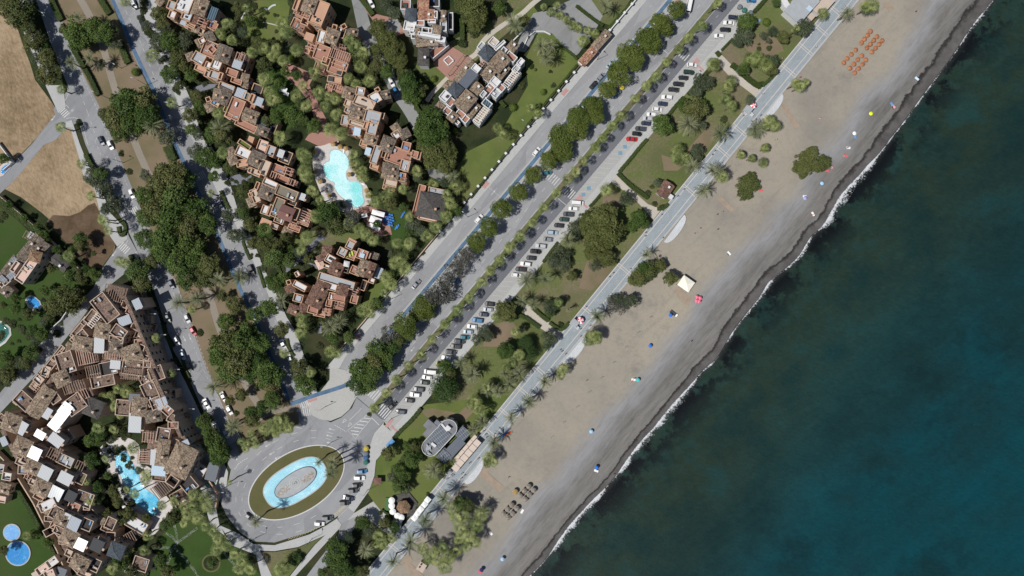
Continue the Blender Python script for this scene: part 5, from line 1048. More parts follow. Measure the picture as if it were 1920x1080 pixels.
building('white_apartment_block','long white stepped block with slate pyramid towers and tan tiled roofs on the big lawn','building',(790,100),8,'w_whi',"""
y 978 -8 170 170 40 10.6 sl;y 512 545 165 165 40 10.6 sl;q 700 385 280 150 -50 9.6 slf;g 600 310 480 75 -52 7 tl;g 1165 130 270 215 -48 9.6 tl;g 660 715 270 225 -50 9.6 tl;g 830 530 150 135 -50 8.5 tl;g 1000 305 150 145 -50 8.6 tl;f 822 235 125 105 40 8.4 wh;p 905 160 140 60 -52 8.6 dk
f 360 650 135 145 40 9 wh;f 445 740 130 90 -50 8 te;t 265 820 140 115 -48 5.2 tl;t 450 935 160 125 40 6.8 tl;f 395 870 110 100 40 7.2 te;t 395 485 100 95 -48 6 tl;f 590 920 140 105 40 5.6 te;f 665 995 90 105 40 5.4 te;g 1220 305 250 60 -50 7.2 tl;g 790 865 220 60 -50 6.8 tl
f 1110 430 140 115 40 7.6 wh;f 1000 565 215 120 -50 6 te;W 1345 380 290 95 -52 6.6 cr;f 1355 395 320 130 -52 4 cr;W 905 915 280 95 -52 6.6 cr;f 915 930 310 130 -52 4 cr;f 1200 525 105 95 40 6.2 te;f 1115 605 120 125 40 5.2 gr;f 985 760 140 105 40 5.6 ab
f 1350 60 165 105 40 8 te;f 1490 140 110 80 -50 6.2 wh;f 1085 -160 125 125 40 9 cr;f 1180 -105 200 50 -42 8.8 wh;t 1362 -95 150 125 -50 8.2 tl;f 910 -95 105 120 40 9.2 gr;f 930 620 100 70 -50 7 gr;f 1420 240 90 110 40 5.6 gr;f 490 1000 200 60 40 4.6 cr;v 1240 -50 80 80 40 9.3 wh""",maxwin=60)
def steps(x0,y0,x1,y1,n,side,H0,H1,seed,a):
    q=random.Random(seed); out=[]
    for i in range(n):
        t=(i+.5)/n; x=x0+(x1-x0)*t+q.uniform(-8,8)+side*q.uniform(6,26); y=y0+(y1-y0)*t+q.uniform(-8,8); k=q.random()
        kd='f' if k<.6 else ('p' if k<.8 else ('t' if k<.9 else 'v')); m=q.choice(['br','br','dk','cr','te']) if kd!='t' else 'tl'  # dark terraces paint the facade's shade into some of the steps
        out.append(f"{kd} {x:.0f} {y:.0f} {q.uniform(45,85):.0f} {q.uniform(40,70):.0f} {a+q.choice([0,0,-22,20])} {q.uniform(H0,H1):.1f} {m}")
    return ';'.join(out)
building('terraced_complex','brown brick stepped apartment complex with long shaded facade along the avenue','building',(0,540),4,'w_tan',"""
p 850 40 150 110 15 12 br;f 795 150 125 215 -38 12.4 br;f 690 215 110 60 -52 11.4 br;W 710 240 130 45 -52 12 br;f 610 290 170 45 -50 9.4 br;f 590 320 40 130 40 9 cr
t 765 320 105 105 10 12.8 tl;t 620 420 140 100 10 12.7 tl;a 745 430 78 118 2 12.6 aw;t 868 440 92 95 5 12.7 tg;t 990 490 135 115 -20 12.8 tl;f 880 385 110 50 8 12.2 br;a 935 245 95 70 -20 12.4 ag;f 900 330 110 90 35 12 br;f 610 365 110 70 -40 11.6 br
p 640 515 130 115 -12 12 br;a 866 575 78 66 5 12.2 aw;p 880 510 190 60 5 12.2 br;p 990 645 165 85 5 12 br;f 1005 590 160 120 8 11.2 br;f 820 600 130 100 -12 10.6 dk;p 700 625 115 90 -12 11.4 dk;f 775 685 180 110 -12 9.8 br;f 1180 640 110 110 -20 10.6 br
f 1110 680 110 90 -25 9.4 br;f 500 560 130 160 -18 11.2 br;t 462 680 110 105 -25 12.4 tl;p 540 745 140 75 -20 12 br;p 620 800 90 75 -25 11.2 br;g 310 850 240 110 -56 12.4 tl;f 190 845 110 140 -48 11.2 br;f 570 870 150 130 -35 11 br;f 410 810 80 110 -35 11 br
a 340 932 90 85 30 12.2 aw;a 445 980 85 190 38 11.8 am;a 490 910 80 100 38 11.7 am;y 700 900 125 125 22 10.8 sd;f 370 600 150 60 -52 9 br;f 330 650 110 60 -52 8.6 cr;f 280 710 110 50 -52 8.8 cr;f 160 820 120 40 -50 8.4 cr;f 445 490 140 40 -52 8.8 cr
t 85 1010 125 125 20 12.4 tl;a 165 1050 70 100 30 12.2 aw;f 35 985 60 90 -50 10 br;t 1045 890 105 135 5 12 tl;q 1010 825 80 60 5 11.8 slf;a 1012 1012 95 145 3 11.6 aw;f 930 895 110 120 5 8.4 br;a 1215 865 85 85 -20 12 ag;t 1150 960 115 85 -10 11.8 tg
f 1140 790 110 180 -25 10.8 br;f 1180 860 90 90 -22 11.4 br;a 1030 120 60 80 -25 11.6 ag;"""+steps(940,90,1330,1060,17,-1,9.4,11.6,5,22)+';'+steps(1010,90,1390,1060,16,1,2.2,5.5,6,22)+';'+steps(640,300,180,840,9,0,8,10,7,-50),body=[(1045,330,560,22,67,12.2),(1170,700,420,22,65,12.0),(1285,960,330,22,67,11.8),(300,830,420,90,-52,8.6),(900,520,260,260,10,8.6)],maxwin=90)
building('terraced_complex','brown block with corrugated white roofs around the blue lagoon pool','building',(0,810),4,'w_tan',"""
p 1110 40 90 75 5 10.4 br;f 1230 20 100 110 10 10.8 br;t 1220 155 85 195 8 12 tl;a 1157 190 58 118 3 11.6 aw;a 1190 290 108 78 5 11.4 al;t 1360 215 170 235 25 12.4 tl;v 1292 370 85 75 35 10.4 dk;p 1077 190 90 100 2 9 br;p 1210 430 130 105 -38 6 dk;a 1375 90 90 45 -25 12 ag
f 1200 340 110 50 8 9 br;f 1420 390 110 120 -40 6.4 dk;f 1360 490 130 120 -30 1.6 br;f 1500 290 90 110 30 3 wh;q 1590 300 80 130 15 4 slf;"""+steps(1290,0,1440,290,6,0,6,10.5,8,22),body=[(1380,60,230,28,66,10.8),(1180,130,150,240,8,7.6)],maxwin=40)
building('terraced_complex','long brown row of stepped terrace houses running down the lower left edge','building',(0,810),4,'w_tan',"""
t 165 110 125 125 25 12 tl;a 262 160 90 92 25 12.2 am;t 245 262 105 95 25 12 tl;f 205 205 70 60 25 11.4 br;a 337 305 105 98 27 12 aw;a 490 347 105 88 27 11.2 aw;t 310 415 118 115 25 12 tl;a 415 457 108 100 27 11.6 ab;a 525 480 95 85 27 10 ak;f 640 500 130 115 20 8 br
f 365 545 130 70 -25 11.4 wh;t 465 650 105 95 25 12 tl;a 508 630 50 38 25 12.2 aw;a 555 692 85 108 25 12 ag;f 660 690 80 90 22 10 dk;t 520 792 120 115 28 12 tl;a 605 842 88 88 25 12 am;a 727 852 95 95 25 10.8 ak;y 872 890 105 105 20 9.6 sl;f 838 680 75 90 25 8 br
t 600 985 125 105 28 12 tl;f 705 985 110 100 25 9.4 dk;f 1060 985 115 105 18 5 br;q 985 1045 90 55 28 5 wh;p 955 805 130 80 -30 6 dk;f 1030 690 160 90 30 4 wh;p 410 170 110 80 28 9.8 br;f 500 210 120 80 25 8.6 gr;v 378 742 110 58 -28 11.4 dk;a 30 70 50 70 -25 9.6 ag;f 430 600 90 100 28 10.8 br
f 560 560 90 80 25 9 te;f 300 485 80 40 30 10.6 or;f 455 735 90 60 25 11 br;f 640 1060 100 50 25 10 pk;a 420 60 110 80 38 11.6 aw;a 300 20 80 60 30 11.8 am;p 590 250 90 70 25 8 br;f 610 340 80 90 25 7.4 br;"""+steps(120,140,600,1040,17,0,8,11.4,9,25)+';'+steps(430,250,860,800,10,0,4,8,10,25),body=[(300,520,1180,30,62,8.4),(440,60,200,90,-30,8)],maxwin=90)
building('villa','brown-roofed villa with pink flat roof, solar panels and a thatched turret','house',(0,400),6,'w_pin',"""
g 330 400 360 115 -50 5.4 tg;g 440 360 200 130 35 5.2 tg;g 90 620 320 75 -52 5 tg;f 310 640 310 115 -55 6.2 pk;f 185 600 130 60 -55 5.8 pk;y 398 485 125 110 15 7.6 th;a 155 550 110 80 -48 5.9 so;a 125 700 90 70 -48 6 so;a 35 740 90 60 40 5.8 so
p 320 255 110 80 30 3.6 gr;f 90 770 90 60 -40 4 gb;t 70 870 115 105 40 4 tg;v 20 800 60 60 40 4.4 gb;f 480 460 70 130 20 4.6 gr""",maxwin=12)
building('outbuilding','grey slate-roofed outbuilding beside the villa hedge','house',(0,400),6,'w_whi',"g 680 555 190 120 38 3.6 sd",maxwin=2)
building('villa','corner of a tan villa at the left edge beside the two round pools','house',(0,810),4,'w_pin',"""
g 20 420 110 70 15 5 tl;f 60 330 70 60 10 4.4 wh;f 20 500 70 50 10 3 pk;f 10 270 60 70 10 4.6 gr""",maxwin=3)
building('villa','curved-terrace villa corner beside the lower round pool','house',(0,810),4,'w_pin',"""
f 330 1020 110 60 -35 4 pk;f 400 970 90 60 -35 4.4 wh;f 380 1060 80 60 -20 4.2 pk;q 280 1060 80 40 -30 3 cr;q 460 1050 70 60 20 3.6 slf""",maxwin=3)
building('brown_roofed_hut','small white hut with brown tiled gable roof beside the promenade','hut',(960,270),4,'w_whi',"g 1150 342 108 82 -56 3.6 tm;q 1183 390 30 50 -56 2.8 wh",maxwin=4)
building('gatehouse','terracotta-tiled gatehouse across the white-walled driveway','gatehouse',(960,0),4,'w_pin',"g 570 420 140 55 -48 3.6 tt;g 670 300 150 56 -48 3.8 tl;q 520 465 36 36 -48 3 wh;q 620 370 90 40 -48 2.9 cr",maxwin=3)
building('storage_block','small sand-coloured equipment block with two roof hatches on the beach','hut',(560,940),6,'w_pin',"q 1382 742 80 95 32 2.4 cr;q 1362 738 12 14 32 2.6 dk;q 1380 708 12 14 32 2.62 dk",win=False)
building('restaurant_building','top promenade restaurant with grey flat roof and torn white canopy edge','restaurant',(1440,0),4,'w_whi',"""
q 255 45 230 150 -48 4.4 gr;q 320 -40 200 150 -48 4.3 gr;q 130 20 60 40 60 3.6 wh;q 165 70 40 110 -35 3.4 wh;q 200 128 70 34 45 3.2 wh;a 310 65 36 40 -48 4.9 al;q 375 65 62 75 -48 3 cr;q 440 15 90 80 -48 3.1 cr;q 325 125 44 40 -48 3 cr""",maxwin=6)
# beach restaurant with stadium roof
M['slg']=plain('roof_membrane_grey',(.155,.16,.175),.8,.2,.2,.5)
def restaurant():
    X0,Y0,_=W(835,825,0); root=empty('restaurant_building',(X0,Y0,0),0,'beach restaurant with rounded roof, white rim and solar arrays','restaurant')
    def B(mb,n,m): o=mb.build(n,M[m],root); o.location=(-X0,-Y0,0); return o
    c1=Vector((760+485/6,740+375/6)); c2=Vector((760+285/6,740+590/6)); d=(c1-c2).normalized(); p=Vector((-d.y,d.x)); r=98/6
    def stad(rr): 
        out=[]
        for c,a0 in ((c1,-90),(c2,90)):
            for k in range(17):
                t=R(a0+180*k/16); out.append(tuple(c+d*math.cos(t)*rr+p*math.sin(t)*rr))
        return out
    H=5.2; cv=lambda P,h:[W2(x,y,h) for x,y in P]
    mb=MB(); mb.prism(cv(stad(r),H),0,H); B(mb,'wall','w_whi'); mb=MB(); mb.prism(cv(stad(r-.8),H),H-.3,H+.1); B(mb,'roof','slg')
    mb=MB(); a=cv(stad(r+.2),H);b=cv(stad(r-.55),H); n=len(a)
    for k in range(n): mb.prism([a[k],a[(k+1)%n],b[(k+1)%n],b[k]],H+.101,H+.7,0,True)
    B(mb,'roof_rim','w_whi'); NOPLANT.append(a)
    def bx(nm,x,y,w,h,a,z0,z1,m): mb=MB(); mb.rect(*W2(760+x/6,740+y/6,z1),w/6*S,h/6*S,R(-a),z0,z1); return B(mb,nm,m)
    bx('solar_panel',383,482,215,165,-52,H+.3,H+.45,'so'); bx('flat_roof',550,600,250,115,-47,0,4.2,'slf'); bx('solar_panel',648,440,125,110,-47,4.3,4.5,'so'); bx('flat_roof',648,440,140,128,-47,0,4.1,'slf'); bx('solar_panel',435,690,110,110,-47,4.35,4.5,'so'); bx('flat_roof',440,688,140,125,-47,0,4.15,'slf')
    bx('flat_roof',278,352,130,95,40,0,3.8,'slg'); bx('flat_roof',360,318,60,50,40,0,3.9,'slg'); bx('flat_roof',250,430,70,90,40,0,3.7,'slg')
    bx('air_unit',482,376,55,42,40,H+.1,H+1.5,'wh'); bx('air_unit',318,565,60,30,38,H+.1,H+1.1,'wh'); bx('air_unit',255,600,40,40,20,H+.1,H+.9,'gr'); bx('duct',440,370,22,100,-40,H+.1,H+.6,'wh')
    mb=MB(); rng2=random.Random(3)
    for k in range(14): mb.rect(*W2(760+rng2.uniform(225,300)/6,740+rng2.uniform(560,670)/6,H),rng2.uniform(.4,1),rng2.uniform(.3,.8),rng2.random()*3,H+.1,H+rng2.uniform(.4,1))
    B(mb,'roof_equipment','gr')
    for k in range(8):
        q=Vector(stad(r)[k*4%34]); X,Y=W2(*q,H); mb=MB(); an=math.atan2(Y-Y0,X-X0); mb.rect(X,Y,.2,1.6,an,1,3.6); f=B(mb,'window','frame'); mb=MB(); mb.rect(X,Y,.26,1.3,an,1.2,3.4); mb.build('pane',M['glass'],f)
restaurant()
# thatched promenade bar
def bar():
    X,Y,_=W(756,952,3.6); root=empty('thatched_bar',(X,Y,0),0,'hexagonal thatched bar with dark deck beside the promenade','bar')
    mb=MB(); mb.prism([(5.6*math.cos(R(60*k+10)),5.6*math.sin(R(60*k+10))) for k in range(6)],0,.5); o=mb.build('deck',M['sd'],root)
    mb=MB(); 
    for k in range(6): mb.tube((2.6*math.cos(R(60*k+10)),2.6*math.sin(R(60*k+10)),.5),(2.6*math.cos(R(60*k+10)),2.6*math.sin(R(60*k+10)),2.9),.12,.12)
    mb.prism([(1.3*math.cos(R(60*k)),1.3*math.sin(R(60*k))) for k in range(6)],.5,1.6); mb.build('frame',M['beam'],root)
    mb=MB(); P=[(3.0*math.cos(R(60*k+10)),3.0*math.sin(R(60*k+10)),2.9) for k in range(6)]+[(0,0,4.3)]; Q=[(x,y,z-.25) for x,y,z in P]
    mb.add(P,[(k,(k+1)%6,6) for k in range(6)]); mb.add(Q[:6],[tuple(range(5,-1,-1))]); mb.build('roof',M['th'],root); NOPLANT.append([(X+6*math.cos(R(60*k)),Y+6*math.sin(R(60*k))) for k in range(6)])
bar()
# boundary wall with pillars
def wallthing(name,pts,h,w,m,label,pil=0,cat='wall',pm='w_whi'):
    P=[W2(*p) for p in pts]; X0,Y0=P[0]; root=empty(name,(X0,Y0,0),0,label,cat)
    mb=MB()
    for a,b in zip(P[:-1],P[1:]):
        A=Vector(a);Bv=Vector(b); c=(A+Bv)/2; L=(Bv-A).length; an=math.atan2(Bv.y-A.y,Bv.x-A.x); mb.rect(c.x-X0,c.y-Y0,L+w*.2,w,an,-.1,h)
    mb.build('wall',M[m],root)
    if pil:
        for a,b in zip(P[:-1],P[1:]):
            A=Vector(a);Bv=Vector(b); L=(Bv-A).length; n=max(1,int(L/pil))
            for k in range(n):
                q=A.lerp(Bv,k/n); mb=MB(); mb.rect(0,0,.7,.7,.8,-.1,h+.55); mb.rect(0,0,.95,.95,.8,h+.55,h+.75); o=mb.build('pillar',M[pm],root); o.location=(q.x-X0,q.y-Y0,0)
wallthing('boundary_wall',bv((-60,-118.5),(10,-118.5),(130,-118.5),(260,-118.5),(372,-118.5)),1.5,.35,'sd','long dark wall with small white pillars between big lawn and side road',4.2)
wallthing('boundary_wall',bv((430,-118.5),(600,-118.5)),1.7,.4,'w_whi','wall with white pillars at the top beside the side road',4.2)
wallthing('boundary_wall',bv((-350,-119),(-200,-119),(-64,-119)),1.6,.35,'w_tan','dark wall between palm gardens and side road above the plaza')
wallthing('boundary_wall',[(5,368),(60,415),(110,462),(158,508)],2.2,.3,'w_tan','low wall along the villa hedge and dry field')
wallthing('boundary_wall',[(149,540),(148,550),(135,575),(118,600),(100,616)],1.6,.3,'w_whi','curved pale wall between villa garden and lane')
wallthing('boundary_wall',[(270,550),(300,640),(335,740),(365,815),(378,870),(413,925),(408,950)],2.4,.5,'w_och','ochre boundary wall between lower left complex and avenue pavement')
wallthing('boundary_wall',[(0,845),(30,875),(70,940),(115,1030),(135,1080)],2.6,.45,'w_tan','stepped tan garden wall down the lower left edge')
wallthing('boundary_wall',[(0,268),(28,305),(10,320)],1.6,.3,'w_whi','white wall around the pool at the left edge')
wallthing('planter',[(832,114),(842,106),(851,115),(841,124),(832,114)],1.0,.4,'w_whi','square white planter on the brick patio','' and 0,'planter')
wallthing('boundary_wall',[(962,78),(980,60),(997,37)],1.2,.4,'w_whi','pale wall beside the lower driveway bend')
wallthing('boundary_wall',[(980,92),(990,70),(1003,60),(1020,60),(1032,66)],.9,.35,'w_whi','curved white kerb wall round the lawn by the driveway')
def pergola(name,c,w,h,a,H,label,m='beam',n=12):
    X,Y,_=W(*c,H); root=empty(name,(X,Y,0),-R(a),label,'pergola'); w*=S;h*=S
    mb=MB()
    for sx in (-1,0,1):
        for sy in (-1,1): mb.rect(sx*w*.48,sy*h*.45,.2,.2,0,0,H)
    mb.build('post',M[m],root) if False else None
    for sx in (-1,0,1):
        for sy in (-1,1):
            mb=MB(); mb.rect(0,0,.25,.25,0,0,H-.01); o=mb.build('post',M['w_whi'],root); o.location=(sx*w*.47,sy*h*.42,0)
    mb=MB()
    for sy in (-1,1): mb.rect(0,sy*h*.42,w,.2,0,H,H+.2)
    for k in range(n): mb.rect(-w/2+w*(k+.5)/n,0,.16,h,0,H+.201,H+.34)
    mb.build('beams',M[m],root)
pergola('pergola',(862,127),48,22,-52,3.0,'open wooden pergola over the brick patio of the white blocks')
# ================================================================ cars
CC={'white':(.72,.72,.72),'silver':(.42,.44,.46),'gray':(.20,.215,.235),'black':(.018,.019,.022),'navy blue':(.025,.035,.07),'dark slate':(.045,.055,.065),'dark green':(.02,.045,.035),'red':(.42,.012,.015),'blue':(.03,.16,.33),'light blue':(.33,.42,.50),'teal':(.03,.14,.18),'yellow':(.62,.5,.03)}
def paint(c):
    n='car_paint_'+c.replace(' ','_')
    if n not in M:
        t=NT(n); t.b.inputs['Coat Weight'].default_value=.7; t.b.inputs['Coat Roughness'].default_value=.05
        d=t.noise(3,3,.6); M[n]=t.fin(t.ramp(d,[(.3,sc3(CC[c],.86)),(.7,CC[c])]),.35,.5)
    return M[n]
TYPES={'hatchback':(4.1,1.78,1.48,(-1.75,-1.45,.25,1.0)),'saloon':(4.6,1.8,1.42,(-1.55,-.95,.35,1.1)),'suv':(4.6,1.9,1.68,(-2.1,-1.8,.3,1.0)),'van':(5.2,2.0,2.1,(-2.5,-2.4,1.3,1.9)),'minibus':(7.0,2.2,2.7,(-3.3,-3.25,2.6,3.1))}
PC={}
def carmeshes(ty):
    if ty in PC: return PC[ty]
    L,Wd,H,(r0,r1,f1,f0)=TYPES[ty]; hw=Wd/2; zb=.3; zs=.92 if ty not in('van','minibus') else 1.15
    st=[(-L/2,.78,.45,zs-.22),(-L/2+.12,.92,.36,zs-.04),(-L/2+.55,1,zb,zs+.02),(-.9,1,zb,zs+.04),(.7,1,zb,zs),(L/2-.9,.99,zb,zs-.08),(L/2-.25,.9,.34,zs-.2),(L/2,.72,.42,zs-.34)]
    mb=MB(); ring=[]
    for x,k,z0,z1 in st:
        w=hw*k; m=(z0+z1)/2
        ring.append([(x,-w*.9,z0),(x,-w,m),(x,-w*.97,z1-.1),(x,-w*.8,z1),(x,w*.8,z1),(x,w*.97,z1-.1),(x,w,m),(x,w*.9,z0)])
    vs=[p for r in ring for p in r]; n=8
    fs=[(i*n+j,(i+1)*n+j,(i+1)*n+(j+1)%n,i*n+(j+1)%n) for i in range(len(ring)-1) for j in range(n)]+[tuple(range(n-1,-1,-1)),tuple(range((len(ring)-1)*n,len(ring)*n))]
    mb.add(vs,fs)
    b=[(r0,-hw*.86,zs-.02),(f0,-hw*.86,zs-.02),(f0,hw*.86,zs-.02),(r0,hw*.86,zs-.02)]; t=[(r1,-hw*.72,H-.03),(f1,-hw*.72,H-.03),(f1,hw*.72,H-.03),(r1,hw*.72,H-.03)]
    tt=[(r1+.15,-hw*.6,H),(f1-.1,-hw*.6,H),(f1-.1,hw*.6,H),(r1+.15,hw*.6,H)]
    mb.add(b+t+tt,[(0,1,5,4),(1,2,6,5),(2,3,7,6),(3,0,4,7),(4,5,9,8),(5,6,10,9),(6,7,11,10),(7,4,8,11),(8,9,10,11)])
    body=mb
    def glassq(q,ins=.1,off=.015):
        q=[Vector(p) for p in q]; c=sum(q,Vector())/4; nrm=(q[1]-q[0]).cross(q[2]-q[1]).normalized()
        if nrm.dot(c-Vector((0,0,.8)))<0: nrm=-nrm
        return [tuple(c+(p-c)*(1-ins)+nrm*off) for p in q]
    G={}
    for nm,q in (('windscreen',(b[1],b[2],t[2],t[1])),('rear_window',(b[3],b[0],t[0],t[3])),('side_window',(b[0],b[1],t[1],t[0])),('side_window2',(b[2],b[3],t[3],t[2]))):
        g=MB(); g.add(glassq(q,.1 if 'side' not in nm else .14),[(0,1,2,3)]); G[nm]=g.mesh(nm,[M['car_glass']])
    w=MB(); w.tube((0,-.11,0),(0,.11,0),.32,.32,14); w.tube((0,-.12,0),(0,.12,0),.18,.18,8,1); G['wheel']=w.mesh('wheel',[M['blk'],M['metal']])
    h=MB(); h.rect(0,0,.16,.34,0,-.07,.07); G['headlight']=h.mesh('headlight',[M['lamp']])
    m=MB(); m.rect(0,0,.14,.2,0,-.06,.08); G['mirror']=m.mesh('mirror',[M['blk']])
    PC[ty]=(body,G,L,Wd,zs,f0); return PC[ty]
bodies={}
CARS=[]
def car(x,y,ang,col,ty,label,group,z=.1):
    body,G,L,Wd,zs,f0=carmeshes(ty); X,Y,_=W(x,y,.8)
    e=empty('parked_car' if 'parked' in label else ('moving_car' if ty not in('van','minibus') else ty),(X,Y,z),R(-ang)+random.uniform(-.03,.03),label,ty if ty in('van','minibus') else 'car',group)
    if (ty,col) not in bodies: bodies[ty,col]=body.mesh('body',[paint(col)])
    link('body',bodies[ty,col],e)
    for nm in ('windscreen','rear_window','side_window','side_window2'): link(nm.replace('2',''),G[nm],e)
    for sx in (-1,1):
        for sy in (-1,1): link('wheel',G['wheel'],e,(sx*L*.31,sy*(Wd/2-.12),.32))
    for sy in (-1,1): link('headlight',G['headlight'],e,(L/2-.1,sy*Wd*.3,zs-.36)); link('mirror',G['mirror'],e,(f0-.25,sy*(Wd/2+.08),zs+.08))
BAY=[]
def cars4(o,k,txt):
    for e in txt.split(';'):
        e=e.strip().rsplit(' ',1) if False else e.strip().split(',')
        if len(e)<3: continue
        BAY.append((o[0]+float(e[0])/k,o[1]+float(e[1])/k,e[2].strip(),e[3].strip() if len(e)>3 else 'hatchback'))
cars4((960,0),4,"1795,2,blue;1660,130,navy blue;1627,172,white,saloon;1600,222,black,saloon;1555,270,white;1350,487,white;1328,541,dark green,suv;1285,583,black;1248,630,black,suv;1212,672,black,suv;1163,730,white,suv;1130,778,navy blue;1090,820,white;1048,859,white;1020,890,silver;1005,925,navy blue;965,965,dark slate,suv;938,1003,black;897,1043,red,saloon")
cars4((960,270),4,"490,442,white,van;462,486,white;424,527,dark slate,suv;390,566,dark green;352,611,black;303,665,light blue,suv;268,715,gray;218,765,silver,suv;178,806,black,suv;144,855,black;104,900,white,suv;67,940,black,suv;35,983,white")
cars4((480,540),4,"1752,120,black;1740,162,silver;1708,198,navy blue;1663,242,blue,suv;1620,288,white;1590,328,light blue;1566,370,teal;1528,400,dark slate,suv;1500,438,black,suv;1464,480,dark slate,suv;1432,524,white,suv;1390,570,yellow;1308,628,white,van;1284,670,white;1262,708,dark green;1222,760,dark slate,suv;1194,800,white,suv;1150,842,black;1085,928,navy blue,suv")
BAY.sort(key=lambda b:BVi(b[0],b[1])[0])
cnt={}
for b in BAY: cnt[b[2]]=cnt.get(b[2],0)+1
seen={}
for x,y,c,ty in BAY:
    k=seen.get(c,0); seen[c]=k+1
    s=f'{c} {ty} parked in the seaside bays' + (f', {ordn(k)} {c} one from the roundabout' if cnt[c]>1 else '')
    car(x,y,6+180*(random.random()<.8),c,ty,s,'cars parked in the seaside bays',.092)
OC=[((696,6),64,'white','hatchback','white car parked at the top of the inner lane'),((734,154),62,'white','hatchback','white car parked on the inner lane above a blue one'),((742,172),62,'blue','hatchback','blue car parked below the white one on the inner lane'),
((779,247),70,'white','hatchback','white car parked in shade at the bottom of the inner lane'),((1145,120),-48,'light blue','saloon','pale blue car driving on the side road beside the round trees'),((1127,144),-48,'gray','hatchback','gray car on the side road behind the pale blue one'),((1113,159),-48,'black','hatchback','dark car last of three on the side road by the bike lane'),
((1006,284),-50,'white','hatchback','white car driving alone on the side road, middle of the photo'),((898,410),-50,'white','hatchback','white car on the side road beside the slate pavilion'),((780,533),-50,'gray','saloon','grey-blue car on the side road beside the palm garden'),((774,541),0,None,None,''),
((695,650),-48,'white','hatchback','white car at the lower end of the side road'),((735,761),-38,'black','saloon','black car driving on the dark carriageway just above the zebra crossing'),
((1026,324),-10,'teal','hatchback','teal and white car parked between boulevard trees, highest one'),((852,526),0,'blue','hatchback','teal-blue car parked in the tree strip below the thin trees'),((835,550),-25,'navy blue','hatchback','dark blue car parked under the thin grey trees'),((819,569),-15,'navy blue','hatchback','navy car parked in the tree strip, second from below'),((810,584),-70,'blue','hatchback','bright blue car parked beside the tree strip'),((798,597),-25,'white','hatchback','white car parked under the boulevard trees'),((757,643),0,'blue','hatchback','blue car parked in tree shade near the lower boulevard'),
((268,47),66,'black','saloon','black car parked beside a small tree on the upper avenue'),((251,8),66,'white','hatchback','white car parked at the top of the right carriageway'),((190,264),64,'navy blue','hatchback','dark blue car driving on the left carriageway beside a white one'),((207,272),64,'white','hatchback','white car beside the dark blue one on the left carriageway'),((217,378),64,'black','saloon','black car in tree shade above the left zebra crossing'),((247,363),66,'white','hatchback','white car waiting behind the left zebra crossing'),
((471,506),66,'black','suv','black suv parked on the right avenue pavement side'),((321,533),66,'navy blue','hatchback','dark blue car on the avenue beside the grove'),((415,386),68,'navy blue','hatchback','dark blue car in deep shade on the right carriageway'),((314,595),70,'dark green','saloon','dark green car parked beside a hedge on the lower avenue'),((351,597),68,'silver','hatchback','silver car parked by the date palms on the lower avenue'),((362,621),60,'red','hatchback','dark red car parked beside a round bush on the lower avenue'),
((331,639),64,'white','hatchback','white car parked beside the dark planter hedge on lower avenue'),((342,665),68,'light blue','saloon','white-blue car on the lower avenue left lane'),((354,688),66,'dark slate','hatchback','dark slate car behind the white-blue one on lower avenue'),((419,744),62,'white','saloon','white car parked on right side of the lower avenue, upper of two'),((387,757),64,'white','saloon','white car parked by the paved corner of the lower avenue'),((430,769),64,'white','hatchback','white car parked on right side of the lower avenue, lower of two'),((405,802),64,'white','saloon','white car near the lower end of the avenue in shade'),((424,813),64,'white','hatchback','white car stopped at the zebra crossing before the roundabout'),
((531,646),66,'white','saloon','white car parked at the lower right carriageway, upper of two'),((544,674),66,'white','saloon','white car parked at the lower right carriageway, lower of two'),
((679,884),-6,'blue','hatchback','blue car parked on the roundabout edge, topmost of the fan'),((674,896),2,'white','suv','white car parked on the roundabout edge below the blue one'),((669,910),-4,'black','hatchback','small black car in the middle of the roundabout row'),((662,920),-4,'dark slate','suv','dark slate car fourth in the roundabout row'),((654,934),14,'navy blue','saloon','shiny navy car fifth in the roundabout row'),((646,943),-2,'black','suv','black car lowest of the fanned roundabout row'),
((614,971),-2,'dark slate','suv','dark car beside the white one by the yellow zigzag'),((599,982),2,'white','hatchback','white car parked beside the yellow zigzag line'),((467,969),40,'black','hatchback','black car driving round the left end of the roundabout')]
for (x,y),a,c,ty,s in OC:
    if c: car(x,y,a,c,ty,s,None,.085 if x>600 or y<700 else .085)
car(1292,9,-80,'white','minibus','white minibus parked at the top between the boulevard trees',None,.12)
# ================================================================ bins, lamps, people, beach things
def recyc(x,y,col,label):
    X,Y,_=W(x,y,1); e=empty('recycling_bin',(X,Y,.1),random.random()*3,label,'bin','recycling bins')
    mb=MB(); mb.tube((0,0,0),(0,0,1.2),.85,1.0,12); mb.build('body',colm('bin_'+col,{'yellow':(.40,.32,.04),'gray':(.12,.14,.16),'green':(.03,.13,.10),'blue':(.04,.1,.22)}[col]),e)
    mb=MB(); mb.tube((0,0,1.2),(0,0,1.5),1.05,.5,12); mb.build('lid',colm('bin_'+col,(0,0,0)),e); mb=MB(); mb.rect(.55,0,.1,.5,0,1.25,1.45); mb.build('slot',M['blk'],e)
for a in ((1166,164,'yellow','yellow recycling bin under the boulevard trees'),(1160,172,'gray','gray recycling bin between the yellow and blue ones'),(1153,180,'blue','dark blue recycling bin lowest of the boulevard three'),(687,841,'yellow','yellow recycling bin at the roundabout edge'),(686,850,'gray','gray recycling bin below the roundabout yellow one'),(686,858,'blue','dark blue recycling bin third at the roundabout edge'),(686,867,'green','green recycling bin nearest the parked blue car'),(1387,13,'gray','round gray bin at top end of the parking bays'),(1396,19,'green','round green bin beside the gray one at the top bays'),(1407,24,'gray','gray bin under the tree at the top bays')): recyc(*a)
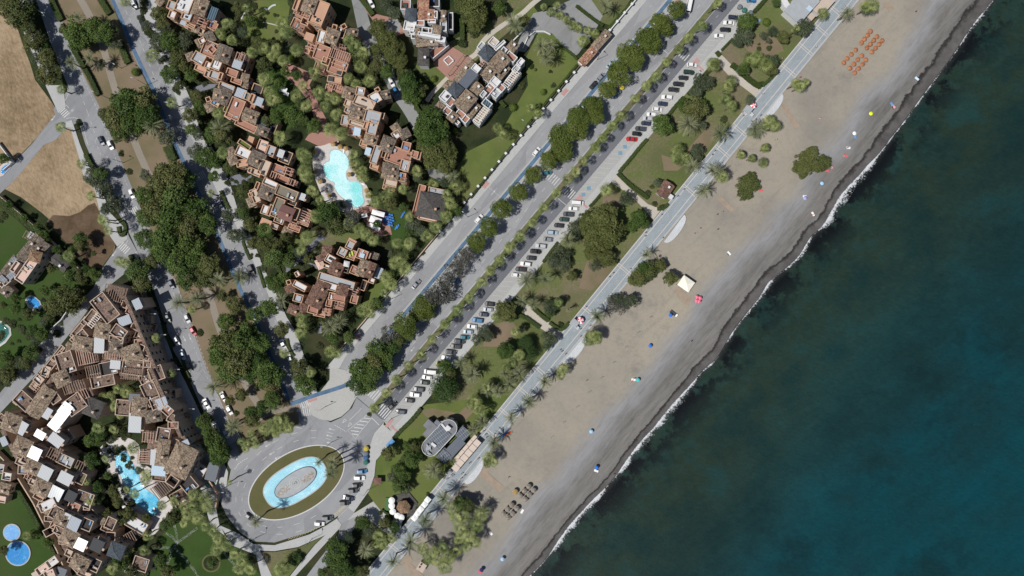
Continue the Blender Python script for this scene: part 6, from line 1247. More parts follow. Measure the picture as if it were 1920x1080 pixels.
mbp=MB(); mbp.tube((0,0,0),(0,0,8.2),.11,.07,6); lpole=mbp.mesh('pole',[M['metal']]); mbp=MB(); mbp.tube((0,0,8.1),(1.6,0,8.5),.05,.04,5); larm=mbp.mesh('arm',[M['metal']]); mbp=MB(); mbp.rect(1.9,0,.9,.34,0,8.42,8.56); lhead=mbp.mesh('lamp_head',[M['gr']]); mbp=MB(); mbp.tube((0,0,0),(0,0,.5),.2,.16,6); lbase=mbp.mesh('base',[M['metal']])
LP=[((1120,112),-140,'on the side pavement left of the round trees, top'),((986,240),-140,'on the side pavement by the big lawn'),((877,407),-140,'on the side pavement beside the slate pavilion'),((735,560),-140,'on the side pavement below the palm gardens'),((1327,25),40,'in the median near the top edge'),((1200,172),40,'in the median beside the fourteen round palms'),((1075,325),40,'in the median above the middle zebra crossing'),((940,480),40,'in the median near the photo centre'),((817,623),40,'in the median above the plaza trees'),((1225,65),-140,'inside the upper round trees'),((1095,216),-140,'inside the middle round trees'),((718,666),-140,'inside the lowest boulevard trees'),
((1300,148),-140,'by the seaside bays near the sandy path'),((1052,438),-140,'by the seaside bays next to the pine clump'),((925,590),-140,'by the seaside bays above the lower garden'),((734,785),-150,'on the pavement corner beside the lower zebra crossing'),((98,35),30,'on the hedge at upper left avenue'),((228,128),30,'on the central strip beside the bike lane'),((205,185),200,'at the end of the upper central strip'),((276,160),200,'at the kerb of the right carriageway, upper'),((316,115),200,'on the right avenue pavement near the orange block'),((340,205),200,'on the right avenue pavement above the junction'),((150,248),0,'on the pavement below the first side road'),((232,305),200,'on the dark kerb strip of the left carriageway'),((178,312),0,'beside the straw field pavement'),((415,370),200,'on the right avenue pavement by the resort gate'),((440,416),200,'on the right pavement beside the grove shadow'),((500,600),200,'on the right pavement by the maroon-roofed block'),((553,655),200,'on the right pavement near two white cars'),((302,587),0,'at the paved corner beside the lower complex'),((320,625),0,'beside the planter hedge on the lower avenue'),((345,688),0,'on the lower avenue pavement, third from below'),((372,760),0,'on the lower avenue pavement, lowest'),((425,912),0,'on the pavement left of the roundabout'),((585,1010),-90,'on the pavement below the roundabout'),((480,1008),-90,'at the lower left kerb of the roundabout'),((622,829),180,'on the plaza left of the big zebra crossing'),((611,762),180,'on the plaza near the blue crossing'),((672,702),180,'on the pavement at the end of the side road'),((690,918),200,'behind the fanned roundabout cars')]
def lamp(x,y,a,where):
    X,Y,_=W(x,y,0); e=empty('street_lamp',(X,Y,.1),R(a),'tall street lamp '+where,'street lamp','street lamps')
    for nm,me in (('pole',lpole),('arm',larm),('lamp_head',lhead),('base',lbase)): link(nm,me,e)
for (x,y),a,w in LP: lamp(x,y,-a,w)
# --- parasols
def canopy(r,h,n,mats,seg=None):
    mb=MB(); 
    for k in range(n):
        a0,a1=2*math.pi*k/n,2*math.pi*(k+1)/n
        rim=[(r*math.cos(a),r*math.sin(a),-h) for a in (a0,a1)]; mid=[(r*.55*math.cos(a),r*.55*math.sin(a),-h*.35) for a in (a0,a1)]
        mb.add([(0,0,0)]+mid+rim,[(0,1,2),(1,3,4,2)],k%len(mats))
        mb.add([rim[0],rim[1],(rim[1][0],rim[1][1],-h-.12),(rim[0][0],rim[0][1],-h-.12)],[(0,1,2,3)],k%len(mats))
    return mb.mesh('canopy',mats)
mb=MB(); mb.tube((0,0,0),(0,0,1),.03,.03,6); polem=mb.mesh('pole',[M['metal']])
def parasol(x,y,H,cm,name,label,group=None,z0=-.25,cat='parasol'):
    X,Y,_=W(x,y,H); e=empty(name,(X,Y,z0),random.random(),label,cat,group)
    p=link('pole',polem,e); p.scale=(1.3,1.3,H-.05); link('canopy',cm,e,(0,0,H))
reed=tile('reed_thatch_orange',[(.22,.09,.04),(.34,.14,.07),(.42,.19,.10)]); straw2=tile('straw_thatch_grey',[(.14,.12,.10),(.22,.195,.165),(.3,.27,.23)]); straw3=tile('straw_thatch_gold',[(.24,.15,.05),(.36,.24,.1),(.44,.31,.15)])
cr=canopy(.98,.55,12,[reed]); cg=canopy(1.15,.6,12,[straw2]); cgo=canopy(1.15,.6,12,[straw3]); cgp=canopy(1.0,.5,12,[straw3])
OU=[(778,228),(756,256),(732,286),(710,314),(826,267),(802,296),(777,325),(751,352),(866,298),(843,325),(816,354),(790,382),(666,368),(634,401),(602,432),(577,464),(713,411),(682,441),(654,474),(624,505),(743,443),(719,475),(689,507),(659,539)]
names=['upper block, left row']*4+['upper block, middle row']*4+['upper block, right row']*4+['lower block, left row']*4+['lower block, middle row']*4+['lower block, right row']*4
for k,(x,y) in enumerate(OU): parasol(1440+x/4,y/4,1.9,cr,'beach_umbrella',f'orange reed beach umbrella, {names[k]}, {ordn(k%4)} from the top','orange beach umbrellas',-.35)
GU=[(1052,588,'outer row of upper block, first'),(990,655,'inner row of upper block, second'),(922,730,'inner row of upper block, third'),(1125,645,'right row of upper block, first'),(1062,712,'right row of upper block, second'),(998,782,'right row of upper block, third'),(797,868,'left row of lower block, first'),(735,932,'left row of lower block, second'),(672,1000,'left row of lower block, third'),(875,920,'right row of lower block, first'),(808,995,'right row of lower block, second'),(742,1055,'right row of lower block, third')]
for x,y,w in GU: parasol(860+x/8,840+y/8,2.4,cg,'beach_umbrella','grey straw beach umbrella, '+w,'grey straw beach umbrellas',-.3)
parasol(860+848/8,840+668/8,2.4,cgo,'beach_umbrella','golden straw umbrella standing alone left of the grey ones',None,-.3)
for x,y,w in ((590,285,'beside top left pool corner'),(592,322,'left side of pool, first'),(600,340,'left side of pool, second'),(618,366,'left side of pool, third'),(625,380,'left side of pool, lowest'),(637,275,'above the pool, second'),(648,278,'above the pool, third'),(624,270,'above the pool, first'),(661,308,'right of pool, upper'),(665,319,'right of pool, middle'),(654,327,'right of pool by the notch'),(687,357,'right of pool, lower'),(690,367,'right of pool, lowest')): parasol(x,y,2.5,cgp,'pool_umbrella','tan straw pool umbrella '+w,'straw umbrellas round the turquoise pool',.2)
def cl(n,c): return colm('cloth_'+n,c,.8,.04)
cB=canopy(.82,.35,8,[cl('blue',(.03,.15,.55))]); cY=canopy(.82,.35,8,[cl('yellow',(.65,.75,.02))]); cW=canopy(.82,.35,8,[cl('white',(.75,.75,.75))]); cT=canopy(.8,.3,8,[cl('turq',(.05,.45,.42))]); cL=canopy(.82,.35,8,[cl('light_blue',(.3,.5,.7))]); cP=canopy(.82,.35,8,[cl('purple',(.3,.33,.6))]); cK=canopy(.9,.35,8,[cl('dark',(.02,.02,.08))])
cRW=canopy(1.35,.55,8,[cl('redstripe',(.62,.05,.10)),cl('white',(.7,.7,.7))]); cPk=canopy(.82,.5,8,[cl('pink',(.72,.25,.38)),cl('pinkred',(.6,.08,.1))]); cRW2=canopy(1.5,.55,8,[cl('redstripe',(.62,.05,.10)),cl('white',(.7,.7,.7))]); cBig=canopy(1.35,.5,12,[cl('white',(.75,.75,.75))])
for x,y,c,s in ((1635,212,cY,'bright yellow beach parasol alone near the upper shoreline'),(1604,249,cW,'white beach parasol with blue towel near the shingle'),(1543,343,cL,'pale blue parasol below the spreading beach tree'),(1511,371,cP,'purple-blue parasol on the grey pebbles'),(1258,591,cB,'blue parasol beside the dark boat-like lounger'),(1220,649,cB,'blue parasol alone in the middle of the sand'),(1197,713,cT,'small turquoise parasol beside sunbathers'),(1109,810,cL,'pale blue parasol near the lower shoreline'),(1119,878,cB,'blue parasol with white towel at the water edge'),(942,1050,cL,'sky-blue parasol at the bottom of the beach'),(903,1070,cK,'dark parasol with striped towel at the bottom edge')): parasol(x,y,2.0,c,'beach_parasol',s,None,-.4)
for x,y,s in ((1314,559,'pink parasol, upper right of the pink cluster'),(1308,557,'pink parasol, upper left of the pink cluster'),(1312,565,'pink parasol, lower right of the pink cluster'),(1307,564,'pink parasol, lower left of the pink cluster')): parasol(x,y,2.0,cPk,'beach_parasol',s,'pink parasols on the sand',-.3)
parasol(1413,197,2.6,cRW,'striped_parasol','red and white striped parasol by the upper kiosk',None,.2); parasol(1088,601,2.6,cRW2,'striped_parasol','red and white striped parasol by the lower kiosk',None,.2)
for x,y,s in ((734,939,'uppermost'),(734,949,'second'),(736,960,'third'),(745,968,'fourth'),(752,971,'lowest')): parasol(x,y,2.6,cBig,'round_parasol','round white parasol beside the thatched bar, '+s,'round white parasols of the thatched bar',.1)
parasol(658,496,2.5,canopy(1.6,.5,4,[M['wh']]),'terrace_parasol','square white parasol on the maroon-roofed block terrace',None,8.1); parasol(135,800,2.3,cW,'terrace_parasol','small white parasol on the lower left complex terrace',None,9); parasol(232,951,2.3,cW,'pool_parasol','white parasol beside the blue lagoon pool',None,.2)
parasol(471,157,2.4,cP,'garden_parasol','blue-grey parasol beside the third orange block',None,2)
# square canopies
def tent(x,y,w,h,a,H,m,label,name='canopy_tent',group=None,z0=.2,tips=True):
    X,Y,_=W(x,y,H); e=empty(name,(X,Y,z0),-R(a),label,'canopy',group); w*=S;h*=S
    for sx in (-1,1):
        for sy in (-1,1): mb=MB(); mb.rect(0,0,.1,.1,0,0,H-.02); o=mb.build('post',M['metal'],e); o.location=(sx*(w/2-.1),sy*(h/2-.1),0)
    mb=MB(); e4=[(-w/2,-h/2,H),(w/2,-h/2,H),(w/2,h/2,H),(-w/2,h/2,H)]; z=H+(min(w,h)*.2 if tips else .25)
    if tips: mb.add(e4+[(0,0,z)],[(0,1,4),(1,2,4),(2,3,4),(3,0,4)])
    else: mb.prism([p[:2] for p in e4],H,H+.12)
    mb.add(e4+[(p[0],p[1],H-.25) for p in e4],[(0,1,5,4),(1,2,6,5),(2,3,7,6),(3,0,4,7)]); mb.build('canopy',m,e)
cw=cl('canvas_white',(.72,.73,.73)); cbg=cl('canvas_beige',(.50,.42,.36)); ccr=cl('canvas_cream',(.72,.69,.60))
for k,(x,y) in enumerate(((802,937),(796,946),(789,955),(783,963),(777,971))): tent(x,y,10,10,-50,2.6,cw,f'white pointed canopy along the promenade, {ordn(k)} from the top','canopy_tent','white canopies of the thatched bar')
A=Vector((760+830/6,740+515/6)); Bq=Vector((760+545/6,740+850/6)); d=(Bq-A)/6
for k in range(6):
    q=A+d*(k+.5); tent(q.x,q.y,d.length*.93,12,math.degrees(math.atan2(d.y,d.x)),2.7,cbg,f'beige flat awning of the beach restaurant, front row, {ordn(k)} from the top','terrace_awning','beige restaurant awnings',.2,False)
    if k<3: q2=q+Vector((-.75,-.66))*11; 
for k in range(5):
    q=A+d*(k+.2)+Vector((-.78,-.63))*10.5; tent(q.x,q.y,d.length*.95,6.5,math.degrees(math.atan2(d.y,d.x)),2.8,cbg,f'narrow beige awning strip behind the restaurant front row, {ordn(k)} from the top','terrace_awning','narrow beige restaurant awnings',.2,False)
tent(1287,532,25,22,35,3.0,ccr,'large cream canopy tent on the beach beside the wooden deck','canopy_tent',None,-.3)
tent(812,841,13,10,10,2.6,cw,'white canopy left of the rounded restaurant roof','canopy_tent',None,.1,False)
for x,y,w,h,a,s in ((709,400,24,9,15,'upper white shade sail beside the turquoise pool'),(704,413,22,12,20,'middle white shade sail beside the turquoise pool'),(702,426,22,8,30,'lower white shade sail beside the turquoise pool'),(683,404,11,7,-10,'small white canopy beside the pool bar patio'),(531,168,14,9,20,'pointed white sail over the garden path'),(537,176,9,6,20,'smaller white sail below the pointed one')): tent(x,y,w,h,a,3.0,cw,s,'shade_sail',None,.1)
tent(732,831,16,8,-48,2.4,cl('blue_panel',(.10,.25,.48)),'blue canopy at the pavement end near the restaurant','canopy_tent',None,.1,False)
tent(727,945,10,24,5,.3,cl('green_turf',(.06,.13,.05)),'green artificial turf platform beside the thatched bar','turf_platform',None,.1,False)
tent(708,902,14,12,0,2.4,M['ma'],'small brown-roofed shelter by the roundabout cars','shelter',None,.1)
# kiosks
for x,y,a,s,v in ((1403,205,38,'upper grey kiosk beside the striped parasol',(1409,213)),(1077,606,38,'lower grey kiosk beside the striped parasol',(1081,613))):
    X,Y,_=W(x,y,2.8); e=empty('kiosk',(X,Y,.2),-R(a),s,'kiosk'); mb=MB(); mb.rect(0,0,2.6,2.4,0,0,2.5); mb.build('body',M['w_whi'],e); mb=MB(); mb.rect(0,0,3.1,3.0,0,2.5,2.75); mb.build('roof',M['gr'],e); mb=MB(); mb.rect(1.35,0,.3,1.8,0,1.0,1.1); mb.build('counter',M['wood'],e)
    X,Y,_=W(*v,1.6); e=empty('freezer_cart',(X,Y,.2),-R(a),'white freezer cart in front of the '+s.split()[0]+' kiosk','cart'); mb=MB(); mb.rect(0,0,2.2,1.2,0,.15,1.3); mb.build('body',M['w_whi'],e); mb=MB(); mb.rect(0,0,2.0,1.0,0,1.3,1.36); mb.build('lid',M['aw'],e)
# loungers & towels
mb=MB(); mb.rect(0,0,1.9,.62,0,.28,.36)
lf=mb.mesh('frame',[M['metal']]); mb=MB(); mb.tube((0,0,0),(0,0,.29),.03,.03,5); llg=mb.mesh('leg',[M['metal']])
def lmesh(m): 
    mb=MB(); mb.add([(-.95,-.33,.37),(.35,-.33,.37),(.35,.33,.37),(-.95,.33,.37),(.95,-.33,.72),(.95,.33,.72)],[(0,1,2,3),(1,4,5,2)]); mb.rect(-.3,0,1.3,.6,0,.36,.44); return mb.mesh('mattress',[m])
LM={'blue':lmesh(cl('blue_l',(.04,.16,.45))),'white':lmesh(cw),'green':lmesh(cl('lime_l',(.45,.55,.1))),'tan':lmesh(cl('tan_l',(.35,.3,.24)))}
def lounger(x,y,a,col,label,group,z):
    X,Y,_=W(x,y,max(z,.3)); e=empty('sun_lounger',(X,Y,z),-R(a),label,'sun lounger',group); link('frame',lf,e); [link('leg',llg,e,(sx*.8,sy*.25,0)) for sx in (-1,1) for sy in (-1,1)]; link('mattress',LM[col],e)
k=0
for r in range(5):
    for c in range(5):
        x=722+c*5.0+r*1.2-4; y=398+r*5.2+c*1.6
        if c<3+(r<3): k+=1; lounger(x,y,20,'blue',f'blue lounger on the pool bar deck, row {ordn(r)} from top, {ordn(c)} from left','blue loungers on the pool bar deck',.15)
for x,y,s in ((754,405,'upper left'),(757,400,'upper right'),(743,427,'lower left'),(746,425,'lower right')): lounger(x,y,-60,'blue',f'blue lounger on the grass by the pool bar, {s}','blue loungers on the small lawn',.1)
for x,y,s in ((650,478,'left'),(656,477,'middle'),(661,475,'right')): lounger(x,y,75,'green',f'lime lounger on the maroon-roofed block terrace, {s} one','lime loungers',8.1)
for k,(x,y,w) in enumerate(((592,300,'left'),(597,334,'left'),(612,357,'left'),(622,372,'left'),(671,330,'right'),(680,345,'right'),(690,380,'right'),(645,283,'top'),(632,268,'top'),(268,880+30,'lagoon'),(280,965,'lagoon'),(290,955,'lagoon'))): lounger(x,y,k*40,'white' if k%2 else 'tan','pale sun lounger on the '+({'lagoon':'lagoon pool deck'}.get(w,w+' side of the turquoise pool deck')),'pale pool deck loungers '+w,.27)
mb=MB(); mb.rect(0,0,1.8,.9,0,0,.05); 
TW={c:mb.mesh('beach_towel',[cl('tw_'+c,v)]) for c,v in {'white':(.7,.7,.7),'blue':(.1,.25,.5),'pink':(.65,.3,.35),'lblue':(.5,.65,.75),'red':(.55,.1,.12)}.items()}
for x,y,c,a,s in ((1712,44,'white',20,'white towel on pale pebbles at upper right'),(1720,147,'lblue',40,'pale blue towel close to the dark wet shingle'),(1676,199,'pink',50,'pink towel near the yellow parasol'),(1673,195,'blue',50,'blue towel touching the pink one'),(1540,218,'blue',50,'blue towel on open sand, left of two'),(1543,221,'blue',50,'blue towel on open sand, right of two'),(1604,255,'blue',90,'blue towel below the white parasol'),(1591,277,'white',0,'white towel above the spreading beach tree'),(1586,292,'red',10,'red towel beside the beach tree tip'),(1551,320,'red',10,'red towel under the right edge of the beach tree'),(1558,313,'pink',20,'pink towel right of the beach tree'),(1525,401,'white',60,'white towel with sunbather on grey shingle'),(1367,475,'white',50,'white lounger-like towel near the sand centre'),(1510,368,'white',0,'white towel above the purple parasol'),(1188,712,'white',10,'white towel beside the turquoise parasol'),(1118,883,'white',20,'white towel below the blue water-edge parasol'),(1427,357,'red',0,'red towel beside the light green beach tree'),(1610,130,'pink',0,'pink towel below the orange umbrellas'),(1606,127,'lblue',0,'pale towel beside the lowest orange umbrella'),(979,959,'white',-60,'white towel right of the grey straw umbrellas'),(900,1073,'red',30,'red and white towel at the bottom edge'),(920,1000,'white',45,'white square cloth beside the bottom palm clump'),(1718,22,'red',0,'small red towel at the top right beach')):
    X,Y,_=W(x,y,0); o=link('beach_towel',TW[c]); o.location=(X,Y,-.15 if x<1500 else -.3); o.rotation_euler=(0,0,-R(a)); tag(o,s,'towel')
    s_,t_=BVi(x,y); o['_bz']=1
# volleyball line poles (thin sticks on the sand)
for k,(x,y) in enumerate(((1222,593),(1199,622),(1176,649),(1153,678),(1131,706),(1108,733),(1085,761),(1060,790),(1037,818))):
    mb=MB(); mb.tube((0,0,-.1),(0,0,2.3),.06,.05,5); mb.rect(0,0,.5,.1,0,2.1,2.35); X,Y,_=W(x-4,y+2,0); o=mb.build('wooden_post',M['wood']); o.location=(X,Y,-.3); tag(o,f'thin wooden post in the diagonal line on the sand, {ordn(k)} from the top','post','line of thin wooden posts on the sand')
# kayaks / boat
def kayak(x,y,a,c,label,L=4.2):
    mb=MB(); n=9; r=[]
    for i in range(n):
        t=i/(n-1)*2-1; w=.42*(1-abs(t)**2.2)+.03; r.append([(t*L/2,-w,.32+.1*t*t),(t*L/2,0,.0+.15*t*t),(t*L/2,w,.32+.1*t*t),(t*L/2,0,.26)])
    vs=[p for q in r for p in q]; mb.add(vs,[(i*4+j,(i+1)*4+j,(i+1)*4+(j+1)%4,i*4+(j+1)%4) for i in range(n-1) for j in range(4)]); X,Y,_=W(x,y,0); o=mb.build('kayak',c); o.location=(X,Y,-.25); o.rotation_euler=(0,0,-R(a)); tag(o,label,'kayak')
cb=cl('kayak_blue',(.03,.22,.62)); co=cl('kayak_orange',(.6,.12,.04))
kayak(947,811,-45,cb,'blue kayak under the palm, upper one'); kayak(943,816,-50,cb,'blue kayak under the palm, lower one'); kayak(953,813,-30,co,'orange kayak beside the blue ones under the palm')
X,Y,_=W(1264,588,.5); e=empty('sun_lounger',(X,Y,-.3),R(-38),'large dark double beach lounger beside the blue parasol','sun lounger'); mb=MB(); mb.rect(0,0,3.6,1.4,0,.3,.5); mb.build('mattress',M['ak'],e); mb=MB(); mb.rect(1.3,0,.7,1.3,0,.501,.7); mb.build('pillow',cw,e); mb=MB(); mb.rect(0,0,3.4,1.2,0,0,.3); mb.build('frame',M['metal'],e)
# fountain sculpture trees-ring
X,Y,_=W(553,906,1); e=empty('fountain',(X,Y,.6),0,'round fountain jet ring at the centre of the roundabout pool','fountain')
for r,h in ((2.5,.12),(1.6,.2),(.7,.4)):
    mb=MB(); n=28; 
    for k in range(n):
        a0,a1=2*math.pi*k/n,2*math.pi*(k+1)/n; mb.prism([(r*math.cos(a0),r*math.sin(a0)),(r*math.cos(a1),r*math.sin(a1)),((r-.35)*math.cos(a1),(r-.35)*math.sin(a1)),((r-.35)*math.cos(a0),(r-.35)*math.sin(a0))],0,h)
    mb.build('basin_ring',M['kerb'],e)
# roof / terrace furniture
fm={}
def fmesh(kind,c):
    if (kind,c) in fm: return fm[kind,c]
    m={'w':M['wh'],'g':M['gr'],'d':M['dk'],'b':cl('blue_f',(.12,.25,.45)),'c':M['cr'],'l':M['leafS']}[c]; mb=MB()
    if kind=='terrace_table': mb.rect(0,0,1.3,.9,0,.68,.75); [mb.rect(sx*.5,sy*.35,.07,.07,0,0,.68) for sx in(-1,1) for sy in(-1,1)]
    elif kind=='terrace_sofa': mb.rect(0,0,1.9,.8,0,.1,.42); mb.rect(0,-.36,1.9,.18,0,.421,.8); mb.rect(-.9,.05,.16,.7,0,.422,.62); mb.rect(.9,.05,.16,.7,0,.422,.62)
    elif kind=='terrace_lounger': mb.rect(-.2,0,1.4,.6,0,.25,.35); mb.add([(.5,-.3,.35),(.5,.3,.35),(1.0,.3,.75),(1.0,-.3,.75)],[(0,1,2,3)]); [mb.rect(sx*.7-.2,sy*.25,.06,.06,0,0,.25) for sx in(-1,1) for sy in(-1,1)]
    elif kind=='planter_pot': mb.tube((0,0,0),(0,0,.5),.25,.38,8); mb.tube((0,0,.45),(0,0,1.0),.42,.15,7)
    fm[kind,c]=mb.mesh(kind,[m]); return fm[kind,c]
rf=random.Random(11); random.shuffle(FURN)
KL={'terrace_table':'small table on a roof terrace','terrace_sofa':'outdoor sofa on a roof terrace','terrace_lounger':'lounger on a roof terrace','planter_pot':'potted plant on a roof terrace'}
CN={'w':'white','g':'grey','d':'dark','b':'blue','c':'cream','l':'green'}
nf=0
for X,Y,Z,w,h,a in FURN:
    for q in range(min(6,1+int(w*h/9))):
        if nf>290: break
        kd=rf.choice(['terrace_table','terrace_sofa','terrace_lounger','terrace_lounger','planter_pot']); c='l' if kd=='planter_pot' else rf.choice('wwgdbc'); u=rf.uniform(-.5,.5)*w; v=rf.choice([-1,1])*rf.uniform(.2,.5)*h
        o=link(kd,fmesh(kd,c)); o.location=(X+u*math.cos(a)-v*math.sin(a),Y+u*math.sin(a)+v*math.cos(a),Z); o.rotation_euler=(0,0,a+rf.choice([0,1,2,3])*math.pi/2); nf+=1
        tag(o,CN[c]+' '+KL[kd],kd.split('_')[1],KL[kd].split(' on')[0]+'s on the roof terraces, '+CN[c])
# ---------------------------------------------------------------- people
def person_mesh(pose,shirt,pants,skinc=(.42,.25,.17)):
    if pose=='walk': J=dict(pel=(0,0,.95),ch=(0,.0,1.32),nk=(0,.02,1.52),hd=(0,.03,1.66),le=(-.19,0,1.44),lb=(-.25,.08,1.17),lh=(-.24,.26,.98),re=(.19,0,1.44),rb=(.26,-.12,1.18),rh=(.25,-.16,.92),lk=(-.1,.24,.52),lf=(-.1,.20,.06),lt=(-.1,.42,.03),rk=(.1,-.05,.5),rf=(.1,-.32,.10),rt=(.1,-.14,.02))
    elif pose=='lie': J=dict(pel=(0,0,.16),ch=(0,.38,.17),nk=(0,.58,.17),hd=(0,.74,.18),le=(-.19,.5,.15),lb=(-.34,.28,.1),lh=(-.3,.02,.08),re=(.19,.5,.15),rb=(.42,.66,.1),rh=(.2,.8,.1),lk=(-.12,-.44,.16),lf=(-.14,-.86,.08),lt=(-.16,-.92,.2),rk=(.12,-.38,.34),rf=(.14,-.74,.08),rt=(.14,-.9,.1))
    else: J=dict(pel=(0,0,.95),ch=(0,0,1.32),nk=(0,0,1.52),hd=(0,.02,1.66),le=(-.19,0,1.44),lb=(-.24,-.02,1.16),lh=(-.25,.06,.9),re=(.19,0,1.44),rb=(.24,.03,1.16),rh=(.22,.16,.92),lk=(-.1,.02,.5),lf=(-.11,-.02,.06),lt=(-.12,.18,.03),rk=(.1,.02,.5),rf=(.12,-.02,.06),rt=(.13,.18,.03))
    names=list(J); E=[('pel','ch'),('ch','nk'),('nk','hd'),('ch','le'),('le','lb'),('lb','lh'),('ch','re'),('re','rb'),('rb','rh'),('pel','lk'),('lk','lf'),('lf','lt'),('pel','rk'),('rk','rf'),('rf','rt')]
    rad=dict(pel=(.15,.12),ch=(.17,.12),nk=(.06,.06),hd=(.095,.115),le=(.06,.06),re=(.06,.06),lb=(.045,.045),rb=(.045,.045),lh=(.035,.03),rh=(.035,.03),lk=(.065,.065),rk=(.065,.065),lf=(.045,.045),rf=(.045,.045),lt=(.035,.03),rt=(.035,.03))
    me=bpy.data.meshes.new('body'); me.from_pydata([J[n] for n in names],[(names.index(a),names.index(b)) for a,b in E],[]); o=bpy.data.objects.new('tmp',me); C.objects.link(o)
    m=o.modifiers.new('s','SKIN'); sk=me.skin_vertices[0].data
    for i,n in enumerate(names): sk[i].radius=rad[n]; sk[i].use_root=(n=='pel')
    o.modifiers.new('u','SUBSURF').levels=1
    dg=bpy.context.evaluated_depsgraph_get(); out=bpy.data.meshes.new_from_object(o.evaluated_get(dg)); bpy.data.objects.remove(o); out.name='body'
    for mm in (M['skin'],shirt,pants): out.materials.append(mm)
    for p in out.polygons:
        c=p.center; key=c.z if pose!='lie' else .95+c.y*.98
        arm=abs(c.x)>.215
        p.material_index=0 if key>1.47 or (arm and key<1.25) or key<.42 else (1 if key>.98 else 2); p.use_smooth=True
    hb=MB(); hc=Vector(J['hd'])+Vector((0,-.03,.03) if pose!='lie' else (0,.05,.02)); n=8
    for i in range(4):
        for j in range(n):
            def P(i,j): t=i/4*1.9; f=2*math.pi*j/n; return (hc.x+.105*math.sin(t)*math.cos(f),hc.y+.12*math.sin(t)*math.sin(f),hc.z+.13*math.cos(t))
            hb.add([P(i,j),P(i+1,j),P(i+1,j+1),P(i,j+1)],[(0,1,2,3)])
    return out,hb.mesh('hair',[M['hair']])
SH=[('white',(.7,.7,.7)),('black',(.02,.02,.02)),('blue',(.06,.15,.4)),('red',(.5,.06,.06)),('green',(.08,.2,.08)),('pink',(.6,.3,.35))]
PM={}
def person(x,y,a,pose,si,pi,label,z):
    if (pose,si,pi) not in PM: PM[pose,si,pi]=person_mesh(pose,cl('shirt_'+SH[si][0],SH[si][1]),cl('pants_'+['dark','beige','blue'][pi],[(.03,.03,.04),(.4,.33,.25),(.06,.1,.2)][pi]))
    b,h=PM[pose,si,pi]; X,Y,_=W(x,y,.8); e=empty('person',(X,Y,z),R(a),label,'person'); link('body',b,e); link('hair',h,e)
PL=[(1430,176),(1417,224),(1426,216),(1410,228),(1393,217),(1392,210),(1299,309),(1282,355),(1270,368),(1240,403),(1209,443),(1242,446),(1181,505),(1149,512),(1142,519),(1098,576),(1100,620),(1088,631),(1052,630),(1050,656),(1053,659),(1060,664),(1088,617),(896,860),(870,892),(864,897),(846,890),(849,892),(833,893),(838,898),(826,897),(898,814),(907,808),(866,888),(912,820),(910,815),(1455,262),(1335,290),(1340,283),(1500,145),(1385,282),(1466,110),(1530,88),(880,868),(1210,436),(1106,611)]
for k,(x,y) in enumerate(PL):
    s,t=BVi(x,y); c=k%6
    lm=min([((1403,205),'the upper kiosk'),((1150,355),'the brown-roofed hut'),((1265,430),'the middle white apron'),((1170,505),'the pine clump'),((1077,606),'the lower kiosk'),((1077,658),'the lower white apron'),((850,860),'the restaurant awnings'),((1509,92),'the top restaurant'),((1385,243),'the big date palms'),((930,805),'the kayaks')],key=lambda q:(q[0][0]-x)**2+(q[0][1]-y)**2)[1]
    person(x,y,130+180*(k%2)+random.uniform(-20,20),'walk' if k%3 else 'stand',c,k%3,f'person in {SH[c][0]} top {"walking" if k%3 else "standing"} near {lm}',.2)
BP=[(1718,21),(1525,402),(1540,220),(1676,200),(1187,714),(1190,710),(1591,276),(1512,368),(1312,562),(1310,566),(1119,881),(1150,892),(1297,640),(1100,714),(953,896),(1367,477),(1585,291),(1355,397),(1345,402),(1313,428),(1302,438),(1346,430),(944,1048),(1605,128)]
for k,(x,y) in enumerate(BP):
    pose='lie' if k in(1,2,3,4,6,8,15,16,23) else 'stand'; c=(k*2+1)%6
    lm=min([((1635,212),'the yellow parasol'),((1620,90),'the orange umbrellas'),((1604,249),'the white parasol'),((1525,300),'the spreading beach tree'),((1511,371),'the purple parasol'),((1350,385),'the upper boardwalk'),((1311,561),'the pink parasols'),((1197,713),'the turquoise parasol'),((1119,878),'the water-edge blue parasol'),((960,910),'the golden straw umbrella'),((1290,640),'the dark shore weed'),((942,1050),'the bottom sky-blue parasol'),((1367,475),'the white towel at sand centre'),((1718,30),'the top right pebbles')],key=lambda q:(q[0][0]-x)**2+(q[0][1]-y)**2)[1]
    person(x,y,random.uniform(0,360),pose,c,k%3,f'person in {SH[c][0]} swimwear {"lying" if pose=="lie" else "standing"} on the sand near {lm}',-.28)
# ================================================================ understory, trees, light, camera
build_trees()
NP=[]
for P in NOPLANT:
    xs=[p[0] for p in P]; ys=[p[1] for p in P]; NP.append((min(xs),max(xs),min(ys),max(ys),P))
EX=[[(572,262),(725,262),(735,400),(600,420)],[(655,-20),(700,45),(790,225),(770,245),(700,140),(655,40)],[(520,110),(600,140),(620,240),(640,262),(600,275),(560,165)],[(200,860),(330,910),(330,960),(290,1010),(180,840)],[(320,960),(400,990),(450,1030),(490,1080),(285,1080),(300,1010)],[(516,438),(612,440),(540,515)],[(485,0),(545,0),(520,110),(448,50)],[(0,420),(60,420),(110,480),(140,540),(60,560),(40,600),(0,590)],[(725,390),(770,400),(790,440),(725,465)],[(684,550),(735,500),(745,520),(690,580)],[(262,-30),(292,-30),(382,245),(445,390),(475,450),(390,320)],[(500,140),(545,140),(560,200),(520,250)]]
SH_ALL=[]
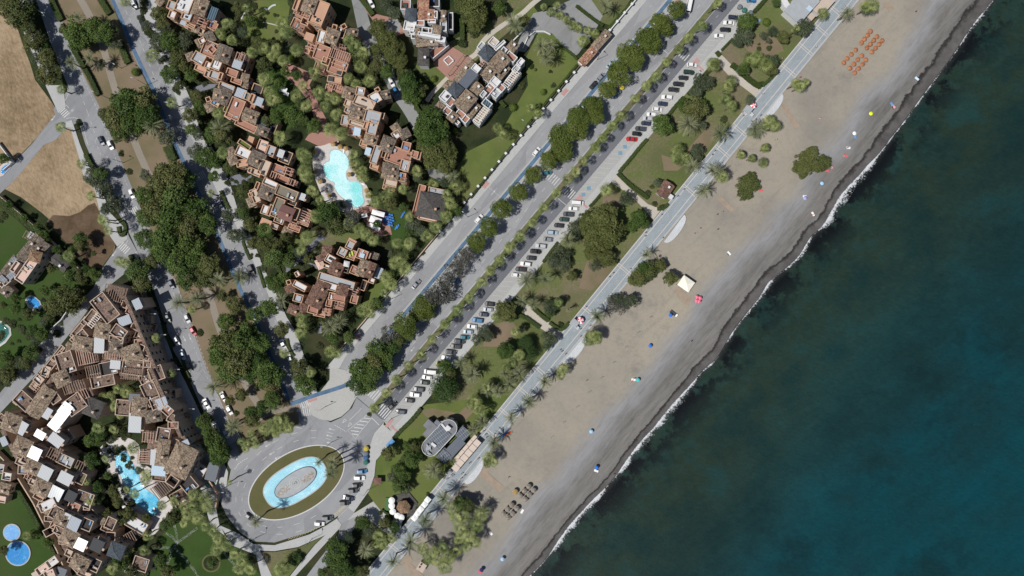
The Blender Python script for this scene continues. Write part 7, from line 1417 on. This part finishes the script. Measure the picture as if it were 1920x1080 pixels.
for P,n,label in SHZ:
    xs=[p[0] for p in P]; ys=[p[1] for p in P]; k=0; tries=0
    while k<n and tries<n*30:
        tries+=1; x=random.uniform(min(xs),max(xs)); y=random.uniform(min(ys),max(ys))
        if not inpoly(x,y,P) or any(inpoly(x,y,q) for q in EX): continue
        X,Y,_=W(x,y,.5)
        if any(a<X<b and c<Y<d and inpoly(X,Y,q) for a,b,c,d,q in NP): continue
        r=random.uniform(.9,2.3); k+=1; SH_ALL.append((r,X,Y,label))
SH_ALL.sort(key=lambda q:-q[0]); nS=250-sum(1 for t in TREES if t[0]=='S')
for r,X,Y,label in SH_ALL[:nS]:
    o=link('shrub',random.choice(PROTO['S'] if random.random()<.75 else PROTO['O'])); o.location=(X,Y,.05); o.scale=(r,r,r*random.uniform(.6,.9)); o.rotation_euler=(0,0,random.random()*6)
    tag(o,label,'shrub',label.replace('low ','').replace('shrub','shrubs',1))
GV=[];GT=[]
for r,X,Y,label in SH_ALL[nS:]:
    me=random.choice(PROTO['S']); co=np.empty(len(me.vertices)*3,dtype=np.float32); me.vertices.foreach_get('co',co); tt=np.empty(len(me.vertices),dtype=np.float32); me.attributes['tint'].data.foreach_get('value',tt)
    co=co.reshape(-1,3)*np.array([r,r,r*.75])+np.array([X,Y,.05]); GV.append(co); GT.append(tt[::4])
tag(bpy.data.objects['ground'],None)
o=link('ground_cover',quads_mesh('ground_cover',np.concatenate(GV),np.concatenate(GT),M['leafS'])); tag(o,'low leafy ground cover filling the planting beds between buildings','ground cover',None,'stuff')
# fix z of towels
for o in C.objects:
    if '_bz' in o: del o['_bz']
el=R(60); az_img=R(25)      # shadows fall to the right and slightly up
sdir=Vector((math.cos(az_img),math.sin(az_img),0))
tosun=Vector((-sdir.x*math.cos(el),-sdir.y*math.cos(el),math.sin(el)))
L=bpy.data.lights.new('sun','SUN'); L.energy=4.6; L.angle=R(.53); L.color=(1,.965,.91)
lo=bpy.data.objects.new('sun',L); C.objects.link(lo); lo.rotation_euler=tosun.to_track_quat('Z','Y').to_euler(); lo.location=(0,0,120)
w=bpy.data.worlds.new('World'); sc.world=w; w.use_nodes=True; nt=w.node_tree
sky=nt.nodes.new('ShaderNodeTexSky'); sky.sky_type='NISHITA'; sky.sun_disc=False; sky.sun_elevation=el
sky.sun_rotation=math.atan2(tosun.x,tosun.y); nt.links.new(sky.outputs[0],nt.nodes['Background'].inputs[0]); nt.nodes['Background'].inputs[1].default_value=.06
cam=bpy.data.cameras.new('camera'); cam.sensor_width=36; cam.lens=36*CH/(1920*S); cam.clip_end=20000; cam.clip_start=1
co_=bpy.data.objects.new('camera',cam); C.objects.link(co_); co_.location=(0,0,CH); co_.rotation_euler=(0,0,0); sc.camera=co_
sc.view_settings.view_transform='Standard'; sc.view_settings.look='None'; sc.view_settings.exposure=0; sc.view_settings.gamma=1
sc.render.resolution_x=1024; sc.render.resolution_y=576
sc.cycles.max_bounces=5; sc.cycles.transparent_max_bounces=6

# make repeated ungrouped labels distinct
D={}
for o in C.objects:
    if o.parent is None and 'label' in o and 'group' not in o: D.setdefault(o['label'],[]).append(o)
for l,L_ in D.items():
    if len(L_)>1:
        L_.sort(key=lambda o:o.location.x)
        for k,o in enumerate(L_):
            o['label']=l+(', left one' if k==0 else ', right one' if k==len(L_)-1 else f', {ordn(k)} from left')
